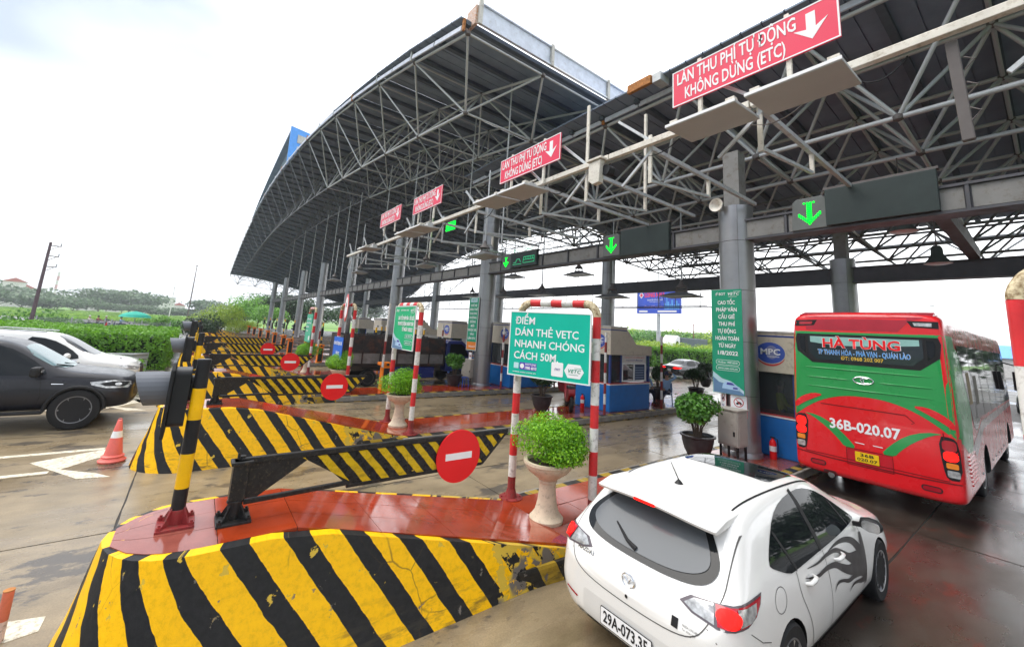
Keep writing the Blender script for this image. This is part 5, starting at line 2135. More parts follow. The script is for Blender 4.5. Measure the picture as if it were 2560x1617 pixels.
def cabinet(label, x, y, w, d, h, rz=0):
    root = thing('control_cabinet', label, 'cabinet', (x, y, FZ), rz, 'grey control cabinets')
    C_ = M('beige grey cabinet', (0.40, 0.375, 0.33), 0.5, dirt=0.3)
    m = MB()
    m.bb(-w / 2, w / 2, -d / 2, d / 2, 0.32, h)
    m.build('body', C_, root, bevel=0.008)
    MB().bb(-w / 2 - .03, w / 2 + .03, -d / 2 - .03, d / 2 + .03, h + .001, h + .03).build('lid', C_, root, bevel=0.004)
    m = MB()
    m.bb(-w / 2 + .03, w / 2 - .03, -d / 2 - .015, -d / 2 - .002, 0.36, h - .04)
    m.build('door', C_, root, bevel=0.003)
    m = MB()
    m.bb(w / 2 + .002, w / 2 + .015, -d / 2 + .03, d / 2 - .03, 0.36, h - .04)
    m.build('door', C_, root, bevel=0.003)
    for p in (-w / 2 + .04, w / 2 - .04):
        for q in (-d / 2 + .04, d / 2 - .04):
            MB().bb(p - .02, p + .02, q - .02, q + .02, 0, 0.32).build('leg', BLACK_STEEL, root)
    MB().bb(w / 2 - .1, w / 2 - .06, -d / 2 - .03, -d / 2 - .015, h * .5, h * .5 + .1).build('handle', BLACK_PL, root)


cabinet('grey control cabinet on legs, between the nearest pot and the nearest column', -4.80, 10.28, 0.48, 0.4, 1.1, -0.1)
cabinet('grey control cabinet on legs, left of the centre column foot', -17.2, 10.75, 0.85, 0.55, 1.12)


def extinguisher(label, x, y):
    root = thing('fire_extinguisher', label, 'fire extinguisher', (x, y, FZ), 0, 'red fire extinguishers')
    m = MB()
    m.lathe([(0.001, 0), (0.07, 0), (0.075, 0.02), (0.075, 0.36), (0.05, 0.42), (0.025, 0.44), (0.02, 0.47), (0.001, 0.47)], n=16)
    m.build('cylinder', NOENTRY, root, smooth=40)
    m = MB()
    m.bb(-.05, .05, -.012, .012, .47, .50)
    m.tube([(0.03, 0, .48), (.1, 0, .46), (.11, 0, .3), (.1, 0, .15)], 0.01, 6)
    m.build('valve_and_hose', BLACK_PL, root)
    m = MB()
    m.cyl((0, 0, .18), (0, 0, .30), .0765, .0765, 16, cap=False)
    m.build('label', SIGN_WHITE, root, smooth=True)


extinguisher('red fire extinguisher beside the booth between nearest column and coach', -4.35, 11.3)
extinguisher('red fire extinguisher beside the booth right of the teal sign', -10.75, 11.6)

# ---- orange barrier machines and the rear striped posts
G_OB = 'orange barrier machines on the islands'
ob = thing('barrier_machine', 'x', 'barrier', group=G_OB)
m = MB()
m.bb(-0.16, 0.16, -0.16, 0.16, 0, 0.95)
m.build('cabinet', ORANGE, ob, bevel=0.02)
m = MB()
m.bb(-0.19, 0.19, -0.28, 0.18, 0.955, 1.07)
m.build('head', ORANGE, ob, bevel=0.02)
m = MB()
m.bb(-0.165, -0.155, -0.1, 0.1, 0.1, 0.8)
m.bb(0.162, 0.172, -0.12, 0.12, 0.08, 0.85)
m.build('door', BLACK_PL, ob)
m = MB()
m.cyl((0.2, 0, 1.0), (0.26, 0, 1.0), 0.05, 0.05, 10)
m.build('hub', BLACK_PL, ob)
BN = [(-16.3, 6.2, 'nearest orange barrier machine, between the third urn and the truck'),
      (-27.4, 6.2, 'orange barrier machine just left of the third pipe frame'),
      (-34.0, 5.6, 'orange barrier machine, third nearest, behind the green fourth frame sign'),
      (-39.9, 6.0, 'orange barrier machine, fourth nearest in the receding row'),
      (-45.8, 6.1, 'orange barrier machine, fifth nearest in the receding row'),
      (-51.6, 6.2, 'orange barrier machine, sixth nearest in the receding row'),
      (-57.5, 6.1, 'orange barrier machine, seventh nearest in the receding row'),
      (-63.3, 6.0, 'orange barrier machine, last but one in the receding row'),
      (-69.2, 5.9, 'orange barrier machine at the far end of the receding row')]
for i, (x, y, t) in enumerate(BN):
    if i == 0:
        ob.location = (x, y, FZ)
        ob['label'] = t
    else:
        dup(ob, (x, y, FZ), 0, t)
# white raised boom poles
G_BM = 'raised white barrier poles'
bp = thing('barrier_pole', 'x', 'barrier pole', group=G_BM)
m = MB()
for i in range(5):
    m.cyl((0.02 * i, 0, i * 0.5), (0.02 * (i + 1), 0, (i + 1) * 0.5), 0.045, 0.045, 10, 1 if i in (1,) else 0)
m.build('pole', [WHITE, REDDARK], bp, smooth=60)
bp.location = (-16.1, 6.0, 1.1)
bp['label'] = 'raised white barrier pole left of the third pipe frame'
dup(bp, (-27.2, 6.0, 1.1), 0, 'raised white barrier pole left of the farthest pipe frame')

# black and yellow lane posts with traffic lamps farther along the islands
G_LP = 'slim black and yellow lamp posts in the far lanes'
lp = thing('lane_post', 'x', 'post', group=G_LP)
m = MB()
striped_segments(m, (0, 0, 0), (0, 0, 2.35), 0.05, [(1 / 9, i % 2) for i in range(9)], 10)
m.build('pole', [YEL, BLK], lp, smooth=60)
m = MB()
m.bb(-0.11, 0.11, -0.1, 0.06, 1.35, 1.95)
m.build('lamp_housing', BLACK_PL, lp, bevel=0.015)
m = MB()
for z in (1.52, 1.78):
    m.cyl((0, -0.1, z), (0, -0.24, z), 0.08, 0.08, 12)
m.build('lamp_hoods', GREY_PL, lp)
m = MB()
m.bb(-0.06, 0.2, -0.05, 0.05, 2.36, 2.46)
m.build('camera_head', PANEL_W, lp)
lpn = 0
ordn = ['nearest', 'second', 'third', 'fourth', 'fifth', 'sixth', 'seventh', 'eighth', 'ninth']
for k in range(3, 12):
    t = f'slim black and yellow lamp post, {ordn[lpn]} of the receding row under the arch'
    loc = (XI[k] + 0.25, 7.6, FZ)
    if lpn == 0:
        lp.location = loc
        lp['label'] = t
    else:
        dup(lp, loc, 0, t)
    lpn += 1
for x, y, t in ((-22.9, 10.3, 'pair of black and yellow posts beside a booth, left post'), (-22.2, 10.5, 'pair of black and yellow posts beside a booth, right post'),
                (-28.6, 10.3, 'black and yellow post before the beige booths, behind the third pipe frame'), (-28.0, 10.4, 'black and yellow post beside its twin, behind the third pipe frame')):
    dup(lp, (x, y, FZ), 0, t)
# ================================================================== VEHICLES
PAINT_WHITE = M('white car paint', (0.80, 0.79, 0.76), 0.22, var=0.015, coat=0.8, rvar=0.05)
PAINT_BLACK = M('black car paint', (0.012, 0.012, 0.017), 0.3, 0.0, var=0.1, coat=0.25)
PAINT_RED = M('bright red coach paint', (0.74, 0.012, 0.018), 0.24, var=0.05, coat=0.6, scale=1.0, dirt=0.08)
PAINT_GREEN = M('coach green paint', (0.02, 0.30, 0.07), 0.26, var=0.05, coat=0.5, scale=1.0)
PAINT_GREY = M('dark grey car paint', (0.05, 0.052, 0.06), 0.2, 0.5, var=0.08, coat=0.9)
PAINT_MAROON = M('dark red van paint', (0.13, 0.008, 0.012), 0.3, var=0.1, coat=0.4)
PAINT_NAVY = M('navy truck paint', (0.02, 0.035, 0.18), 0.3, var=0.15, coat=0.5, dirt=0.2)
TRIM = M('black trim plastic', (0.013, 0.013, 0.014), 0.5)
GAP = M('panel gap shadow line', (0.10, 0.095, 0.09), 0.6)
GAPD = M('dark panel gap', (0.01, 0.01, 0.01), 0.6)
LIGHT_RED = M('red lamp lens', (0.42, 0.008, 0.02), 0.12, var=0.05, coat=0.8)
LIGHT_LIT = M('lit red lamp', (0.95, 0.008, 0.006), 0.3, spec=0.2, emit=0.9, var=0.0)
LIGHT_ORANGE = M('amber lamp lens', (0.85, 0.25, 0.02), 0.2, coat=0.5)
LIGHT_AMBER_LIT = M('lit amber lamp', (1.0, 0.35, 0.02), 0.2, emit=1.5, var=0.0)
LIGHT_CLEAR = M('clear lamp lens', (0.50, 0.50, 0.49), 0.15, 0.5, var=0.45, coat=0.8, scale=20)
FLAME = M('black flame sticker', (0.025, 0.022, 0.023), 0.3, var=0.05)
PLATE_Y = M('yellow number plate', (0.85, 0.55, 0.01), 0.35, var=0.03)


def mesh_from(vs, fs, name):
    me = bpy.data.meshes.new(name)
    me.from_pydata([tuple(v) for v in vs], [], fs)
    bm = bmesh.new()
    bm.from_mesh(me)
    bmesh.ops.remove_doubles(bm, verts=bm.verts, dist=1e-5)
    bmesh.ops.recalc_face_normals(bm, faces=bm.faces)
    bm.to_mesh(me)
    bm.free()
    return me


def shell(name, parent, rings, mat, arches=(), r_arch=0.36, half_w=0.9, depth=0.32, sub=2, extra_cut=None):
    """body surface grown from half cross-sections (lists of (x, z)) at given y; wheel arches are cut out"""
    n = len(rings[0][1])
    vs, fs = [], []
    for y, half in rings:
        ring = [(x, y, z) for x, z in half] + [(-x, y, z) for x, z in reversed(half[1:-1])]
        vs += ring
    k = 2 * n - 2
    for i in range(len(rings) - 1):
        for j in range(k):
            j2 = (j + 1) % k
            fs.append((i * k + j, i * k + j2, (i + 1) * k + j2, (i + 1) * k + j))
    # end caps as strips between the two halves
    for base, flip in ((0, False), ((len(rings) - 1) * k, True)):
        for j in range(n - 1):
            a, b = base + j, base + j + 1
            c, d = base + (k - j - 1) % k if j + 1 < n - 1 else base + j + 1, base + (k - j) % k
            quad = [a, b]
            if j + 1 < n - 1:
                quad.append(base + (k - (j + 1)))
            if j > 0:
                quad.append(base + (k - j))
            fs.append(tuple(quad if not flip else quad[::-1]))
    me = mesh_from(vs, fs, name)
    me.materials.append(mat)
    me.materials.append(TRIM)
    tmp = bpy.data.objects.new('tmp_body', me)
    COL.objects.link(tmp)
    ss = tmp.modifiers.new('s', 'SUBSURF')
    ss.levels = ss.render_levels = sub
    cutters = []
    for ya in arches:
        for sx in (-1, 1):
            c = MB()
            c.cyl((sx * (half_w + 0.2), ya[0], ya[1]), (sx * (half_w - depth), ya[0], ya[1]), ya[2] if len(ya) > 2 else r_arch, None, 28)
            co = c.build('tmp_cut', TRIM)
            cutters.append(co)
            bo = tmp.modifiers.new('b', 'BOOLEAN')
            bo.operation = 'DIFFERENCE'
            bo.solver = 'EXACT'
            bo.object = co
            try:
                bo.material_mode = 'TRANSFER'
            except Exception:
                pass
    dg = bpy.context.evaluated_depsgraph_get()
    dg.update()
    out = bpy.data.meshes.new_from_object(tmp.evaluated_get(dg))
    out.name = name
    for c in cutters:
        bpy.data.objects.remove(c)
    bpy.data.objects.remove(tmp)
    auto_smooth(out, 38)
    o = bpy.data.objects.new(name, out)
    COL.objects.link(o)
    o.parent = parent
    bm = bmesh.new()
    bm.from_mesh(out)
    bvh = BVHTree.FromBMesh(bm)
    bm.free()
    return o, bvh


def resample(poly, step):
    out = []
    for i in range(len(poly)):
        a, b = Vector(poly[i]), Vector(poly[(i + 1) % len(poly)])
        k = max(1, int((b - a).length / step))
        for j in range(k):
            out.append(a.lerp(b, j / k))
    return out


def smooth_poly(pts, it=2, closed=True):
    for _ in range(it):
        q = []
        n = len(pts)
        for i in range(n if closed else n - 1):
            a, b = pts[i], pts[(i + 1) % n]
            q.append((a[0] * .75 + b[0] * .25, a[1] * .75 + b[1] * .25))
            q.append((a[0] * .25 + b[0] * .75, a[1] * .25 + b[1] * .75))
        if not closed:
            q = [pts[0]] + q + [pts[-1]]
        pts = q
    return pts


def ray_side(sx):
    return lambda a, b: (Vector((sx * 3.0, a, b)), Vector((-sx, 0, 0)))


def ray_rear(a, b):
    return Vector((a, -3.0, b)), Vector((0, 1, 0))


def ray_front(L):
    return lambda a, b: (Vector((a, L + 3.0, b)), Vector((0, -1, 0)))


def ray_top(a, b):
    return Vector((a, b, 6.0)), Vector((0, 0, -1))


def ray_wrap(cy, front=False):
    s = 1 if front else -1
    return lambda a, b: (Vector((3 * sin(a), cy + s * 3 * cos(a), b)), Vector((-sin(a), -s * cos(a), 0)))


def decal(name, bvh, poly, ray, mat, parent, off=0.004, grid=0.07, th=True):
    """a sheet that lies on the body: the outline is laid on by rays and lifted a few millimetres"""
    b = resample(poly, grid)
    n = len(b)
    xs_ = [p.x for p in b]
    ys_ = [p.y for p in b]
    pts = [Vector((p.x, p.y)) for p in b]
    # interior grid
    def inside(x, y):
        c = False
        j = n - 1
        for i in range(n):
            if (b[i].y > y) != (b[j].y > y) and x < (b[j].x - b[i].x) * (y - b[i].y) / (b[j].y - b[i].y + 1e-12) + b[i].x:
                c = not c
            j = i
        return c
    y = min(ys_) + grid / 2
    while y < max(ys_):
        x = min(xs_) + grid / 2
        while x < max(xs_):
            if inside(x, y):
                pts.append(Vector((x, y)))
            x += grid
        y += grid
    r = delaunay_2d_cdt(pts, [(i, (i + 1) % n) for i in range(n)], [], 1, 1e-5)
    vs, ns, ok = [], [], []
    for p in r[0]:
        o, d = ray(p.x, p.y)
        h = bvh.ray_cast(o, d)
        if h[0] is None:
            ok.append(False)
            vs.append(Vector((0, 0, 0)))
            ns.append(Vector((0, 0, 1)))
        else:
            ok.append(True)
            nn = h[1] if h[1].dot(d) < 0 else -h[1]
            vs.append(h[0] + nn * off)
            ns.append(nn)
    fs = [tuple(f) for f in r[2] if all(ok[i] for i in f)]
    if not fs:
        return None
    me = bpy.data.meshes.new(name)
    me.from_pydata([tuple(v) for v in vs], [], fs)
    me.materials.append(mat)
    bm = bmesh.new()
    bm.from_mesh(me)
    loose = [v for v in bm.verts if not v.link_faces]
    bmesh.ops.delete(bm, geom=loose, context='VERTS')
    bm.normal_update()
    if bm.faces:
        o, d = ray(sum(p.x for p in r[0]) / len(r[0]), sum(p.y for p in r[0]) / len(r[0]))
        s = sum((f.normal.dot(d) for f in bm.faces))
        if s > 0:
            bmesh.ops.reverse_faces(bm, faces=bm.faces)
    for f in bm.faces:
        f.smooth = True
    bm.to_mesh(me)
    bm.free()
    ob = bpy.data.objects.new(name, me)
    COL.objects.link(ob)
    ob.parent = parent
    return ob


def strip(pts, w):
    """outline of a line of width w through pts"""
    L, R = [], []
    for i, p in enumerate(pts):
        a = Vector(pts[max(0, i - 1)])
        b = Vector(pts[min(len(pts) - 1, i + 1)])
        d = (b - a).normalized()
        nrm = Vector((-d.y, d.x)) * w / 2
        L.append((p[0] + nrm.x, p[1] + nrm.y))
        R.append((p[0] - nrm.x, p[1] - nrm.y))
    return L + R[::-1]


def line(name, bvh, pts, ray, mat, parent, w=0.008, off=0.002):
    if len(pts) > 3 and hypot(pts[0][0] - pts[-1][0], pts[0][1] - pts[-1][1]) < 1e-6:
        hf = len(pts) // 2
        line(name, bvh, pts[:hf + 1], ray, mat, parent, w, off)
        return line(name, bvh, pts[hf:], ray, mat, parent, w, off)
    return decal(name, bvh, strip(pts, w), ray, mat, parent, off, 0.08)


def decal_text(name, txt, size, bvh, ray, mat, parent, at, w=None, off=0.004, bold=0.0, flipx=1, **kw):
    me = text_mesh(name, txt, size, mat, bold=bold, depth=0.0, **kw)
    xs_ = [v.co.x for v in me.vertices]
    k = (w / (max(xs_) - min(xs_))) if w else 1
    bad = False
    for v in me.vertices:
        o, d = ray(at[0] + v.co.x * k * flipx, at[1] + v.co.y)
        h = bvh.ray_cast(o, d)
        if h[0] is None:
            bad = True
            continue
        v.co = h[0] - d * off
    o = bpy.data.objects.new(name, me)
    COL.objects.link(o)
    o.parent = parent
    return o


def wheel(parent, x, y, r, w, side, rim=ALLOY, spokes=10, hub=True):
    root = bpy.data.objects.new('wheel', None)
    COL.objects.link(root)
    root.parent = parent
    root.location = (x, y, r)
    rr_ = r * 0.66
    prof = [(rr_, -w / 2 + .01), (r * .93, -w / 2), (r * .985, -w / 2 + .02), (r, -w * .3), (r, w * .3), (r * .985, w / 2 - .02), (r * .93, w / 2), (rr_, w / 2 - .01)]
    t = MB()
    t.lathe(prof, n=36)
    t.v = [(z, x_, y_) for x_, y_, z in t.v]
    t.build('tyre', RUBBER, root, smooth=50)
    m = MB()
    m.lathe([(rr_ * 1.01, -w / 2 + .02), (rr_ * 1.01, w / 2 - .005), (rr_ * .95, w / 2 - 0.008), (rr_ * .92, w / 2 - .05), (rr_ * .9, -w / 2 + .03)], n=36)
    m.lathe([(0.001, w * .32), (rr_ * .2, w * .32), (rr_ * .24, w * .25), (rr_ * .24, w * .05)], n=16)
    m.v = [(z * side, x_, y_) for x_, y_, z in m.v]
    for i in range(spokes):
        a = 2 * pi * i / spokes
        p = Vector((side * w * .27, cos(a) * rr_ * .15, sin(a) * rr_ * .15))
        q = Vector((side * w * .38, cos(a) * rr_ * .94, sin(a) * rr_ * .94))
        m.beam(p, q, rr_ * .16, 0.03)
    m.build('rim', rim, root, smooth=40)
    d = MB()
    d.cyl((side * w * .0, 0, 0), (side * w * .06, 0, 0), rr_ * .86, None, 24)
    d.build('brake_disc', BLACK_PL, root)
    return root


def half(zb, zm, zbelt, zt, ws, wm, wb, wt, crown=0.03):
    return [(0, zb), (ws * .86, zb), (ws, zb + .05), (wm, zm - (zm - zb) * .35), (wm, zm), (wb + (wm - wb) * .35, zbelt - (zbelt - zm) * .2), (wb, zbelt + .01), (wt + (wb - wt) * .12, zt - crown - (zt - zbelt) * .12), (wt * .90, zt - crown * .5), (wt * .5, zt - crown * .1), (0, zt)]


# ------------------------------------------------------------------ the white hatchback
def plate_on(parent, fr, w, h, lines, face, ink, size, edge=TRIM):
    plate('plate_edge', rrect(0, 0, w + .012, h + .012, .01), edge, parent, fr, 0, 0.004)
    plate('number_plate', rrect(0, 0, w, h, .01), face, parent, fr, 0.004, 0.002)
    for i, s in enumerate(lines):
        yy = (len(lines) - 1) * size * .55 - i * size * 1.1
        t = text('lettering', s, size, ink, parent, fr, (0, yy), w=w * .88 if len(s) > 5 else w * .6, bold=0.015)
        t.matrix_basis = fr @ Matrix.Translation((0, yy, 0.0075))


def hatchback():
    root = thing('white_hatchback', 'white hatchback with black flame stickers on its side, braking behind the coach', 'car', (-2.38, 3.17, 0), 0)
    R_ = []
    T = [  # y, zb, zm, zbelt, zt, ws, wm, wb, wt
        (0.00, .36, .55, .66, .70, .52, .62, .58, .45),
        (0.035, .30, .56, .76, .80, .66, .755, .71, .56),
        (0.10, .26, .58, .88, .935, .76, .835, .79, .66),
        (0.19, .23, .60, .925, 1.01, .80, .865, .815, .72),
        (0.30, .22, .62, .94, 1.125, .82, .875, .825, .72),
        (0.44, .215, .62, .945, 1.26, .83, .877, .826, .69),
        (0.60, .21, .62, .95, 1.385, .84, .878, .827, .66),
        (0.80, .20, .62, .95, 1.44, .84, .878, .826, .63),
        (1.15, .19, .60, .945, 1.463, .845, .876, .825, .61),
        (1.70, .19, .58, .94, 1.47, .85, .874, .825, .59),
        (2.20, .19, .58, .935, 1.455, .85, .874, .825, .59),
        (2.50, .19, .58, .93, 1.40, .85, .874, .825, .585),
        (2.80, .19, .58, .925, 1.27, .85, .874, .825, .60),
        (3.10, .19, .58, .92, 1.13, .85, .874, .825, .65),
        (3.33, .19, .58, .91, 1.03, .85, .875, .82, .70),
        (3.50, .19, .58, .885, .975, .85, .877, .815, .70),
        (3.80, .19, .57, .84, .93, .84, .875, .80, .66),
        (4.10, .20, .54, .77, .87, .80, .85, .76, .60),
        (4.30, .22, .50, .68, .77, .72, .78, .68, .50),
        (4.41, .26, .47, .60, .66, .60, .66, .58, .40),
        (4.46, .33, .46, .54, .58, .42, .48, .44, .3)]
    for t in T:
        R_.append((t[0], half(*t[1:])))
    body, bvh = shell('body', root, R_, PAINT_WHITE, [(0.95, .32), (3.60, .32)], .345, .9, .28)
    # rear screen: black band, then the pane
    def rs(k, top, bot):
        return smooth_poly([(-.58 * k, top), (-.635 * k, 1.17), (-.62 * k, 1.08), (-.50 * k, bot + .03), (-.3 * k, bot - .008), (0, bot - .018), (.3 * k, bot - .008), (.50 * k, bot + .03), (.62 * k, 1.08), (.635 * k, 1.17), (.58 * k, top)], 2)
    RW = lambda a, b: ray_wrap(1.15)(math.atan(a / .85), b)
    decal('screen_surround', bvh, rs(1.03, 1.335, .955), RW, GLASS_DARK, root, 0.008, 0.03)
    decal('rear_screen', bvh, rs(.91, 1.30, .99), RW, glass_mat('sky grey rear screen', (0.10, 0.11, 0.12), 0.14, 0.0), root, 0.014, 0.03)  # sky reflection put into the grey base colour of the pane
    # spoiler lip over the screen
    m = MB()
    n = 16
    for lay in (0, 1):
        for i in range(n + 1):
            x = -.60 + 1.2 * i / n
            e = 1 - abs(x / .60) ** 5
            bow = 0.05 * (1 - (x / .6) ** 2)
            zc = 1.445 - 0.05 * (x / .6) ** 2
            if lay == 0:
                m.v += [(x * .97, .80, zc - .006), (x, .50, zc - .012), (x, .27 - bow * .6 + .05 * (1 - e), zc - .06)]
            else:
                m.v += [(x * .97, .80, zc - .06), (x, .50, zc - .075), (x, .285 - bow * .6 + .05 * (1 - e), zc - .088)]
    k = 3
    N_ = (n + 1) * k
    for i in range(n):
        for j in range(2):
            a = i * k + j
            m.f += [(a, a + 1, a + k + 1, a + k), (N_ + a, N_ + a + k, N_ + a + k + 1, N_ + a + 1)]
            m.m += [0, 0]
        a = i * k + 2
        m.f.append((a, N_ + a, N_ + a + k, a + k))
        m.m.append(0)
    for a in (0, n * k):
        m.f += [(a, N_ + a, N_ + a + 1, a + 1), (a + 1, N_ + a + 1, N_ + a + 2, a + 2)]
        m.m += [0, 0]
    m.build('spoiler', PAINT_WHITE, root, smooth=55, bevel=0.006)
    plate('brake_lamp', rrect(0, 0, .22, .022, .01), LIGHT_LIT, root, frame((0, .236, 1.375), (1, 0, 0), (0, 0, 1)))
    # side glass
    for sx in (1, -1):
        rsd = ray_side(sx)
        g_ = [(0.80, 1.06), (0.95, 1.17), (1.2, 1.30), (1.5, 1.365), (1.9, 1.385), (2.2, 1.36), (2.5, 1.27), (2.8, 1.12), (3.02, .985), (2.99, .965), (2.4, .945), (1.6, .935), (1.22, .93), (1.1, .935), (0.86, 1.02)]
        decal('side_glass', bvh, smooth_poly(g_, 1), rsd, GLASS_DARK, root, 0.004, 0.06)
        line('window_pillar', bvh, [(1.86, .94), (1.80, 1.40)], rsd, TRIM, root, .07, 0.007)
        line('window_pillar', bvh, [(1.24, .93), (1.07, 1.22)], rsd, TRIM, root, .03, 0.007)
        line('window_pillar', bvh, [(2.74, .965), (2.60, 1.2)], rsd, TRIM, root, .025, 0.007)
        # shut lines
        line('door_gap', bvh, smooth_poly([(1.22, .92), (1.24, .75), (1.33, .62), (1.42, .45), (1.45, .30), (1.52, .27)], 2, False), rsd, GAP, root)
        line('door_gap', bvh, smooth_poly([(1.88, .93), (1.93, .7), (1.93, .45), (1.90, .28)], 2, False), rsd, GAP, root)
        line('door_gap', bvh, smooth_poly([(2.96, .93), (3.02, .75), (3.0, .5), (2.93, .3)], 2, False), rsd, GAP, root)
        line('sill_gap', bvh, [(1.5, .27), (2.2, .255), (2.93, .27)], rsd, GAP, root)
        for yh in (1.36, 2.12):
            h = MB()
            sl = 0.012
            x0 = bvh.ray_cast(Vector((sx * 3, yh + .1, .80)), Vector((-sx, 0, 0)))[0].x
            h.tube([(x0 - sx * .005, yh, .80), (x0 + sx * .032, yh + .03, .805), (x0 + sx * .036, yh + .1, .81), (x0 + sx * .032, yh + .17, .812), (x0 - sx * .005, yh + .2, .815)], [.012, .018, .019, .018, .012], 10)
            h.build('door_handle', PAINT_WHITE, root, smooth=True)
            decal('handle_recess', bvh, disc(yh + .09, .80, .07, 18, .05), rsd, M('shaded white recess paint', (0.6, 0.6, 0.59), 0.3, var=0.01), root, 0.002, 0.05)  # flat disc, the shade inside the recess painted as greyer white
        line('fuel_flap' if sx > 0 else 'body_crease', bvh, [(.84 + .105 * cos(a), .83 + .085 * sin(a)) for a in [2 * pi * i / 24 for i in range(25)]] if sx > 0 else [(1.0, .8), (2.9, .83)], rsd, GAP, root, .006)
        # tail lamp wraps round the corner
        W = ray_wrap(1.0)
        lamp = [(sx * a, b) for a, b in [(.44, .865), (.52, .83), (.66, .815), (.86, .82), (.96, .85), (1.03, .905), (1.07, .96), (.93, .955), (.72, .945), (.52, .92)]]
        decal('lamp_surround', bvh, lamp, W, M('smoked lamp rim', (0.12, 0.10, 0.11), 0.2, coat=.6), root, 0.004, 0.05)
        inn = [(sx * a, b) for a, b in [(.475, .867), (.53, .842), (.65, .83), (.66, .932), (.54, .912)]]
        decal('reversing_lamp', bvh, inn, W, LIGHT_CLEAR, root, 0.009, 0.04)
        inn = [(sx * a, b) for a, b in [(.665, .83), (.86, .834), (.945, .858), (1.01, .91), (1.04, .948), (.92, .942), (.67, .933)]]
        decal('tail_lamp', bvh, inn, W, LIGHT_RED, root, 0.010, 0.04)
        inn = [(sx * a, b) for a, b in [(.79, .84), (.90, .845), (.95, .875), (.965, .93), (.79, .93)]]
        decal('lamp_reflector', bvh, inn, W, LIGHT_CLEAR, root, 0.014, 0.03)
        decal('lit_brake_lamp', bvh, [(sx * p, q) for p, q in disc(.735, .882, .07, 20, .046)], W, LIGHT_LIT, root, 0.017, 0.03)
        decal('bumper_reflector', bvh, [(sx * a, b) for a, b in [(.50, .43), (.62, .46), (.63, .44), (.52, .415)]], W, LIGHT_RED, root, 0.004, 0.04)
    # tailgate outline and bumper seam
    line('tailgate_gap', bvh, smooth_poly([(-.665, 1.28), (-.70, 1.1), (-.72, .96), (-.66, .80), (-.585, .70), (-.40, .645), (0, .63), (.40, .645), (.585, .70), (.66, .80), (.72, .96), (.70, 1.1), (.665, 1.28)], 2, False), ray_rear, GAP, root)
    for sx in (-1, 1):
        line('bumper_gap', bvh, [(sx * .66, .79), (sx * .73, .735), (sx * .85, .70)], ray_rear, GAP, root, .006)
        line('bumper_gap', bvh, [(.30, .775), (.45, .68), (.58, .64)], ray_side(sx), GAP, root, .006)
        line('roof_channel', bvh, [(sx * .535, .52), (sx * .535, 1.2), (sx * .54, 1.9), (sx * .54, 2.45)], ray_top, TRIM, root, .016, .003)
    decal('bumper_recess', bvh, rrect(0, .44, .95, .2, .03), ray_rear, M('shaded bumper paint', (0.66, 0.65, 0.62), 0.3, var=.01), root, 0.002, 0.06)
    decal('lower_valance', bvh, [(-.6, .27), (.6, .27), (.56, .34), (-.56, .34)], ray_rear, TRIM, root, 0.003, 0.05)
    # sunroof, aerial, wiper, badges
    decal('sunroof', bvh, rrect(0, 1.98, .92, .68, .08), ray_top, GLASS_DARK, root, 0.004, 0.06)
    m = MB()
    m.lathe([(0.001, 0.035), (0.012, 0.033), (0.03, 0.012), (0.04, 0.0)], (0, .80, 1.44), 12)
    m.tube([(0, .80, 1.47), (0, .66, 1.66)], [.006, .003], 6)
    m.build('aerial', TRIM, root, smooth=50)
    p0 = bvh.ray_cast(Vector((-.02, -3, 1.0)), Vector((0, 1, 0)))[0]
    m = MB()
    m.tube([p0 + Vector((0, -.02, .0)), p0 + Vector((-.10, -.015, .035)), p0 + Vector((-.28, .075, .10))], [.022, .014, .007], 8)
    m.build('wiper', TRIM, root, smooth=True)
    pz = bvh.ray_cast(Vector((0, -3, .80)), Vector((0, 1, 0)))[0]
    e = MB()
    for (a, b, rad) in ((.062, .05, .007),):
        pts = [(a * cos(t), b * sin(t)) for t in [2 * pi * i / 24 for i in range(25)]]
        e.tube([(p, pz.y - .012, pz.z + q) for p, q in pts], rad, 6)
    for pl in ([(-.055, .018), (-.03, .02), (-.012, .0), (0, -.018), (.012, .0), (.03, .02), (.055, .018)],):
        e.tube([(p, pz.y - .014, pz.z + q) for p, q in pl], .006, 6)
    e.build('maker_emblem', CHROME, root, smooth=True)
    decal('key_hole', bvh, disc(0.0, .69, .014, 10), ray_rear, TRIM, root, .004, .02)
    decal_text('lettering', 'MAZDA3', .042, bvh, ray_rear, CHROME, root, (-.50, .825), w=.20, bold=.02)
    decal('dealer_sticker', bvh, rect(.43, .725, .052, .065), ray_rear, TRIM, root, .004, .03)
    decal_text('lettering', 'MAZDA LONG BIEN', .02, bvh, ray_rear, GAP, root, (.55, .735), w=.12)
    decal_text('lettering', 'Tel. 0936 386', .016, bvh, ray_rear, GAP, root, (.54, .712), w=.10)
    pp = bvh.ray_cast(Vector((0, -3, .44)), Vector((0, 1, 0)))[0]
    f_ = frame((0, pp.y - .012, .435), (1, 0, 0), (0, 0, 1))
    plate_on(root, f_, .50, .125, ['29A-073.35'], SIGN_WHITE, TRIM, .12)
    # flame stickers on the right side
    S = ray_side(1)
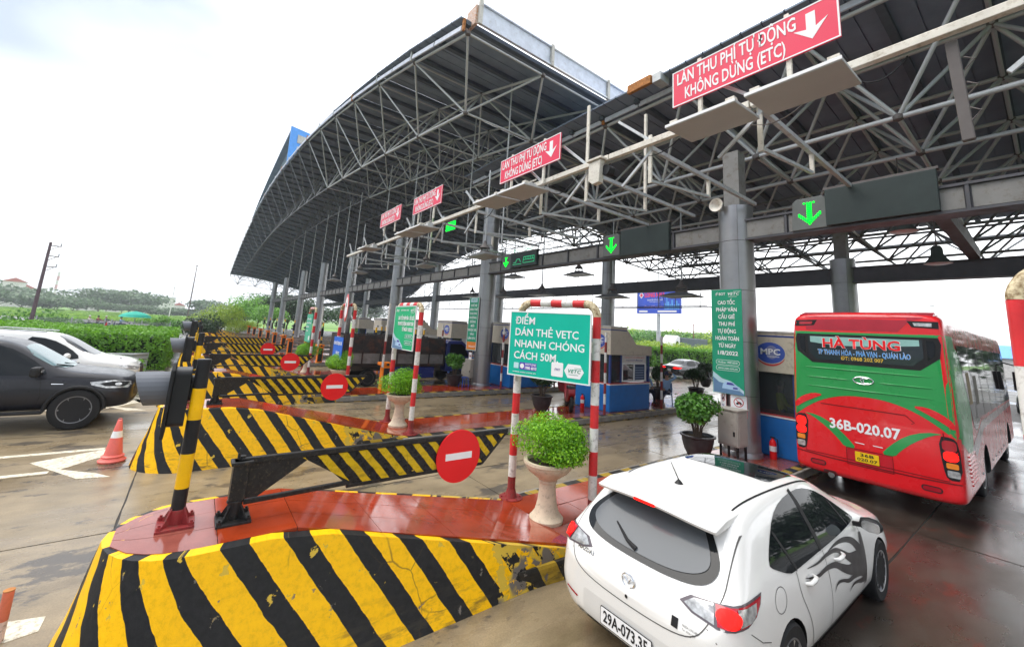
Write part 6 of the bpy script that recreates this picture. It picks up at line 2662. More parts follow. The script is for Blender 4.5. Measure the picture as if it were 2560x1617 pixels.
    FL = [[(2.0, .895, .004), (2.25, .905, .02), (2.5, .885, .035), (2.70, .83, .055), (2.85, .73, .09), (2.93, .62, .13), (2.96, .50, .12)],
          [(1.45, .89, .003), (1.7, .872, .014), (1.95, .88, .022), (2.2, .86, .03), (2.38, .79, .045), (2.55, .715, .065), (2.75, .66, .11), (2.92, .60, .14)],
          [(1.37, .84, .003), (1.62, .785, .02), (1.9, .785, .03), (2.12, .755, .04), (2.3, .685, .055), (2.5, .62, .07), (2.7, .60, .10), (2.92, .56, .14)],
          [(2.0, .56, .003), (2.1, .605, .016), (2.25, .59, .02), (2.42, .545, .028), (2.6, .54, .04), (2.8, .53, .07), (2.95, .50, .1)],
          [(2.42, .445, .003), (2.55, .475, .016), (2.68, .465, .022), (2.82, .435, .035), (2.95, .43, .06)],
          [(2.985, .37, .05), (2.975, .5, .09), (2.97, .65, .11), (2.975, .78, .08), (2.985, .86, .04)]]
    for i_, cl in enumerate(FL):
        # rounded centre line with a swelling width
        pts_ = []
        for j in range(len(cl) - 1):
            p0, p1, p2, p3 = cl[max(0, j - 1)], cl[j], cl[j + 1], cl[min(len(cl) - 1, j + 2)]
            for q in range(5):
                t = q / 5
                pts_.append(tuple(.5 * (2 * p1[c] + (p2[c] - p0[c]) * t + (2 * p0[c] - 5 * p1[c] + 4 * p2[c] - p3[c]) * t * t + (3 * p1[c] - p0[c] - 3 * p2[c] + p3[c]) * t ** 3) for c in range(3)))
        pts_.append(cl[-1])
        Lp, Rp = [], []
        for j, p in enumerate(pts_):
            d = Vector(pts_[min(j + 1, len(pts_) - 1)][:2]) - Vector(pts_[max(j - 1, 0)][:2])
            nn = Vector((-d.y, d.x)).normalized() * max(.003, p[2] * 1.3) / 2
            Lp.append((p[0] + nn.x, p[1] + nn.y))
            Rp.append((p[0] - nn.x, p[1] - nn.y))
        decal('flame_sticker', bvh, Lp + Rp[::-1], S, FLAME, root, 0.003 + .0005 * i_, 0.04)
    # mirrors
    for sx in (1, -1):
        m = MB()
        m.lathe([(0.001, -.10), (.06, -.085), (.085, -.02), (.08, .05), (.04, .09), (0.001, .10)], n=16)
        m.v = [(sx * (.98 + z_ * 1.0), 2.86 + x_ * .75, 1.0 + y_ * .85) for x_, y_, z_ in m.v]
        m.build('mirror', PAINT_WHITE if sx < 0 else TRIM, root, smooth=70)
        mm = MB()
        mm.prism(rrect(sx * .99, 1.0, .15, .10, .04), lambda a, b, d: (a, 2.80 - d, b), 0, .008)
        mm.build('mirror_glass', CHROME, root)
        m = MB()
        m.beam((sx * .82, 2.87, .96), (sx * .93, 2.87, .98), .05, .04)
        m.build('mirror_arm', TRIM, root)
    decal('windscreen', bvh, smooth_poly([(-.56, 2.50), (0, 2.46), (.56, 2.50), (.66, 3.22), (0, 3.36), (-.66, 3.22)], 1), ray_top, GLASS_DARK, root, .004, .08)
    for sx in (1, -1):
        wheel(root, sx * .775, .95, .318, .205, sx)
        wheel(root, sx * .775, 3.60, .318, .205, sx)
    return root


hb = hatchback()


# ------------------------------------------------------------------ the red and green coach
def bushalf(zb, zt, w, sc=1.0, lean=0.0):
    cx = [(0, zb), (w * .9, zb), (w, zb + .08), (w, zb + .2), (w, 1.2), (w * .998, 1.9), (w * .985, 2.4), (w * .965, 2.85), (w * .95, zt - .22), (w * .92, zt - .1), (w * .82, zt - .02), (w * .5, zt), (0, zt + .02)]
    return [(x * sc, z if sc == 1 else 1.9 + (z - 1.9) * (sc * .5 + .5)) for x, z in cx]


def coach():
    root = thing('coach', 'red and green passenger coach stopped at the booth, lettered on its rear window', 'coach', (-2.40, 10.55, 0), 0)
    L = 11.2
    w = 1.245
    rings = []
    rings.append((0.0, [(x * .90, 1.9 + (z - 1.9) * .93) for x, z in bushalf(.34, 3.60, w)]))
    rings.append((0.03, [(x * .97, 1.9 + (z - 1.9) * .98) for x, z in bushalf(.34, 3.60, w)]))
    rings.append((0.11, [(x * .993, 1.9 + (z - 1.9) * .997) for x, z in bushalf(.34, 3.60, w)]))
    for y in (0.25, 0.8, 1.6, 2.0, 3.0, 4.5, 6.5, 8.5, 10.2, 10.8):
        rings.append((y, bushalf(.34, 3.62, w)))
    rings.append((11.05, [(x * .97, 1.9 + (z - 1.9) * .98) for x, z in bushalf(.34, 3.6, w)]))
    rings.append((11.2, [(x * .8, 1.9 + (z - 1.9) * .9) for x, z in bushalf(.34, 3.55, w)]))
    body, bvh = shell('body', root, rings, PAINT_RED, [(3.1, .5, .56), (8.9, .5, .56)], .56, 1.24, .4)
    KZ = lambda b: b if b < 1.5 else 1.5 + (b - 1.5) * 1.145
    R = lambda a, b: ray_rear(a * 1.03, KZ(b))
    ww = 1.19
    # green field on the rear wall
    low = [(x, 1.90 - .47 * (abs(x) / 1.15) ** 2.3) for x in [1.15 - .1 * i for i in range(24)]]
    green = [(-1.15, 2.98), (1.15, 2.98)] + low
    decal('green_paint_field', bvh, green, R, PAINT_GREEN, root, .003, .09)
    for sx in (1, -1):
        S = ray_side(sx)
        decal('green_paint_field', bvh, smooth_poly([(.06, 2.98), (1.1, 2.98), (1.5, 2.4), (1.55, 1.7), (1.3, 1.12), (.7, 1.15), (.25, 1.34), (.06, 1.40)], 1), S, PAINT_GREEN, root, .003, .1)
        decal('green_paint_field', bvh, [(sx * .70, 1.72), (sx * .9, 1.46), (sx * 1.3, 1.34), (sx * 1.33, 3.20), (sx * .70, 3.20)], ray_wrap(1.0), PAINT_GREEN, root, .0025, .05)
        leafp = smooth_poly([(sx * .64, 1.86), (sx * .82, 1.87), (sx * 1.0, 1.80), (sx * 1.15, 1.68), (sx * 1.15, 1.56), (sx * 1.0, 1.67), (sx * .82, 1.77)], 1)
        decal('red_paint_leaf', bvh, leafp, R, PAINT_RED, root, .009, .04)
        sw = smooth_poly([(sx * 1.02, 1.50), (sx * .86, 1.45), (sx * .62, 1.27), (sx * .44, 1.08), (sx * .36, .96), (sx * .17, .96), (sx * .30, 1.14), (sx * .52, 1.36), (sx * .78, 1.49)], 1)
        decal('green_paint_swoosh', bvh, sw, R, PAINT_GREEN, root, .004, .06)
    # rear window
    rw = [(-1.06, 2.94), (1.06, 2.94), (1.09, 2.84), (1.06, 2.62), (.80, 2.42), (-.80, 2.42), (-1.06, 2.62), (-1.09, 2.84)]
    decal('window_surround', bvh, rw, R, TRIM, root, .006, .08)
    decal('rear_window', bvh, [(-.86, 2.90), (.86, 2.90), (.86, 2.62), (.72, 2.48), (-.72, 2.48), (-.86, 2.62)], R, glass_mat('rear coach glass', (0.03, 0.04, 0.045), .04, 0), root, .010, .08)
    for sx in (-1, 1):
        decal('rear_window', bvh, [(sx * .91, 2.89), (sx * 1.00, 2.89), (sx * 1.02, 2.82), (sx * 1.0, 2.66), (sx * .91, 2.58)], R, GLASS_DARK, root, .010, .06)
    decal('sky_film', bvh, [(-.82, 2.895), (.82, 2.895), (.82, 2.80), (.3, 2.76), (-.4, 2.74), (-.82, 2.79)], R, M('pale window film', (0.28, 0.50, 0.46), 0.2), root, .011, .08)
    decal_text('lettering', 'HÀ TÙNG', .22, bvh, R, SIGN_WHITE, root, (-.02, 2.775), w=1.19, off=.013, bold=.045)
    decal_text('lettering', 'HÀ TÙNG', .22, bvh, R, NOENTRY, root, (-.02, 2.775), w=1.17, off=.016, bold=.025)
    decal_text('lettering', 'TP THANH HÓA - PHÀ VẠN - QUÁN LÀO', .12, bvh, R, SIGN_WHITE, root, (0, 2.615), w=1.39, off=.012, bold=.03)
    decal_text('lettering', 'TP THANH HÓA - PHÀ VẠN - QUÁN LÀO', .12, bvh, R, M('blue film lettering', (0.06, 0.32, 0.75), 0.4), root, (0, 2.615), w=1.38, off=.014, bold=.012)
    decal_text('lettering', 'ĐT: 0968 202 007', .085, bvh, R, M('gold film lettering', (0.70, 0.45, 0.05), 0.4), root, (0, 2.525), w=.64, off=.013, bold=.015)
    # upper visor with its slots
    VIS = M('darker red visor', (0.42, 0.012, 0.03), 0.35, coat=.4)
    decal('visor_panel', bvh, smooth_poly([(-.88, 3.02), (.55, 3.02), (.72, 3.20), (1.0, 3.26), (-.9, 3.26)], 0), R, VIS, root, .004, .1)
    for sx in (-1, 1):
        decal('visor_lamp_slot', bvh, [(sx * .74, 3.10), (sx * 1.08, 3.08), (sx * 1.08, 3.19), (sx * .68, 3.20)], R, TRIM, root, .006, .06)
        decal('visor_lamp', bvh, [(sx * .78, 3.12), (sx * 1.0, 3.11), (sx * 1.0, 3.165), (sx * .76, 3.17)], R, LIGHT_RED if sx < 0 else LIGHT_CLEAR, root, .008, .06)
    m = MB()
    for i in range(13):
        x = -1.12 + 2.24 * i / 12
        y = .0 + .07 * abs(x / 1.12) ** 4
        m.v += [(x * .93, y + .03, 3.565), (x * .93, y + .3, 3.63), (x * .95, y + .035, 3.52), (x * .95, y + .3, 3.55)]
    for i in range(12):
        a = i * 4
        m.f += [(a, a + 1, a + 5, a + 4), (a + 2, a + 6, a + 7, a + 3), (a, a + 4, a + 6, a + 2)]
        m.m += [0, 0, 0]
    m.f += [(0, 2, 3, 1), (48, 49, 51, 50)]
    m.m += [0, 0]
    m.build('roof_visor', VIS, root, smooth=50, bevel=.008)
    # pressed ribs and the emblem
    for z, segs in ((2.33, [(-.95, .95)]), (2.16, [(-.95, -.22), (.24, .95)]), (2.00, [(-.92, .95)])):
        for a, b in segs:
            pts = []
            for i in range(9):
                x = a + (b - a) * i / 8
                h = bvh.ray_cast(Vector((x, -3, KZ(z))), Vector((0, 1, 0)))[0]
                pts.append(h + Vector((0, -.004, 0)))
            m = MB()
            m.tube(pts, [.004] + [.013] * 7 + [.004], 8)
            m.build('pressed_rib', PAINT_GREEN, root, smooth=True)
    h = bvh.ray_cast(Vector((0, -3, 2.27)), Vector((0, 1, 0)))[0]
    e = MB()
    e.tube([(.155 * cos(t), h.y - .012, 2.27 + .068 * sin(t)) for t in [2 * pi * i / 28 for i in range(29)]], .009, 6)
    e.tube([(x, h.y - .014, 2.27 + z) for x, z in ((.07, .045), (.0, .05), (-.04, .01), (-.02, -.04), (.04, -.055), (.08, -.04))], .009, 6)
    e.tube([(x, h.y - .014, 2.27 + z) for x, z in ((-.05, .058), (.0, .02), (.01, -.03), (-.01, -.06))], .008, 6)
    e.build('maker_emblem', CHROME, root, smooth=True)
    decal_text('lettering', '36B-020.07', .26, bvh, R, SIGN_WHITE, root, (-.06, 1.36), w=1.04, off=.007, bold=.03)
    for x in (-.2, .06):
        decal('scratch', bvh, [(x, 1.09), (x + .14, 1.085), (x + .15, 1.07), (x + .02, 1.075)], R, SIGN_WHITE, root, .005, .05)
    # engine flap, number plate recess
    for pts in ([(-1.0, 1.48), (-1.0, .74), (1.02, .74), (1.0, 1.52)], [(-.33, .96), (-.33, .66), (.33, .66), (.33, .96), (-.33, .96)], [(-.7, 1.70), (.55, 1.70), (.66, 1.60), (.62, 1.58)]):
        line('panel_gap', bvh, pts, R, M('deep red gap', (0.16, 0.004, 0.006), 0.5), root, .014, .006)
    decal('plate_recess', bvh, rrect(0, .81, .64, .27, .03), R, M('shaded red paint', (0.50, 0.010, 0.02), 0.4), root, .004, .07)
    hp = bvh.ray_cast(Vector((-.03, -3, .83)), Vector((0, 1, 0)))[0]
    plate_on(root, frame((-.03, hp.y - .014, .83), (1, 0, 0), (0, 0, 1)), .34, .17, ['36B', '020.07'], PLATE_Y, TRIM, .075, edge=PLATE_Y)
    line('bumper_gap', bvh, [(-1.16, .72), (-.6, .69), (.6, .69), (1.16, .72)], R, M('deep red gap', (0.16, 0.004, 0.006), 0.5), root, .02, .006)
    for sx in (-1, 1):
        decal('lamp_surround', bvh, smooth_poly([(sx * .93, 1.46), (sx * 1.10, 1.47), (sx * 1.165, 1.38), (sx * 1.175, .78), (sx * 1.0, .76), (sx * .96, .95)], 1), R, TRIM, root, .006, .05)
        decal('tail_lamp', bvh, rrect(sx * 1.055, 1.32, .17, .18, .06), R, LIGHT_LIT if sx < 0 else LIGHT_RED, root, .012, .04)
        decal('tail_lamp', bvh, rrect(sx * 1.06, 1.15, .17, .16, .06), R, LIGHT_LIT, root, .012, .04)
        decal('indicator_lamp', bvh, rrect(sx * 1.07, 1.00, .14, .09, .02), R, LIGHT_ORANGE, root, .012, .04)
        decal('reversing_lamp', bvh, rrect(sx * 1.075, .87, .14, .11, .02), R, LIGHT_CLEAR, root, .012, .04)
        decal('bumper_lamp', bvh, rrect(sx * .80, .56, .26, .10, .05), R, TRIM, root, .005, .04)
        decal('bumper_lamp_lens', bvh, rrect(sx * .80, .56, .22, .065, .03), R, LIGHT_RED, root, .008, .04)
    plate('sticker', rect(-1.1, 1.58, .09, .12), PLATE_Y, root, frame((0, .05, 0), (1, 0, 0), (0, 0, 1)), 0, .002)
    m = MB()
    m.cyl((-.62, .02, .36), (-.62, .3, .38), .055, .055, 14)
    m.build('exhaust_pipe', CHROME, root, smooth=50)
    decal('exhaust_dark_panel', bvh, [(-.74, .385), (-.5, .385), (-.53, .45), (-.71, .45)], R, M('dark red brown paint', (0.14, .03, .03), .6), root, .005, .05)  # flat dark red-brown patch just above the exhaust pipe
    # sides
    for sx in (1, -1):
        S = (lambda sx: lambda a, b: ray_side(sx)(a, KZ(b)))(sx)
        wpoly = [(.95, 2.86), (10.6, 2.86), (10.9, 2.0), (10.7, 1.62), (2.9, 1.62), (2.1, 1.42), (1.75, 1.52), (1.25, 2.2)]
        decal('side_glass', bvh, wpoly, S, GLASS_DARK, root, .006, .25)
        for y in (2.35, 3.7, 5.1, 6.5, 7.9, 9.3):
            line('glass_joint', bvh, [(y, 1.62), (y - .05, 2.86)], S, TRIM, root, .05, .012)
        decal('curtain', bvh, rect(1.75, 2.15, .42, .52), S, M('beige curtain', (.35, .27, .17), .8), root, .008, .1)
        decal('curtain', bvh, rect(2.75, 2.1, .5, .5), S, M('grey curtain', (.22, .20, .17), .8), root, .008, .1)
        decal('pale_reflection_band', bvh, [(1.1, 1.18), (3.0, 1.55), (10.8, 1.58), (10.8, 1.45), (3.2, 1.38), (1.7, 1.0)], S, M('red paint in pale reflection', (.45, .33, .33), .25, coat=.5), root, .003, .2)  # pinkish white reflection on the red lower side, painted as a band
        for i in range(8):
            z = 1.12 - .07 * i
            m = MB()
            m.beam((sx * 1.252, .55 + .02 * i, z), (sx * 1.252, 1.35 + .02 * i, z), .02, .025)
            m.build('grille_slat', PAINT_RED, root)
        for y in (1.45, 2.45, 3.8, 5.3, 6.8, 8.2):
            line('locker_gap', bvh, [(y, .42), (y, 1.3)], S, GAPD, root, .012, .004)
        for y in (1.2, 2.2, 4.2, 4.9, 5.6, 6.3, 7.0):
            m = MB()
            m.lathe([(0.001, .02), (.02, .015), (.028, 0)], n=10)
            m.v = [(sx * (1.245 + z_), y + x_, .62 + y_) for x_, y_, z_ in m.v]
            m.build('marker_lamp', LIGHT_CLEAR, root, smooth=True)
        wheel(root, sx * 1.03, 3.1, .5, .30, sx, ALLOY, 8)
        wheel(root, sx * 1.03, 8.9, .5, .30, sx, ALLOY, 8)
    m = MB()
    m.bb(-.75, .75, 3.2, 6.6, 3.60, 3.80)
    m.build('air_conditioner', PAINT_RED, root, bevel=.08)
    m = MB()
    for x in (-.7, .7):
        m.tube([(x, 1.6, 3.6), (x, 1.7, 3.68), (x, 3.0, 3.70), (x, 10, 3.70)], .02, 6)
    m.build('roof_rails', TRIM, root)
    for sx in (-1, 1):
        m = MB()
        m.bb(sx * 1.45 - .1, sx * 1.45 + .1, 11.2, 11.3, 1.9, 2.5)
        m.tube([(sx * 1.1, 11.1, 2.8), (sx * 1.42, 11.25, 2.7), (sx * 1.45, 11.25, 2.4)], .025, 6)
        m.build('mirror', TRIM, root, bevel=.03)
    return root


coach()


# ------------------------------------------------------------------ generic cars for the other lanes
def simple_car(name, label, loc, rz, T, paint, L, side_win, arches, wr, rim, extras=None, roof_lines=True, wspokes=10):
    root = thing(name, label, 'car' if name != 'pickup_truck' else 'pickup', loc, rz)
    rings = [(t[0], half(*t[1:])) for t in T]
    body, bvh = shell('body', root, rings, paint, [(a, wr + .01) for a in arches], wr * 1.13, max(t[6] for t in T) + .02, .3)
    for sx in (1, -1):
        S = ray_side(sx)
        for pl in side_win:
            decal('side_glass', bvh, smooth_poly(pl, 1), S, GLASS_DARK, root, .005, .08)
        for a in arches:
            wheel(root, sx * (max(t[6] for t in T) - .11), a, wr, .24, sx, rim, wspokes)
    if extras:
        extras(root, bvh)
    return root


# black pickup, front half in view at the left edge
TP = [(0.0, .5, .8, 1.0, 1.02, .7, .80, .78, .6), (.05, .42, .8, 1.05, 1.10, .82, .90, .88, .75), (.3, .4, .8, 1.08, 1.12, .86, .93, .90, .78), (1.7, .38, .8, 1.08, 1.13, .87, .93, .90, .80),
      (1.85, .38, .8, 1.08, 1.50, .87, .93, .89, .70), (2.0, .38, .8, 1.08, 1.77, .87, .93, .88, .66), (2.6, .38, .8, 1.08, 1.83, .87, .93, .88, .66), (3.2, .38, .8, 1.08, 1.81, .87, .93, .88, .66),
      (3.5, .38, .8, 1.08, 1.70, .87, .93, .88, .66), (3.9, .38, .8, 1.08, 1.42, .87, .93, .88, .72), (4.2, .38, .8, 1.06, 1.22, .87, .93, .87, .78), (4.45, .38, .8, 1.04, 1.17, .87, .935, .87, .80),
      (5.0, .38, .78, 1.0, 1.12, .86, .93, .86, .78), (5.25, .40, .75, .95, 1.05, .84, .90, .84, .72), (5.38, .44, .70, .90, .98, .74, .80, .76, .60), (5.43, .5, .68, .84, .90, .55, .62, .6, .45)]


def pickup_extras(root, bvh):
    F = ray_front(5.43)
    W = ray_wrap(4.4, True)
    for sx in (1, -1):
        decal('headlamp', bvh, [(sx * a, b) for a, b in [(.62, .95), (.72, .83), (1.0, .83), (1.22, .90), (1.25, .96), (.9, .99)]], W, LIGHT_CLEAR, root, .006, .06)
        decal('headlamp_inner', bvh, [(sx * a, b) for a, b in [(.66, .94), (.78, .86), (1.02, .87), (1.1, .93), (.9, .965)]], W, TRIM, root, .010, .05)
        decal('projector', bvh, [(sx * p, q) for p, q in disc(.85, .91, .045, 14, .03)], W, LIGHT_CLEAR, root, .013, .03)
        S = ray_side(sx)
        line('door_gap', bvh, [(3.95, 1.05), (4.0, .7), (3.95, .45)], S, GAPD, root, .012)
        line('door_gap', bvh, [(2.9, 1.07), (2.9, .45)], S, GAPD, root, .012)
        line('bonnet_gap', bvh, [(4.15, 1.08), (4.6, 1.05), (5.2, .99)], S, GAPD, root, .014)
        decal('side_vent', bvh, [(4.1, .97), (4.35, .95), (4.33, .91), (4.1, .92)], S, TRIM, root, .006, .05)
        decal('vent_chrome', bvh, [(4.12, .945), (4.3, .935), (4.3, .925), (4.12, .93)], S, CHROME, root, .009, .05)
        m = MB()
        m.bb(sx * 1.08 - .13, sx * 1.08 + .13, 3.82, 3.98, 1.10, 1.30)
        m.build('mirror', TRIM, root, bevel=.05)
        m = MB()
        m.bb(sx * 1.08 - .09, sx * 1.08 + .09, 3.985, 3.995, 1.2, 1.24)
        m.build('mirror_lamp', LIGHT_CLEAR, root)
        m = MB()
        m.bb(sx * .95 - .08, sx * .95 + .08, 1.9, 4.1, .36, .42)
        m.build('side_step', TRIM, root, bevel=.02)
        # flared arch lips
        for ya in (1.05, 4.55):
            m = MB()
            pts = [(sx * .945, ya + .46 * cos(a), .41 + .46 * sin(a)) for a in [pi * (i / 14) for i in range(15)]]
            m.tube(pts, .035, 8)
            m.build('wheel_arch_flare', TRIM, root, smooth=True)
    decal('grille', bvh, smooth_poly([(-.55, .98), (.55, .98), (.6, .7), (.45, .6), (-.45, .6), (-.6, .7)], 1), F, TRIM, root, .006, .08)
    decal('lower_bumper', bvh, [(-.7, .58), (.7, .58), (.66, .48), (-.66, .48)], F, TRIM, root, .006, .08)
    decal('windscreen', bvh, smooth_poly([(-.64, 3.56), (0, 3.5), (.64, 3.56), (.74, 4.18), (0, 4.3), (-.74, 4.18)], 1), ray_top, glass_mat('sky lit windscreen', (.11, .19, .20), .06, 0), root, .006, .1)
    m = MB()
    m.tube([(-.7, 4.22, 1.215), (-.1, 4.18, 1.25), (.1, 4.12, 1.29)], .014, 6)
    m.tube([(.1, 4.26, 1.225), (.68, 4.1, 1.31)], .014, 6)
    m.build('wipers', TRIM, root)


simple_car('pickup_truck', 'black pickup truck with black wheels entering from the left edge', (-14.62, -6.76, 0), 0.0, TP, PAINT_BLACK, 5.43,
           [[(2.05, 1.12), (2.15, 1.62), (2.8, 1.70), (2.82, 1.12)], [(2.95, 1.12), (2.93, 1.70), (3.3, 1.68), (3.7, 1.45), (4.05, 1.15), (3.9, 1.10)]],
           [1.05, 4.55], .41, DARKALLOY, pickup_extras, wspokes=6).scale = (1.06, 1.06, 1.08)

# white SUV behind it
TS = [(0.0, .35, .6, .9, .95, .6, .74, .7, .55), (.06, .28, .62, 1.0, 1.1, .76, .86, .82, .65), (.25, .25, .64, 1.02, 1.45, .82, .90, .84, .62), (.6, .24, .64, 1.02, 1.62, .85, .905, .85, .62),
      (1.5, .24, .62, 1.0, 1.68, .86, .905, .85, .62), (2.4, .24, .62, .99, 1.66, .86, .905, .85, .62), (2.8, .24, .62, .985, 1.56, .86, .905, .85, .62), (3.15, .24, .62, .98, 1.32, .86, .905, .85, .66),
      (3.45, .24, .62, .97, 1.12, .86, .905, .85, .72), (3.65, .24, .62, .95, 1.07, .86, .905, .85, .74), (4.1, .25, .6, .90, 1.02, .84, .89, .82, .70), (4.35, .28, .56, .82, .93, .76, .82, .76, .6), (4.48, .36, .52, .7, .78, .58, .64, .6, .45)]


def suv_extras(root, bvh):
    F = ray_front(4.48)
    W = ray_wrap(3.6, True)
    for sx in (1, -1):
        decal('headlamp', bvh, [(sx * a, b) for a, b in [(.52, .80), (.62, .74), (.95, .78), (1.12, .88), (.9, .87)]], W, LIGHT_CLEAR, root, .006, .06)
        S = ray_side(sx)
        line('door_gap', bvh, [(3.1, .96), (3.15, .6), (3.05, .35)], S, GAP, root, .012)
        line('door_gap', bvh, [(2.1, .98), (2.12, .6), (2.05, .35)], S, GAP, root, .012)
        line('window_trim', bvh, [(.9, 1.0), (2.0, .985), (3.2, .99)], S, CHROME, root, .02, .008)
        m = MB()
        m.lathe([(0.001, -.13), (.07, -.11), (.1, -.02), (.095, .06), (0.001, .13)], n=14)
        m.v = [(sx * (1.0 + z_), 3.02 + x_ * .7, 1.10 + y_ * .8) for x_, y_, z_ in m.v]
        m.build('mirror', PAINT_WHITE, root, smooth=70)
        m = MB()
        m.tube([(sx * .60, .5, 1.62), (sx * .60, 1.5, 1.70), (sx * .60, 2.5, 1.66)], .018, 6)
        m.build('roof_rail', STEEL, root, smooth=True)
    decal('grille', bvh, smooth_poly([(-.4, .86), (.4, .86), (.5, .62), (.3, .5), (-.3, .5), (-.5, .62)], 1), F, TRIM, root, .006, .08)
    decal('windscreen', bvh, smooth_poly([(-.58, 2.72), (0, 2.66), (.58, 2.72), (.70, 3.42), (0, 3.54), (-.70, 3.42)], 1), ray_top, GLASS_DARK, root, .006, .1)
    decal('bonnet_vent', bvh, [(.3, 3.95), (.5, 3.98), (.5, 4.05), (.34, 4.02)], ray_top, GAP, root, .005, .05)


simple_car('white_suv', 'white sport utility vehicle half hidden behind the black pickup', (-18.5, -6.25, 0), 0.0, TS, PAINT_WHITE, 4.48,
           [[(.62, 1.05), (.8, 1.35), (1.1, 1.5), (2.0, 1.55), (2.05, 1.02)], [(2.15, 1.02), (2.15, 1.55), (2.6, 1.5), (3.0, 1.28), (3.25, 1.05), (3.1, 1.01)]],
           [.85, 3.62], .36, ALLOY, suv_extras).scale = (1.08, 1.12, 1.17)

# dark sedan driving away beyond the plaza
TD = [(0.0, .38, .6, .8, .84, .6, .74, .7, .55), (.06, .3, .6, .92, .97, .76, .85, .80, .65), (.5, .24, .62, .93, 1.02, .84, .905, .84, .68), (.75, .22, .62, .93, 1.10, .85, .91, .84, .64), (1.15, .21, .62, .93, 1.35, .86, .91, .84, .58),
      (1.6, .2, .6, .92, 1.44, .86, .91, .84, .57), (2.3, .2, .6, .91, 1.45, .86, .91, .84, .57), (2.8, .2, .6, .90, 1.36, .86, .91, .84, .58), (3.3, .2, .6, .89, 1.10, .86, .91, .84, .66), (3.6, .2, .6, .87, .98, .86, .91, .83, .70),
      (4.3, .22, .56, .78, .88, .82, .87, .78, .62), (4.7, .28, .5, .68, .74, .66, .72, .66, .5), (4.8, .34, .48, .6, .64, .48, .54, .5, .38)]


def sedan_extras(root, bvh):
    decal('rear_screen', bvh, smooth_poly([(-.6, .68), (0, .62), (.6, .68), (.5, 1.28), (0, 1.34), (-.5, 1.28)], 1), ray_top, glass_mat('sky lit screen', (.06, .065, .075), .08, 0), root, .005, .1)
    for sx in (1, -1):
        decal('tail_lamp', bvh, [(sx * a, b) for a, b in [(.3, .80), (.42, .74), (.8, .76), (.98, .84), (.8, .87), (.45, .86)]], ray_wrap(1.0), LIGHT_LIT, root, .008, .06)
    decal('number_plate', bvh, rect(0, .62, .32, .2), ray_rear, SIGN_WHITE, root, .01, .06)


simple_car('dark_sedan', 'dark grey sedan with lit tail lamps driving away beyond the plaza', (-18.5, 29.6, 0), -0.12, TD, PAINT_GREY, 4.8,
           [[(1.0, .96), (1.25, 1.25), (1.7, 1.36), (2.2, 1.37), (2.25, .96)], [(2.32, .96), (2.3, 1.36), (2.7, 1.3), (3.2, 1.0), (3.1, .95)]],
           [.95, 3.85], .33, ALLOY, sedan_extras)
simple_car('red_van', 'dark red van in the second lane, seen under the teal sign board', (-13.0, 13.2, 0), 0.0,
           [(t[0], t[1], t[2] + .1, t[3] + .1, t[4] + .25, *t[5:]) for t in TS], PAINT_MAROON, 4.48,
           [[(.62, 1.2), (.8, 1.6), (1.1, 1.75), (2.0, 1.8), (2.05, 1.15)]], [.85, 3.62], .36, ALLOY, None)
simple_car('dark_suv', 'dark sport utility vehicle beyond the coach at the right edge', (-0.9, 37.0, 0), 0.0, TS, PAINT_GREY, 4.48,
           [[(.62, 1.05), (.8, 1.35), (1.1, 1.5), (2.0, 1.55), (2.05, 1.02)]], [.85, 3.62], .36, ALLOY, None)

# ------------------------------------------------------------------ light truck with a high steel bed
tr = thing('light_truck', 'light truck with a navy cab and a dark high-sided steel bed', 'truck', (-19.6, 5.1, 0), 0)
BED = M('dark scuffed bed steel', (0.05, 0.047, 0.048), 0.42, 0.4, var=0.4, scale=1.2, dirt=0.5, dirtcol=(0.16, 0.07, 0.05))
BEDL = M('grey bed side sheet', (0.24, 0.235, 0.23), 0.4, 0.4, var=0.3, scale=2, dirt=0.3)
bx0, bx1 = -1.0, 1.0
m = MB()
m.bb(bx0, bx1, 0, 4.9, .90, 1.0)
m.build('bed_floor', BED, tr)
for sx in (-1, 1):
    m = MB()
    m.bb(sx * 1.0 - .025, sx * 1.0 + .025, 0.04, 4.86, 1.005, 1.45)
    m.build('bed_side', BEDL, tr)
    m = MB()
    m.bb(sx * 1.0 - .022, sx * 1.0 + .022, 0.04, 4.86, 1.50, 2.18)
    m.build('upper_side', BED, tr)
    for k in range(7):
        y = .06 + k * .8
        m = MB()
        m.bb(sx * 1.03 - .02, sx * 1.03 + .025, y - .03, y + .03, .98, 2.22)
        m.build('stake', BED, tr)
    for z in (1.475, 2.215):
        m = MB()
        m.bb(sx * 1.02 - .04, sx * 1.02 + .04, 0, 4.9, z - .022, z + .022)
        m.build('rail', BED, tr)
    for k in range(16):
        y = .2 + k * .3
        m = MB()
        m.bb(sx * 1.03 - .006, sx * 1.03 + .006, y - .02, y + .02, 1.02, 1.44)
        m.build('side_rib', BEDL, tr)
for y in (0.0, 4.9):
    m = MB()
    m.bb(-1, 1, y - .025, y + .025, 1.0, 2.2)
    m.build('bed_end', BED, tr)
m = MB()
for x in (-.35, .35):
    m.bb(x - .05, x + .05, .1, 6.4, .62, .84)
m.build('chassis', STEEL_DARK, tr)
m = MB()
m.bb(-1.0, -.9, 2.4, 4.4, .35, .85)
m.bb(.9, 1.0, 2.4, 4.4, .35, .85)
m.build('side_guard', PAINT_NAVY, tr)
m = MB()
prof = [(a - 1.2, b) for a, b in [(6.25, .62), (6.25, 2.02), (6.35, 2.12), (7.15, 2.14), (7.35, 2.0), (7.75, 1.32), (7.82, 1.1), (7.84, .5), (7.5, .45), (7.45, .62)]]
m.prism(prof, lambda a, b, d: (d, a, b), -.92, .92)
cab = m.build('cab', PAINT_NAVY, tr, bevel=.05)
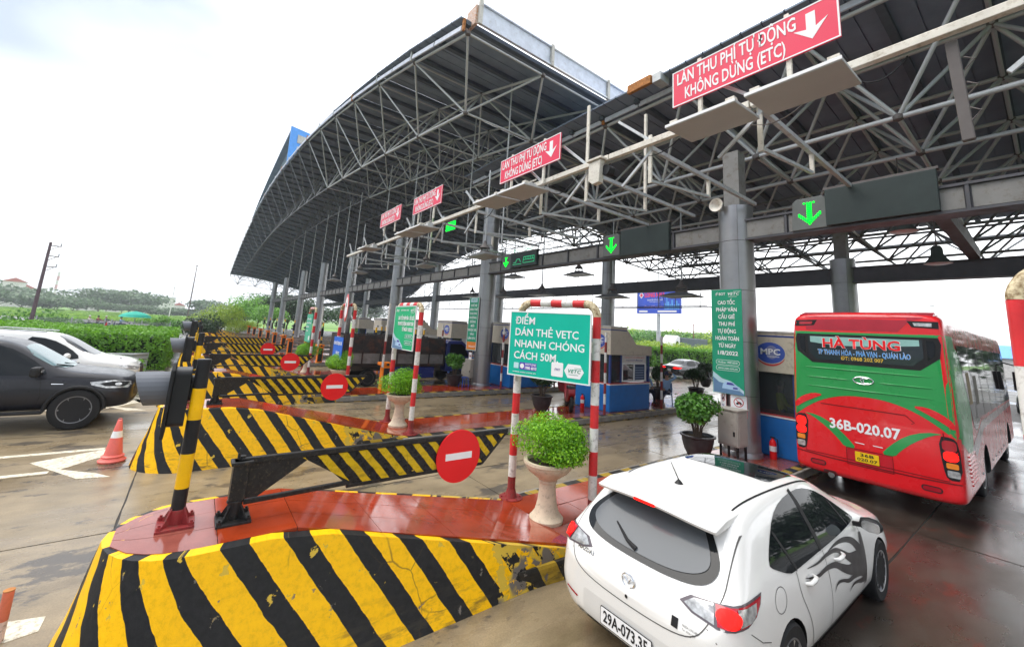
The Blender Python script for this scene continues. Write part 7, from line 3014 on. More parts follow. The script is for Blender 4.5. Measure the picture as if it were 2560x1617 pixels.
for sx in (-1, 1):
    fr = frame((sx * .925, 0, 0), (0, sx, 0), (0, 0, 1))
    plate('cab_window', [(sx * a, b) for a, b in [(5.25, 1.35), (5.25, 1.98), (5.9, 1.98), (6.1, 1.85), (6.35, 1.38)]], GLASS_DARK, tr, fr, 0.0, .006)
    line_pts = [(sx * 5.22, .75), (sx * 5.22, 2.02)]
    plate('door_gap', strip(line_pts, .015), GAPD, tr, fr, 0, .003)
    plate('door_gap', strip([(sx * 6.35, 1.3), (sx * 6.25, .7)], .015), GAPD, tr, fr, 0, .003)
    m = MB()
    m.bb(sx * 1.12 - .07, sx * 1.12 + .07, 6.35, 6.43, 1.35, 1.7)
    m.tube([(sx * .92, 6.3, 1.8), (sx * 1.12, 6.4, 1.75), (sx * 1.12, 6.4, 1.5)], .015, 6)
    m.build('mirror', TRIM, tr, bevel=.02)
    for y in (1.25, 5.75):
        wheel(tr, sx * .82, y, .37, .24, sx, STEEL_DARK, 6)
    m = MB()
    m.bb(sx * .99 - .05, sx * .99 + .05, .9, 1.9, .8, .84)
    m.build('mudguard', TRIM, tr)
plate('windscreen', [(-.8, 0), (.8, 0), (.72, .68), (-.72, .68)], GLASS_DARK, tr, frame((0, 6.565, 1.36), (-1, 0, 0), (0, -.48, .86)), .01, .006)
for sx in (-1, 1):
    plate('headlamp', rrect(sx * .65, .85, .3, .16, .04), LIGHT_CLEAR, tr, frame((0, 6.645, 0), (-1, 0, 0), (0, 0, 1)), .01, .01)

# canvas covered lorry far away on the other carriageway
fr_ = thing('covered_lorry', 'distant white lorry with a dark canvas cover, beyond the hedge', 'truck', (-43.6, 71.5, 0), 0.12)
CANVAS = M('blue grey canvas', (0.10, 0.135, 0.15), 0.6, bump=.3, bscale=4)
m = MB()
m.bb(-1.3, 1.3, 0, 12.5, 1.2, 3.6)
m.build('canvas_cover', CANVAS, fr_, bevel=.15)
m = MB()
m.bb(-1.25, 1.25, 0, 12.5, .8, 1.18)
m.build('bed', SIGN_WHITE, fr_)
m = MB()
m.prism([(-.35, .6), (-.35, 3.7), (-1.2, 3.9), (-2.2, 3.2), (-2.6, 2.3), (-2.75, .6)], lambda a, b, d: (d, a, b), -1.25, 1.25)
m.build('cab', SIGN_WHITE, fr_, bevel=.1)
for sx in (-1, 1):
    plate('cab_window', [(sx * -1.2, 2.0), (sx * -1.2, 2.9), (sx * -2.0, 2.85), (sx * -2.35, 2.05)], GLASS_DARK, fr_, frame((sx * 1.255, 0, 0), (0, sx, 0), (0, 0, 1)), 0, .01)
    for y in (-1.6, 3.0, 9.5, 10.8):
        wheel(fr_, sx * 1.1, y, .5, .3, sx, STEEL_DARK, 6)
dup(fr_, (-57.0, 250.0, 0), 0.1, 'second, much smaller covered lorry farther down the highway')
# ================================================================== HEDGES, TREES, FAR BACKGROUND
def at_bearing(deg, dist):
    a = radians(deg)
    return dist * sin(a), dist * cos(a)


def hedge_leaves(x0, x1, y0, y1, z0, h, n, size, seed, wob=0.18):
    r = random.Random(seed)
    vs, fs = [], []
    from mathutils import noise as _n
    for i in range(n):
        f = r.random()
        y = r.uniform(y0, y1)
        w = _n.noise(Vector((y * 0.9, 3.1, seed))) * wob
        w2 = _n.noise(Vector((y * 2.7, 7.7, seed))) * wob * 0.6
        if f < 0.45:      # crown
            x = r.uniform(x0, x1)
            z = h + w + w2 - abs(r.gauss(0, 0.07)) - 0.25 * max(0, (x - (x1 - .4)) / .4) ** 2
            d = Vector((0, 0, 1))
        elif f < 0.92:    # the side towards the lanes
            z = h * (1 - r.random() ** 1.3) + r.uniform(-.05, .05)
            x = x1 - 0.05 + w + w2 * 1.5 + 0.12 * sin(z * 3 + y) - abs(r.gauss(0, 0.07))
            d = Vector((1, 0, 0.3))
        else:             # the two ends
            x = r.uniform(x0, x1)
            z = r.uniform(0, h)
            e = r.random() < .5
            y = (y1 if e else y0) + r.gauss(0, .08)
            d = Vector((0, 1 if e else -1, 0.3))
        p = Vector((x, y, z0 + z))
        nrm = (d + Vector((r.gauss(0, .7), r.gauss(0, .7), r.gauss(0, .7)))).normalized()
        t = nrm.cross(Vector((r.gauss(0, 1), r.gauss(0, 1), r.gauss(0, 1)))).normalized()
        b = nrm.cross(t)
        s = size * r.uniform(.6, 1.4)
        o = len(vs)
        vs += [p - t * s * .5, p + b * s * .28 + nrm * s * .08, p + t * s * .5, p - b * s * .28 + nrm * s * .08]
        fs += [(o, o + 1, o + 2), (o, o + 2, o + 3)]
    return vs, fs


def hedge(label, x0, x1, y0, y1, z0, h, n, size, seed, mat=LEAF_HEDGE, core=LEAF_DARK, group='clipped hedges of the median'):
    root = thing('hedge', label, 'hedge', (0, 0, 0), 0, group)
    vs, fs = hedge_leaves(x0, x1, y0, y1, z0, h, n, size, seed)
    me = bpy.data.meshes.new('leaves')
    me.from_pydata([tuple(v) for v in vs], [], fs)
    me.materials.append(mat)
    o = bpy.data.objects.new('leaves', me)
    COL.objects.link(o)
    o.parent = root
    m = MB()
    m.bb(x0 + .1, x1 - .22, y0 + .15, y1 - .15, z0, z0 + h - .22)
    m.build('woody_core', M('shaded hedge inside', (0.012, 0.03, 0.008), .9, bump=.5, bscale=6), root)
    return root


hedge('long clipped green hedge behind the black pickup and white SUV', -29.0, -24.0, -46, -0.95, 0.14, 1.58, 42000, .15, 3)
hedge('low front hedge beside the kerb, right of the white SUV bonnet', -23.0, -21.9, -7, -1.6, 0.14, .62, 5000, .11, 5)
hedge('far clipped hedge beyond the dark sedan', -29.5, -25.0, 36, 95, 0.14, 1.9, 30000, .2, 9)
hedge('second clipped hedge filling the gap behind the grey signal hoods', -41.0, -31.5, -12, -1.0, 0.0, 1.5, 16000, .17, 13)
kb = MB()
kb.bb(-29.3, -21.7, -60, -0.85, 0.0, 0.15)
struct('median_kerb', kb, CONCRETE, bevel=.02)
kb = MB()
kb.bb(-29.6, -24.4, 34, 100, 0.0, 0.15)
struct('median_kerb', kb, CONCRETE, bevel=.02)

GALV = M('galvanised rail', (0.42, 0.44, 0.45), 0.35, .6, dirt=.25)


def guardrail(label, pts, z0=0.0, post_every=2.0, end=False):
    root = thing('guardrail', label, 'guardrail', (pts[0][0], pts[0][1], z0), 0, 'steel guardrails')
    o = Vector((pts[0][0], pts[0][1], 0))
    P_ = [Vector((p[0], p[1], 0)) - o for p in pts]
    prof = [(0.0, .50), (.05, .535), (.05, .575), (.0, .62), (.0, .66), (.05, .705), (.05, .745), (.0, .78)]
    m = MB()
    vs, fs = [], []
    for i, p in enumerate(P_):
        d = (P_[min(i + 1, len(P_) - 1)] - P_[max(i - 1, 0)]).normalized()
        nrm = Vector((d.y, -d.x, 0))
        vs += [p + nrm * a + Vector((0, 0, z)) for a, z in prof]
    k = len(prof)
    for i in range(len(P_) - 1):
        for j in range(k - 1):
            fs.append((i * k + j, i * k + j + 1, (i + 1) * k + j + 1, (i + 1) * k + j))
    m.add(vs, fs)
    ob = m.build('rail', GALV, root, smooth=30)
    so = ob.modifiers.new('s', 'SOLIDIFY')
    so.thickness = .006
    L = 0
    post_me = None
    for a, b in zip(P_, P_[1:]):
        n = max(1, int((b - a).length / post_every))
        for i in range(n):
            p = a.lerp(b, i / n)
            if post_me is None:
                mm = MB()
                mm.bb(-.05, .05, -.06, .06, -.5, .78)
                ob = mm.build('post', GALV, root)
                post_me = ob.data
            else:
                ob = bpy.data.objects.new('post', post_me)
                COL.objects.link(ob)
                ob.parent = root
            ob.location = p + Vector((-.08, 0, 0))
    return root


guardrail('near steel guardrail with rounded end, in front of the hedge', [(-23.5, -44), (-23.5, -8), (-23.5, -3.0), (-23.55, -1.9), (-23.9, -1.55), (-24.2, -1.7)], .14)
guardrail('far steel guardrail along the outer edge of the highway, left background', [(-66, -75), (-64, -40), (-66.5, -16), (-70, 0), (-76, 8)], -.35, 3.0)
# transparent roadside screens near the riders
for i, (b, t) in enumerate(((-99.6, 'faint glass noise screen at the far roadside, left of the riders'), (-94.6, 'faint glass noise screen at the far roadside, right of the green umbrella'))):
    x, y = at_bearing(b, 63)
    root = thing('roadside_screen', t, 'screen', (x, y, -.3), radians(90), 'roadside screens')
    for dx in (-2.5, 0, 2.5):
        MB().bb(dx - .05, dx + .05, -.05, .05, 0, 1.7).build('post', GALV, root)
    MB().bb(-2.45, -.05, -.012, .012, .5, 1.6).build('pane', glass_mat('screen glass', (.25, .28, .27), .1, .7), root)
    MB().bb(.05, 2.45, -.012, .012, .5, 1.6).build('pane', glass_mat('screen glass', (.25, .28, .27), .1, .7), root)


def tree(label, deg, dist, h, r, mat=LEAF_FAR, seed=1, n=1500, leaf=None, trunk_h=None, base=-1.2, squash=.7, name='broadleaf_tree', group='trees behind the fields', wide=1.0):
    x, y = at_bearing(deg, dist)
    root = thing(name, label, 'tree', (x, y, base), seed * .7, group)
    th = trunk_h if trunk_h is not None else h * .35
    rnd = random.Random(seed)
    m = MB()
    m.tube([(0, 0, 0), (r * .03, 0, th * .6), (0, r * .03, th), (r * .05, 0, h * .7)], [h * .028, h * .022, h * .018, h * .006], 7)
    for i in range(5):
        a = rnd.uniform(0, 2 * pi)
        m.tube([(0, 0, th * rnd.uniform(.8, 1.1)), (cos(a) * r * .35, sin(a) * r * .35, th + (h - th) * .35), (cos(a) * r * .65, sin(a) * r * .65, th + (h - th) * .6)], [h * .012, h * .008, h * .003], 5)
    m.build('trunk', BARK, root, smooth=True)
    rz = (h - th * .8) / 2
    foliage('crown', mat, root, r * wide, r * wide, rz, n, leaf or max(.25, r * .13), seed, (0, 0, th * .8 + rz), lumps=9, shell=.45, aspect=1.4)
    return root


def shrub(label, x, y, z, r, h, mat, seed, n=2500, leaf=.2, group='bushes by the guardrail'):
    root = thing('bush', label, 'bush', (x, y, z), 0, group)
    foliage('foliage', mat, root, r, r, h / 2, n, leaf, seed, (0, 0, h / 2), lumps=9, shell=.4, aspect=1.4, cut=-h / 2 + .05)
    m = MB()
    rnd = random.Random(seed)
    for i in range(8):
        a = rnd.uniform(0, 2 * pi)
        m.tube([(0, 0, 0), (r * .3 * cos(a), r * .3 * sin(a), h * .35), (r * .7 * cos(a), r * .7 * sin(a), h * .75)], [.05, .03, .01], 5)
    m.build('stems', BARK, root)
    return root


x, y = at_bearing(-89.6, 50)
shrub('dark rounded bush behind the signal posts', x, y, 0, 2.1, 2.6, LEAF_DARK, 61, 3500, .18)
x, y = at_bearing(-88.2, 66)
shrub('lime green bush right of the dark rounded bush', x, y, 0, 3.6, 4.4, LEAF_LIME, 62, 6500, .17)
x, y = at_bearing(-86.2, 72)
shrub('low lime bush at the end of the row of island noses', x, y, 0, 2.6, 2.2, LEAF_LIME, 63, 3000, .16)
for i, (b, d, r, h, t) in enumerate(((-102.4, 70, 4.2, 3.4, 'bush at the foot of the leaning utility pole'), (-100.6, 74, 3.0, 2.6, 'lighter bush right of the utility pole foot'), (-104.6, 78, 4, 2.2, 'bush at the left edge beside the field'),
                                     (-92.6, 90, 2.6, 3.2, 'pale roadside bush left of the lamp post'), (-91.6, 84, 2.4, 2.6, 'pale roadside bush at the lamp post foot'), (-93.8, 105, 3.0, 3.0, 'small dark field bush right of the umbrella'))):
    x, y = at_bearing(b, d)
    shrub(t, x, y, -1.2, r, h, LEAF_MID if i % 2 == 0 else LEAF_HEDGE, 70 + i, 1500, .3)

TT = [(-104.3, 330, 13.0, 19.0, 'tall dark tree mass at the left edge below the red roofs'), (-102.9, 320, 12.0, 17.0, 'dark tree mass behind the utility pole'),
      (-101.6, 310, 9.0, 14.0, 'rounded tree right of the utility pole, before the far red mast'), (-100.8, 300, 8.5, 15.0, 'wide dark tree left of the first houses'),
      (-99.6, 290, 8.0, 13.0, 'rounded tree beside the white houses'), (-97.95, 330, 14.0, 15.0, 'large domed tree, left one of the pair on the horizon'),
      (-97.4, 300, 5.7, 7.5, 'small tree tucked beside the left domed tree'), (-95.75, 330, 15.0, 17.0, 'large domed tree, right one of the pair on the horizon'),
      (-96.3, 300, 5.3, 6.8, 'low tree between the two domed trees'), (-94.9, 300, 6.1, 7.5, 'low tree right of the domed pair'), (-94.0, 320, 5.7, 8.2, 'low tree under the grey house'),
      (-93.0, 310, 5.3, 8.2, 'low tree left of the thin lamp post'), (-92.0, 300, 6.1, 9.0, 'low tree at the thin lamp post'), (-91.0, 310, 6.1, 9.8, 'low tree right of the thin lamp post'),
      (-90.0, 300, 5.7, 9.0, 'low tree left of the small dome tree'), (-88.9, 300, 12.0, 12.0, 'small domed tree at the end of the horizon line'), (-87.8, 280, 5.3, 8.2, 'low tree under the tip of the roof'),
      (-86.6, 280, 5.7, 9.0, 'low hazy tree right under the eaves tip')]
for i, (b, d, h, r, t) in enumerate(TT):
    tree(t, b, d, h, r, LEAF_FAR, 100 + i, 1700, r * .10, trunk_h=h * (.34 if 'domed' in t else .08))
TN = [(-85.6, 118, 8.0, 5.0, LEAF_HEDGE, 'bright tree left of the outermost column'), (-84.3, 125, 9.5, 6.0, LEAF_MID, 'green tree between the two outermost columns'),
      (-82.8, 122, 10.0, 6.0, LEAF_DARK, 'dark tree right of the outermost columns'), (-81.3, 118, 9.5, 6.5, LEAF_DARK, 'dark tree behind the sixth column'), (-79.8, 120, 8.5, 6.0, LEAF_DARK, 'dark tree behind the fifth column'),
      (-72.2, 190, 14.0, 8.0, LEAF_FAR, 'pale rounded tree seen between the third and fourth columns'), (-83.4, 110, 6, 4, LEAF_HEDGE, 'lighter tree before the dark ones, beside the outermost column'),
      (-77.6, 130, 8, 6, LEAF_DARK, 'dark tree just left of the fourth column'), (-75.2, 140, 8, 6, LEAF_DARK, 'dark tree just right of the fourth column')]
for i, (b, d, h, r, mt, t) in enumerate(TN):
    tree(t, b, d, h, r, mt, 140 + i, 2600, r * .085, base=-.5, trunk_h=h * .2, group='trees beyond the far lanes')
# right hand background
TR = [(-38, 150, 9, 9), (-36, 120, 6, 7), (-34.2, 125, 7, 8), (-32.4, 130, 7, 8), (-30.8, 125, 6.5, 8), (-29.0, 130, 7, 8), (-27.2, 128, 7, 9), (-25.2, 130, 7, 8), (-22.5, 140, 8, 9), (-19.5, 150, 8, 10), (-15.5, 150, 8, 10), (-11.0, 160, 8, 11), (-6.5, 160, 8, 11), (-2.5, 150, 8, 9), (1, 150, 8, 9)]
dirs = ['far left', 'left of the billboard pole', 'directly under the billboard', 'right under the billboard edge', 'above the covered lorry cab', 'above the lorry cover', 'behind the green column banner', 'between column and booth',
        'hidden behind the booth roof', 'behind the coach roof, left part', 'behind the coach roof, middle part', 'behind the coach roof, right part', 'right of the rear column', 'beyond the coach mirror', 'at the right edge']
for i, (b, d, h, r) in enumerate(TR):
    tree('green tree across the far carriageway, ' + dirs[i], b, d, h, r, LEAF_MID if i % 3 else LEAF_LIME, 180 + i, 1800, r * .07, base=-.8, trunk_h=h * .1, group='trees across the far carriageway', wide=1.1)
for i, (yy, xx) in enumerate(((44, -31), (50, -32), (57, -33), (64, -34), (72, -36), (82, -38), (93, -40))):
    shrub('yellow green shrub row behind the far hedge, ' + ['nearest', 'second', 'third', 'fourth', 'fifth', 'sixth', 'farthest'][i] + ' of the row', xx, yy, 0, 3.6, 2.9, LEAF_LIME, 210 + i, 2600, .2, group='shrubs behind the far hedge')

# meadow tufts: low uneven growth over the near field
def tufts():
    r = random.Random(77)
    vs, fs = [], []
    for i in range(9000):
        b = r.uniform(-105.5, -86)
        d = 76 + 220 * r.random() ** 1.5
        x, y = at_bearing(b, d)
        s = r.uniform(.5, 1.3) * (1 + d / 160)
        hgt = r.uniform(.12, .45) * (1 + d / 200)
        a = r.uniform(0, pi)
        o = len(vs)
        dx, dy = cos(a) * s, sin(a) * s
        vs += [(x - dx, y - dy, -1.25), (x + dx, y + dy, -1.25), (x + dx * .6, y + dy * .6, -1.2 + hgt), (x - dx * .6, y - dy * .6, -1.2 + hgt * .8)]
        fs.append((o, o + 1, o + 2, o + 3))
    me = bpy.data.meshes.new('meadow_growth')
    me.from_pydata(vs, [], fs)
    me.materials.append(leaf_mat('meadow blades', (0.08, 0.19, 0.02), (0.28, 0.46, 0.06), .3))
    o = bpy.data.objects.new('meadow_growth', me)
    COL.objects.link(o)
    tag(o, 'patchy bright green growth across the field in the left background', 'grass', kind='stuff')


tufts()


def right_wood():
    """the far-off wood beyond the right-hand lanes, met in reflections"""
    r = random.Random(5)
    vs, fs = [], []
    for i in range(40):
        cx, cy, rr_ = 62 + r.uniform(0, 14), -30 + 8 * i, r.uniform(5, 8)
        if i >= 20:
            cx, cy = at_bearing(2.5 + 2.0 * (i - 20), 82 + r.uniform(0, 10))
        v, f = leaf_cloud(rr_, rr_, r.uniform(4.5, 7), 420, 1.2, 900 + i)
        o = len(vs)
        vs += [(p.x + cx, p.y + cy, p.z + 5) for p in v]
        fs += [tuple(o + j for j in q) for q in f]
    me = bpy.data.meshes.new('distant_wood')
    me.from_pydata(vs, [], fs)
    me.materials.append(LEAF_DARK)
    o = bpy.data.objects.new('distant_wood', me)
    COL.objects.link(o)
    tag(o, 'dark wood far beyond the right hand lanes, outside the view', 'wood', kind='stuff')


right_wood()

# ---- far houses
WALLW = M('pale house wall', (0.60, 0.58, 0.55), .7)
WALLG = M('grey house wall', (0.38, 0.40, 0.42), .7)
ROOFR = M('faded red roof', (0.42, 0.12, 0.09), .8)
HH = [(-103.6, 380, 16, 9, 14.5, ROOFR, 'red roofed house on the rise at the left edge'), (-102.9, 390, 14, 8, 11.5, ROOFR, 'red roofed house right of the first, above the trees'),
      (-99.0, 420, 14, 8, 9, WALLG, 'white house just left of the domed tree pair'), (-98.5, 430, 9, 8, 11, WALLG, 'narrow white house beside it'),
      (-97.0, 430, 18, 8, 8, ROOFR, 'long low house between the domed trees'), (-94.9, 430, 13, 9, 13, WALLG, 'tall pale house right of the domed trees'), (-94.3, 440, 14, 9, 9, ROOFR, 'low house with a faded red roof'),
      (-93.7, 430, 10, 8, 8, WALLG, 'small white house in the row'), (-92.9, 420, 10, 9, 13, WALLG, 'grey block house left of the thin lamp post'), (-91.9, 440, 12, 8, 8, ROOFR, 'faint low house at the thin lamp post'),
      (-87.3, 380, 12, 8, 9, WALLG, 'faint houses under the eaves tip'), (-86.4, 380, 10, 8, 10, ROOFR, 'faint red roofed house under the eaves tip')]
for b, d, w, l, h, rf, t in HH:
    x, y = at_bearing(b, d)
    root = thing('house', t, 'house', (x, y, -1.2), radians(-b + 90), 'houses on the horizon')
    MB().bb(-w / 2, w / 2, -l / 2, l / 2, 0, h).build('wall', WALLW if rf is not WALLG else WALLW, root)
    m = MB()
    if rf is ROOFR:
        m.prism([(-l / 2 - .5, h), (l / 2 + .5, h), (0, h + 2.4)], lambda a, c, dd: (dd, a, c), -w / 2 - .4, w / 2 + .4)
    else:
        m.bb(-w / 2 - .3, w / 2 + .3, -l / 2 - .3, l / 2 + .3, h + .01, h + .5)
    m.build('roof', rf, root)
    for k in range(3):
        for q in range(max(1, int(h / 4))):
            MB().bb(-w / 3 + k * w / 3 - .7, -w / 3 + k * w / 3 + .7, -l / 2 - .08, -l / 2 - .01, 1.5 + q * 3.4, 3.0 + q * 3.4).build('window', GLASS_DARK, root)
x, y = at_bearing(-101.1, 600)
root = thing('radio_mast', 'faint red and white mast on the horizon, right of the utility pole', 'mast', (x, y, -1), 0)
m = MB()
striped_segments(m, (0, 0, 0), (0, 0, 34), 1.0, [(1 / 8, i % 2) for i in range(8)], 6)
m.build('mast', [M('faded red mast paint', (.5, .25, .25), .7), WALLW], root)

# ---- utility pole with wires, street lamps
x, y = at_bearing(-102.1, 58)
up = thing('utility_pole', 'weathered utility pole with three side brackets in the left background', 'utility pole', (x, y, -1.2), 0)
m = MB()
m.tube([(0, 0, 0), (0, 0, 9.6)], [.17, .10], 12)
m.build('pole', M('brown violet concrete', (.14, .10, .11), .8), up, smooth=True)
dr = Vector((-y, x, 0)).normalized() * -1
for z in (9.3, 8.3, 7.3):
    m = MB()
    p = dr * .1
    m.beam(Vector((0, 0, z)), Vector((0, 0, z)) + dr * .75, .08, .08)
    m.beam(Vector((0, 0, z - .5)), Vector((0, 0, z - .05)) + dr * .55, .05, .05)
    m.build('bracket', STEEL_DARK, up)
    m = MB()
    q = Vector((0, 0, z)) + dr * .7
    m.cyl(q, q + Vector((0, 0, .3)), .05, .04, 8)
    m.build('insulator', WALLG, up)
wires = thing('power_line', 'three thin overhead wires running from the utility pole', 'wire', (x, y, -1.2), 0)
for z in (9.6, 8.6, 7.6):
    q0 = Vector((0, 0, z)) + dr * .7
    for (b2, d2, hz) in ((-83.5, 190, 12.0), (-118, 62, 9.6)):
        x2, y2 = at_bearing(b2, d2)
        q1 = Vector((x2 - x, y2 - y, z + (hz - 9.6)))
        pts = []
        for i in range(21):
            t = i / 20
            p = q0.lerp(q1, t)
            p.z -= 4 * t * (1 - t) * (2.2 if d2 > 100 else .8)
            pts.append(p)
        m = MB()
        m.tube(pts, .012 if d2 > 100 else .008, 5)
        m.build('wire', STEEL_DARK, wires)


def street_lamp(label, x, y, h, z0=-1, col=GALV, arm=1.4, r=.09, ang=0):
    root = thing('street_lamp', label, 'street lamp', (x, y, z0), ang, 'street lamps')
    m = MB()
    m.tube([(0, 0, 0), (0, 0, h)], [r * 1.3, r * .7], 10)
    m.build('pole', col, root, smooth=True)
    m = MB()
    m.tube([(0, 0, h), (arm * .4, 0, h + .1), (arm, 0, h + .15)], [r * .6, r * .5, r * .4], 8)
    m.build('arm', col, root, smooth=True)
    m = MB()
    m.bb(arm - .1, arm + .55, -.14, .14, h + .05, h + .2)
    m.build('lamp_head', col, root, bevel=.04)
    return root


x, y = at_bearing(-91.0, 96)
street_lamp('thin tall street lamp in the left background, right of the far houses', x, y, 12.2, -1.2, M('brown grey lamp pole', (.22, .19, .17), .7), .4, .09)
x, y = at_bearing(-92.55, 260)
street_lamp('very faint street lamp on the horizon', x, y, 17, -1.2, WALLW, .5, .15)
street_lamp('pale green lamp pole seen between the nearest column and the coach', -18.1, 40.0, 15, -.5, M('pale green pole paint', (.45, .55, .47), .5), 1.8, .2)
x, y = at_bearing(-8.8, 95)
street_lamp('small lamp arm above the coach roof', x, y, 11.4, -.5, WALLG, 2.4, .08)
x, y = at_bearing(-33.0, 100)
root = thing('utility_pole', 'thin wooden pole right of the billboard mast', 'utility pole', (-49, 88, -1), 0)
m = MB()
m.tube([(0, 0, 0), (0, 0, 8.0)], [.14, .09], 8)
m.beam((-.8, 0, 7.6), (.8, 0, 7.6), .1, .1)
m.build('pole', M('dull red brown pole', (.25, .12, .09), .8), root)

# ---- far gantry frames left of the canopy tip
root = thing('far_gantry', 'faint white gantry frame at the horizon below the roof tip', 'gantry', (-118, 9, -.5), 0)
m = MB()
m.beam((0, 0, 0), (0, 0, 8.5), .18, .18)
m.beam((0, 0, 8.5), (0, 14, 8.5), .14, .14)
m.beam((0, 2, 7.2), (0, 14, 7.2), .1, .1)
m.beam((0, 14, 0), (0, 14, 8.5), .18, .18)
m.build('frame', WALLW, root)

# ---- billboard
bb = thing('billboard', 'blue roadside advertising board with red lettering on a single mast', 'billboard', (-46.2, 70, 0), 0)
fr = frame((0, 0, 10.15), (1, 0, 0), (0, 0, 1))
m = MB()
m.bb(-4.7, 4.7, 0, .5, 7.9, 12.4)
m.build('board', M('violet blue hoarding', (.045, .10, .55), .5, var=.15, scale=.6), bb)
m = MB()
m.cyl((-.1, .5, 0), (-.1, .5, 7.85), .42, .38, 16)
m.cyl((-.1, .5, 4.3), (-.1, .5, 4.45), .5, .5, 16)
m.build('mast', M('pale grey mast', (.5, .52, .53), .6), bb, smooth=50)
plate('logo_diamond', [(-4.2, 1.35), (-3.65, 2.0), (-3.1, 1.35), (-3.65, .7)], SIGN_WHITE, bb, fr, 0, .02)
plate('logo_inner', [(-4.0, 1.35), (-3.65, 1.75), (-3.3, 1.35), (-3.65, .95)], SIGN_RED, bb, fr, .02, .02)
text('lettering', 'LONG HẦU', 1.15, SIGN_RED, bb, fr, (-.75, 1.3), w=4.3, bold=.05)
text('lettering', 'GẠCH ỐP LÁT CAO CẤP', .42, SIGN_WHITE, bb, fr, (-.6, .35), w=3.4, bold=.01)
text('lettering', 'www.longhau.com.vn', .24, SIGN_WHITE, bb, fr, (-.6, -.0), w=2.4)
text('lettering', 'Card of Carpolido', .75, M('pink lettering', (.75, .45, .6), .5), bb, fr, (-.9, -1.0), w=4.2, shear=.2)
BLP = M('light blue skyline print', (.12, .38, .75), .5)
for i, (x, w_, h_) in enumerate(((1.6, .25, 1.2), (2.0, .2, 2.6), (2.3, .3, 1.5), (2.7, .22, 1.0), (3.1, .35, 1.8), (3.6, .25, .9), (4.0, .3, 1.6), (4.4, .25, 1.1))):
    plate('skyline_block', rect(x, -1.5 + h_ / 2, w_, h_), BLP, bb, fr, 0, .015)
plate('white_strip', rrect(-3.2, -1.85, 2.0, .32, .15), SIGN_WHITE, bb, fr, 0, .02)
plate('white_strip', rrect(2.0, -1.85, 4.0, .32, .15), SIGN_WHITE, bb, fr, 0, .02)

# ---- long viaduct on the horizon
root = thing('viaduct', 'pale grey viaduct line across the right horizon behind the trees', 'bridge', (0, 0, 0), 0)
m = MB()
m.beam((-190, 200, 8.3), (-60, 205, 6.0), 3, 1.4)
m.build('deck', WALLG, root)
for k in range(7):
    t = k / 6
    m = MB()
    m.bb(-190 + 130 * t - 1, -190 + 130 * t + 1, 201, 203, -1, 7.4 - 2.3 * t)
    m.build('pier', WALLG, root)
root = thing('blue_shed', 'blue roofed shed at the right edge beyond the coach mirror', 'shed', (-3, 120, -1), 0)
MB().bb(-9, 9, 0, 12, 0, 4.5).build('wall', WALLW, root)
m = MB()
m.prism([(-.5, 4.5), (12.5, 4.5), (6, 7.0)], lambda a, b, d: (d, a, b), -9.5, 9.5)
m.build('roof', BLUE_P, root)

# ================================================================== PEOPLE
SKIN = M('warm skin', (.42, .25, .17), .55, var=.05)
HAIR = M('black hair', (.012, .011, .011), .5)
SHIRT = M('light blue shirt', (.30, .47, .68), .7, var=.08)
TROUS = M('dark navy trousers', (.02, .025, .05), .8)
SHOE = M('black shoes', (.012, .012, .012), .4)
VEST = M('yellow green safety vest', (.55, .75, .03), .6)
PALE = M('pale jacket', (.62, .58, .52), .7)


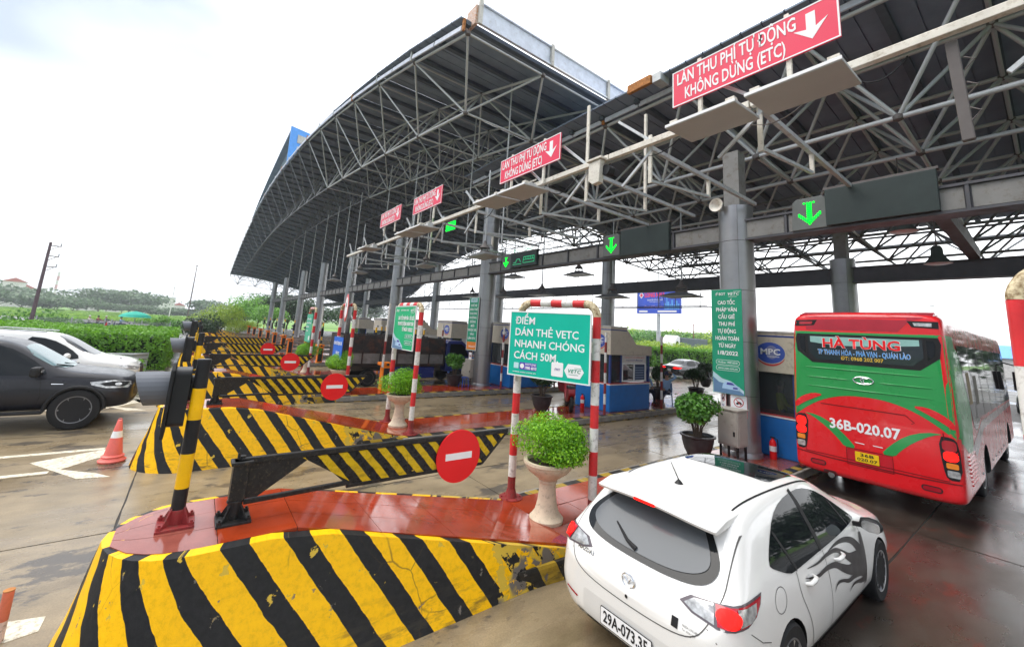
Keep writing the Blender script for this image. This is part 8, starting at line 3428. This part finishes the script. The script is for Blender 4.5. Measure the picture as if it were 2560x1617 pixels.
def person(label, loc, rz, joints, shirt=SHIRT, trousers=TROUS, group=None, hat=None, scale=1.0, cat='person'):
    """joints: name -> (x, y, z, radius); one continuous skinned body"""
    root = thing('person', label, cat, loc, rz, group)
    root.scale = (scale,) * 3
    J = joints
    names = list(J)
    links = [('pelvis', 'waist'), ('waist', 'chest'), ('chest', 'neck'), ('neck', 'head'), ('head', 'crown')]
    for s in 'lr':
        links += [('pelvis', 'hip' + s), ('hip' + s, 'knee' + s), ('knee' + s, 'ankle' + s), ('ankle' + s, 'toe' + s), ('chest', 'sh' + s), ('sh' + s, 'elb' + s), ('elb' + s, 'wri' + s), ('wri' + s, 'palm' + s)]
    names += []
    # five unequal fingers on each hand
    for s in 'lr':
        w, p = Vector(J['wri' + s][:3]), Vector(J['palm' + s][:3])
        d = (p - w).normalized()
        side = d.cross(Vector((0.3, 0.2, 1))).normalized()
        for k, (off, ln) in enumerate(((-.034, .06), (-.012, .075), (.012, .08), (.034, .07))):
            b = p + side * off + d * .02
            J['fa%s%d' % (s, k)] = (*b, .010)
            J['fb%s%d' % (s, k)] = (*(b + d * ln * .6), .009)
            J['fc%s%d' % (s, k)] = (*(b + d * ln * .95 + Vector((0, 0, -.018))), .008)
            links += [('palm' + s, 'fa%s%d' % (s, k)), ('fa%s%d' % (s, k), 'fb%s%d' % (s, k)), ('fb%s%d' % (s, k), 'fc%s%d' % (s, k))]
        b = w.lerp(p, .4) + side * -.045
        J['th' + s] = (*b, .012)
        J['ti' + s] = (*(b + d * .045 - side * .02), .009)
        links += [('wri' + s, 'th' + s), ('th' + s, 'ti' + s)]
    names = list(J)
    idx = {n: i for i, n in enumerate(names)}
    me = bpy.data.meshes.new('body')
    me.from_pydata([J[n][:3] for n in names], [(idx[a], idx[b]) for a, b in links], [])
    tmp = bpy.data.objects.new('tmp', me)
    COL.objects.link(tmp)
    tmp.modifiers.new('k', 'SKIN')
    for i, n in enumerate(names):
        sv = me.skin_vertices[0].data[i]
        r = J[n][3]
        sv.radius = (r, r) if not isinstance(r, tuple) else r
        sv.use_root = n == 'pelvis'
    s_ = tmp.modifiers.new('s', 'SUBSURF')
    s_.levels = s_.render_levels = 1
    dg = bpy.context.evaluated_depsgraph_get()
    dg.update()
    out = bpy.data.meshes.new_from_object(tmp.evaluated_get(dg))
    bpy.data.objects.remove(tmp)
    out.name = 'body'
    out.materials.clear()
    for mt in (SKIN, shirt, trousers, SHOE, HAIR):
        out.materials.append(mt)
    seg = [(Vector(J[a][:3]), Vector(J[b][:3]), a, b) for a, b in links]
    for pl in out.polygons:
        c = pl.center
        best, bd = None, 9
        for a, b, na, nb in seg:
            ab = b - a
            t = max(0, min(1, (c - a).dot(ab) / max(1e-6, ab.length_squared)))
            dd = (c - (a + ab * t)).length
            if dd < bd:
                bd, best, bt = dd, (na, nb), t
        na, nb = best
        if nb[:2] in ('wr',) or na[:3] in ('wri', 'pal') or na[:2] in ('fa', 'fb', 'th'):
            mi = 0 if not (nb[:3] == 'wri' and bt < .75) else 1
        elif nb in ('waist', 'chest') or nb[:2] == 'sh' or nb[:3] == 'elb':
            mi = 1
        elif nb[:3] in ('hip', 'kne', 'ank'):
            mi = 2
        elif nb[:3] == 'toe':
            mi = 3
        elif nb == 'neck':
            mi = 1 if bt < .6 else 0
        else:
            mi = 0
        pl.material_index = mi
        pl.use_smooth = True
    ob = bpy.data.objects.new('body', out)
    COL.objects.link(ob)
    ob.parent = root
    # hair as a cap over the skull, plus the features of the face
    h, n_ = Vector(J['head'][:3]), Vector(J['neck'][:3])
    up_ = (Vector(J['crown'][:3]) - n_).normalized()
    fwd = Vector(J['face'][:3]) if 'face' in J else Vector((0, 1, 0))
    c = h + up_ * .03
    m = MB()
    m.lathe([(0.001, .125), (.06, .112), (.095, .07), (.105, .02), (.095, -.03), (.085, -.05)], (0, 0, 0), 14)
    q = up_.to_track_quat('Z', 'Y')
    m.v = [tuple(c - fwd * .018 + q @ Vector(p)) for p in m.v]
    m.build('hair' if hat is None else 'helmet', HAIR if hat is None else hat, root, smooth=70)
    m = MB()
    side = fwd.cross(up_).normalized()
    m.lathe([(0.001, .03), (.014, .0), (0.001, -.015)], (0, 0, 0), 8)
    m.v = [tuple(h + fwd * .098 + Vector(p)) for p in m.v]
    for s in (-1, 1):
        k = MB()
        k.lathe([(0.001, .02), (.012, .01), (.014, -.01), (0.001, -.022)], (0, 0, 0), 8)
        m.add([h + side * s * .088 + Vector(p) for p in k.v], k.f)
    m.build('nose_and_ears', SKIN, root, smooth=True)
    m = MB()
    for s in (-1, 1):
        k = MB()
        k.lathe([(0.001, .006), (.009, .0), (0.001, -.006)], (0, 0, 0), 8)
        m.add([h + side * s * .033 + up_ * .025 + fwd * .09 + Vector(p) for p in k.v], k.f)
    k = MB()
    k.bb(-.022, .022, -.004, .004, -.003, .003)
    m.add([h + fwd * .09 - up_ * .045 + side * p[0] + Vector((0, 0, p[2])) for p in k.v], k.f)
    m.build('eyes_and_mouth', HAIR, root)
    return root


def sitting(arm='lap'):
    J = {'pelvis': (0, 0, .50, .125), 'waist': (0, -.03, .66, .12), 'chest': (0, -.06, .88, (.15, .12)), 'neck': (0, -.05, 1.07, .052), 'head': (0, -.03, 1.19, .092), 'crown': (0, -.04, 1.28, .07)}
    for s, k in (('l', -1), ('r', 1)):
        J['hip' + s] = (k * .10, .02, .48, .095)
        J['knee' + s] = (k * .13, .43, .50, .065)
        J['ankle' + s] = (k * .13, .44, .09, .042)
        J['toe' + s] = (k * .14, .60, .04, .036)
        J['sh' + s] = (k * .18, -.07, .98, .062)
        J['elb' + s] = (k * .24, .03, .74, .044)
        J['wri' + s] = (k * .15, .25, .64, .03)
        J['palm' + s] = (k * .11, .32, .62, .028)
    if arm == 'raised':
        J['elbl'] = (-.38, .05, 1.12, .044)
        J['wril'] = (-.20, .02, 1.30, .03)
        J['palml'] = (-.11, .0, 1.30, .028)
        J['kneel'] = (-.02, .43, .56, .065)
        J['anklel'] = (.14, .56, .30, .042)
        J['toel'] = (.22, .66, .22, .036)
    return J


def chair(label, loc, rz, mat, group='chairs behind the booth'):
    root = thing('plastic_chair', label, 'chair', loc, rz, group)
    m = MB()
    m.bb(-.22, .22, -.22, .22, .40, .43)
    m.build('seat', mat, root, bevel=.01)
    m = MB()
    m.bb(-.21, .21, -.26, -.235, .45, .85)
    m.build('backrest', mat, root, bevel=.02)
    for x in (-.2, .2):
        for y, ty in ((-.2, -.03), (.2, .03)):
            m = MB()
            m.beam((x, y, .40), (x * 1.12, y + ty, 0), .03, .03)
            m.build('leg', mat, root)
        m = MB()
        m.tube([(x * 1.1, -.24, .62), (x * 1.12, .0, .62), (x * 1.1, .18, .60), (x * 1.05, .19, .43)], .014, 6)
        m.build('armrest', mat, root)
    return root


CHB = M('blue grey chair', (.16, .24, .42), .5)
chair('blue plastic chair under the seated guard', (-10.12, 16.0, FZ), radians(-150), CHB)
person('guard in light blue shirt seated on a chair, one hand raised to his cap', (-10.12, 16.0, FZ), radians(-150), sitting('raised'), hat=M('navy cap', (.02, .03, .07), .6))
chair('blue plastic chair half hidden behind the guard pipe', (-10.75, 15.5, FZ), radians(-120), CHB)
person('second seated guard half hidden behind the guard pipe', (-10.75, 15.5, FZ), radians(-120), sitting())
person('booth attendant with a yellow green vest behind the booth glass beside the coach', (-4.45, 12.3, FZ + .45), radians(-60), sitting(), shirt=VEST)

# small blue stool by the centre column
root = thing('plastic_stool', 'small blue plastic stool beside the cabinet at the centre column', 'stool', (-16.45, 9.95, FZ), 0)
m = MB()
m.bb(-.15, .15, -.15, .15, .40, .43)
m.build('seat', M('bright blue plastic', (.03, .12, .6), .4), root, bevel=.015)
for x in (-.13, .13):
    for y in (-.13, .13):
        m = MB()
        m.beam((x, y, .40), (x * 1.25, y * 1.25, 0), .04, .02)
        m.build('leg', M('bright blue plastic', (.03, .12, .6), .4), root)


# ---- motorbikes
def scooter(label, loc, rz, col, group='motorbikes'):
    root = thing('motorbike', label, 'motorbike', loc, rz, group)
    for y in (-.62, .62):
        w = bpy.data.objects.new('wheel', None)
        COL.objects.link(w)
        w.parent = root
        w.location = (0, y, .28)
        t = MB()
        t.lathe([(.20, -.04), (.26, -.05), (.28, -.02), (.28, .02), (.26, .05), (.20, .04)], n=22)
        t.v = [(c, a, b) for a, b, c in t.v]
        t.build('tyre', RUBBER, w, smooth=60)
        t = MB()
        t.cyl((-.025, 0, 0), (.025, 0, 0), .19, .19, 18)
        t.build('rim', ALLOY, w)
    m = MB()
    m.prism([(-.80, .62), (-.75, .80), (-.20, .74), (-.05, .45), (.25, .38), (.38, .62), (.48, .95), (.56, .93), (.55, .5), (.42, .28), (-.1, .26), (-.35, .32), (-.6, .42)], lambda a, b, d: (d, a, b), -.12, .12)
    m.build('fairing', col, root, bevel=.04)
    m = MB()
    m.prism([(-.78, .80), (-.72, .87), (-.3, .86), (-.12, .78), (-.2, .74)], lambda a, b, d: (d, a, b), -.13, .13)
    m.build('seat', BLACK_PL, root, bevel=.03)
    m = MB()
    m.tube([(-.32, .40, 1.0), (-.1, .48, 1.04), (.1, .48, 1.04), (.32, .40, 1.0)], .018, 8)
    m.tube([(0, .48, 1.0), (0, .62, .28)], .03, 8)
    m.tube([(.12, -.62, .28), (.12, .0, .3)], .035, 8)
    m.build('handlebar_and_fork', STEEL_DARK, root, smooth=True)
    m = MB()
    m.bb(-.09, .09, .54, .60, .78, .92)
    m.build('headlight', LIGHT_CLEAR, root, bevel=.02)
    for s in (-1, 1):
        m = MB()
        m.tube([(s * .25, .43, 1.02), (s * .3, .42, 1.16)], .008, 5)
        m.bb(s * .3 - .06, s * .3 + .06, .415, .43, 1.13, 1.21)
        m.build('mirror', BLACK_PL, root)
    return root


scooter('bright red scooter parked on the island under the teal sign board', (-10.75, 10.9, FZ), radians(52), M('dull scooter red', (.30, .01, .015), .35, coat=.5))


def riding():
    J = sitting()
    for k in J:
        v = J[k]
        J[k] = (v[0], v[1] - .35, v[2] + .35, v[3])
    for s, k in (('l', -1), ('r', 1)):
        J['ankle' + s] = (k * .16, .05, .42, .042)
        J['toe' + s] = (k * .16, .22, .36, .036)
        J['elb' + s] = (k * .28, -.10, 1.12, .044)
        J['wri' + s] = (k * .28, .22, 1.06, .03)
        J['palm' + s] = (k * .28, .30, 1.05, .028)
    return J


RD = [(-98.15, 66, PALE, 'rider in a pale jacket on the far shoulder, leftmost of the riders', WHITE), (-97.55, 67, M('dark red jacket', (.25, .04, .06), .7), 'rider in dark clothing on the far shoulder, between the other riders', BLACK_PL),
      (-97.0, 68, M('slate jacket', (.08, .1, .14), .7), 'dark rider right of the pale rider, nearer the umbrella', PALE), (-95.9, 67, SHIRT, 'figure in blue beside the green umbrella', BLACK_PL)]
for i, (b, d, sh, t, ht) in enumerate(RD):
    x, y = at_bearing(b, d)
    scooter('small motorbike under the ' + ['pale', 'dark red', 'slate dressed', 'blue dressed'][i] + ' rider on the far shoulder', (x, y, -.02), radians(-20), NOENTRY if i == 1 else PAINT_NAVY)
    person(t, (x, y, -.02), radians(-20), riding(), shirt=sh, hat=ht, group='riders on the far shoulder')
x, y = at_bearing(-95.2, 68)
um = thing('parasol', 'green parasol at the far roadside beside the riders', 'parasol', (x, y, -.1), 0)
m = MB()
m.lathe([(1.55, 1.75), (1.3, 2.05), (.8, 2.3), (.001, 2.5)], n=12)
m.build('canopy', M('turquoise green cloth', (.02, .38, .28), .7), um, smooth=20)
m = MB()
m.cyl((0, 0, 0), (0, 0, 2.5), .03, .03, 8)
m.build('pole', STEEL, um)
# ================================================================== AIR
hz = MB()
hz.bb(-700, 60, -420, 420, -2.2, 40)
ho = hz.build('haze', M('unused haze surface', (1, 1, 1)))
hm = bpy.data.materials.new('thin moist air')
hm.use_nodes = True
hm.node_tree.nodes.clear()
hout = hm.node_tree.nodes.new('ShaderNodeOutputMaterial')
hv = hm.node_tree.nodes.new('ShaderNodeVolumePrincipled')
hv.inputs['Color'].default_value = (0.90, 0.95, 1.0, 1)
hv.inputs['Density'].default_value = 0.0006
hv.inputs['Anisotropy'].default_value = 0.3
hm.node_tree.links.new(hv.outputs[0], hout.inputs['Volume'])
ho.data.materials.clear()
ho.data.materials.append(hm)
tag(ho, 'thin bluish moist air over the plaza and the fields', 'haze', kind='stuff')
scene.cycles.volume_bounces = 0
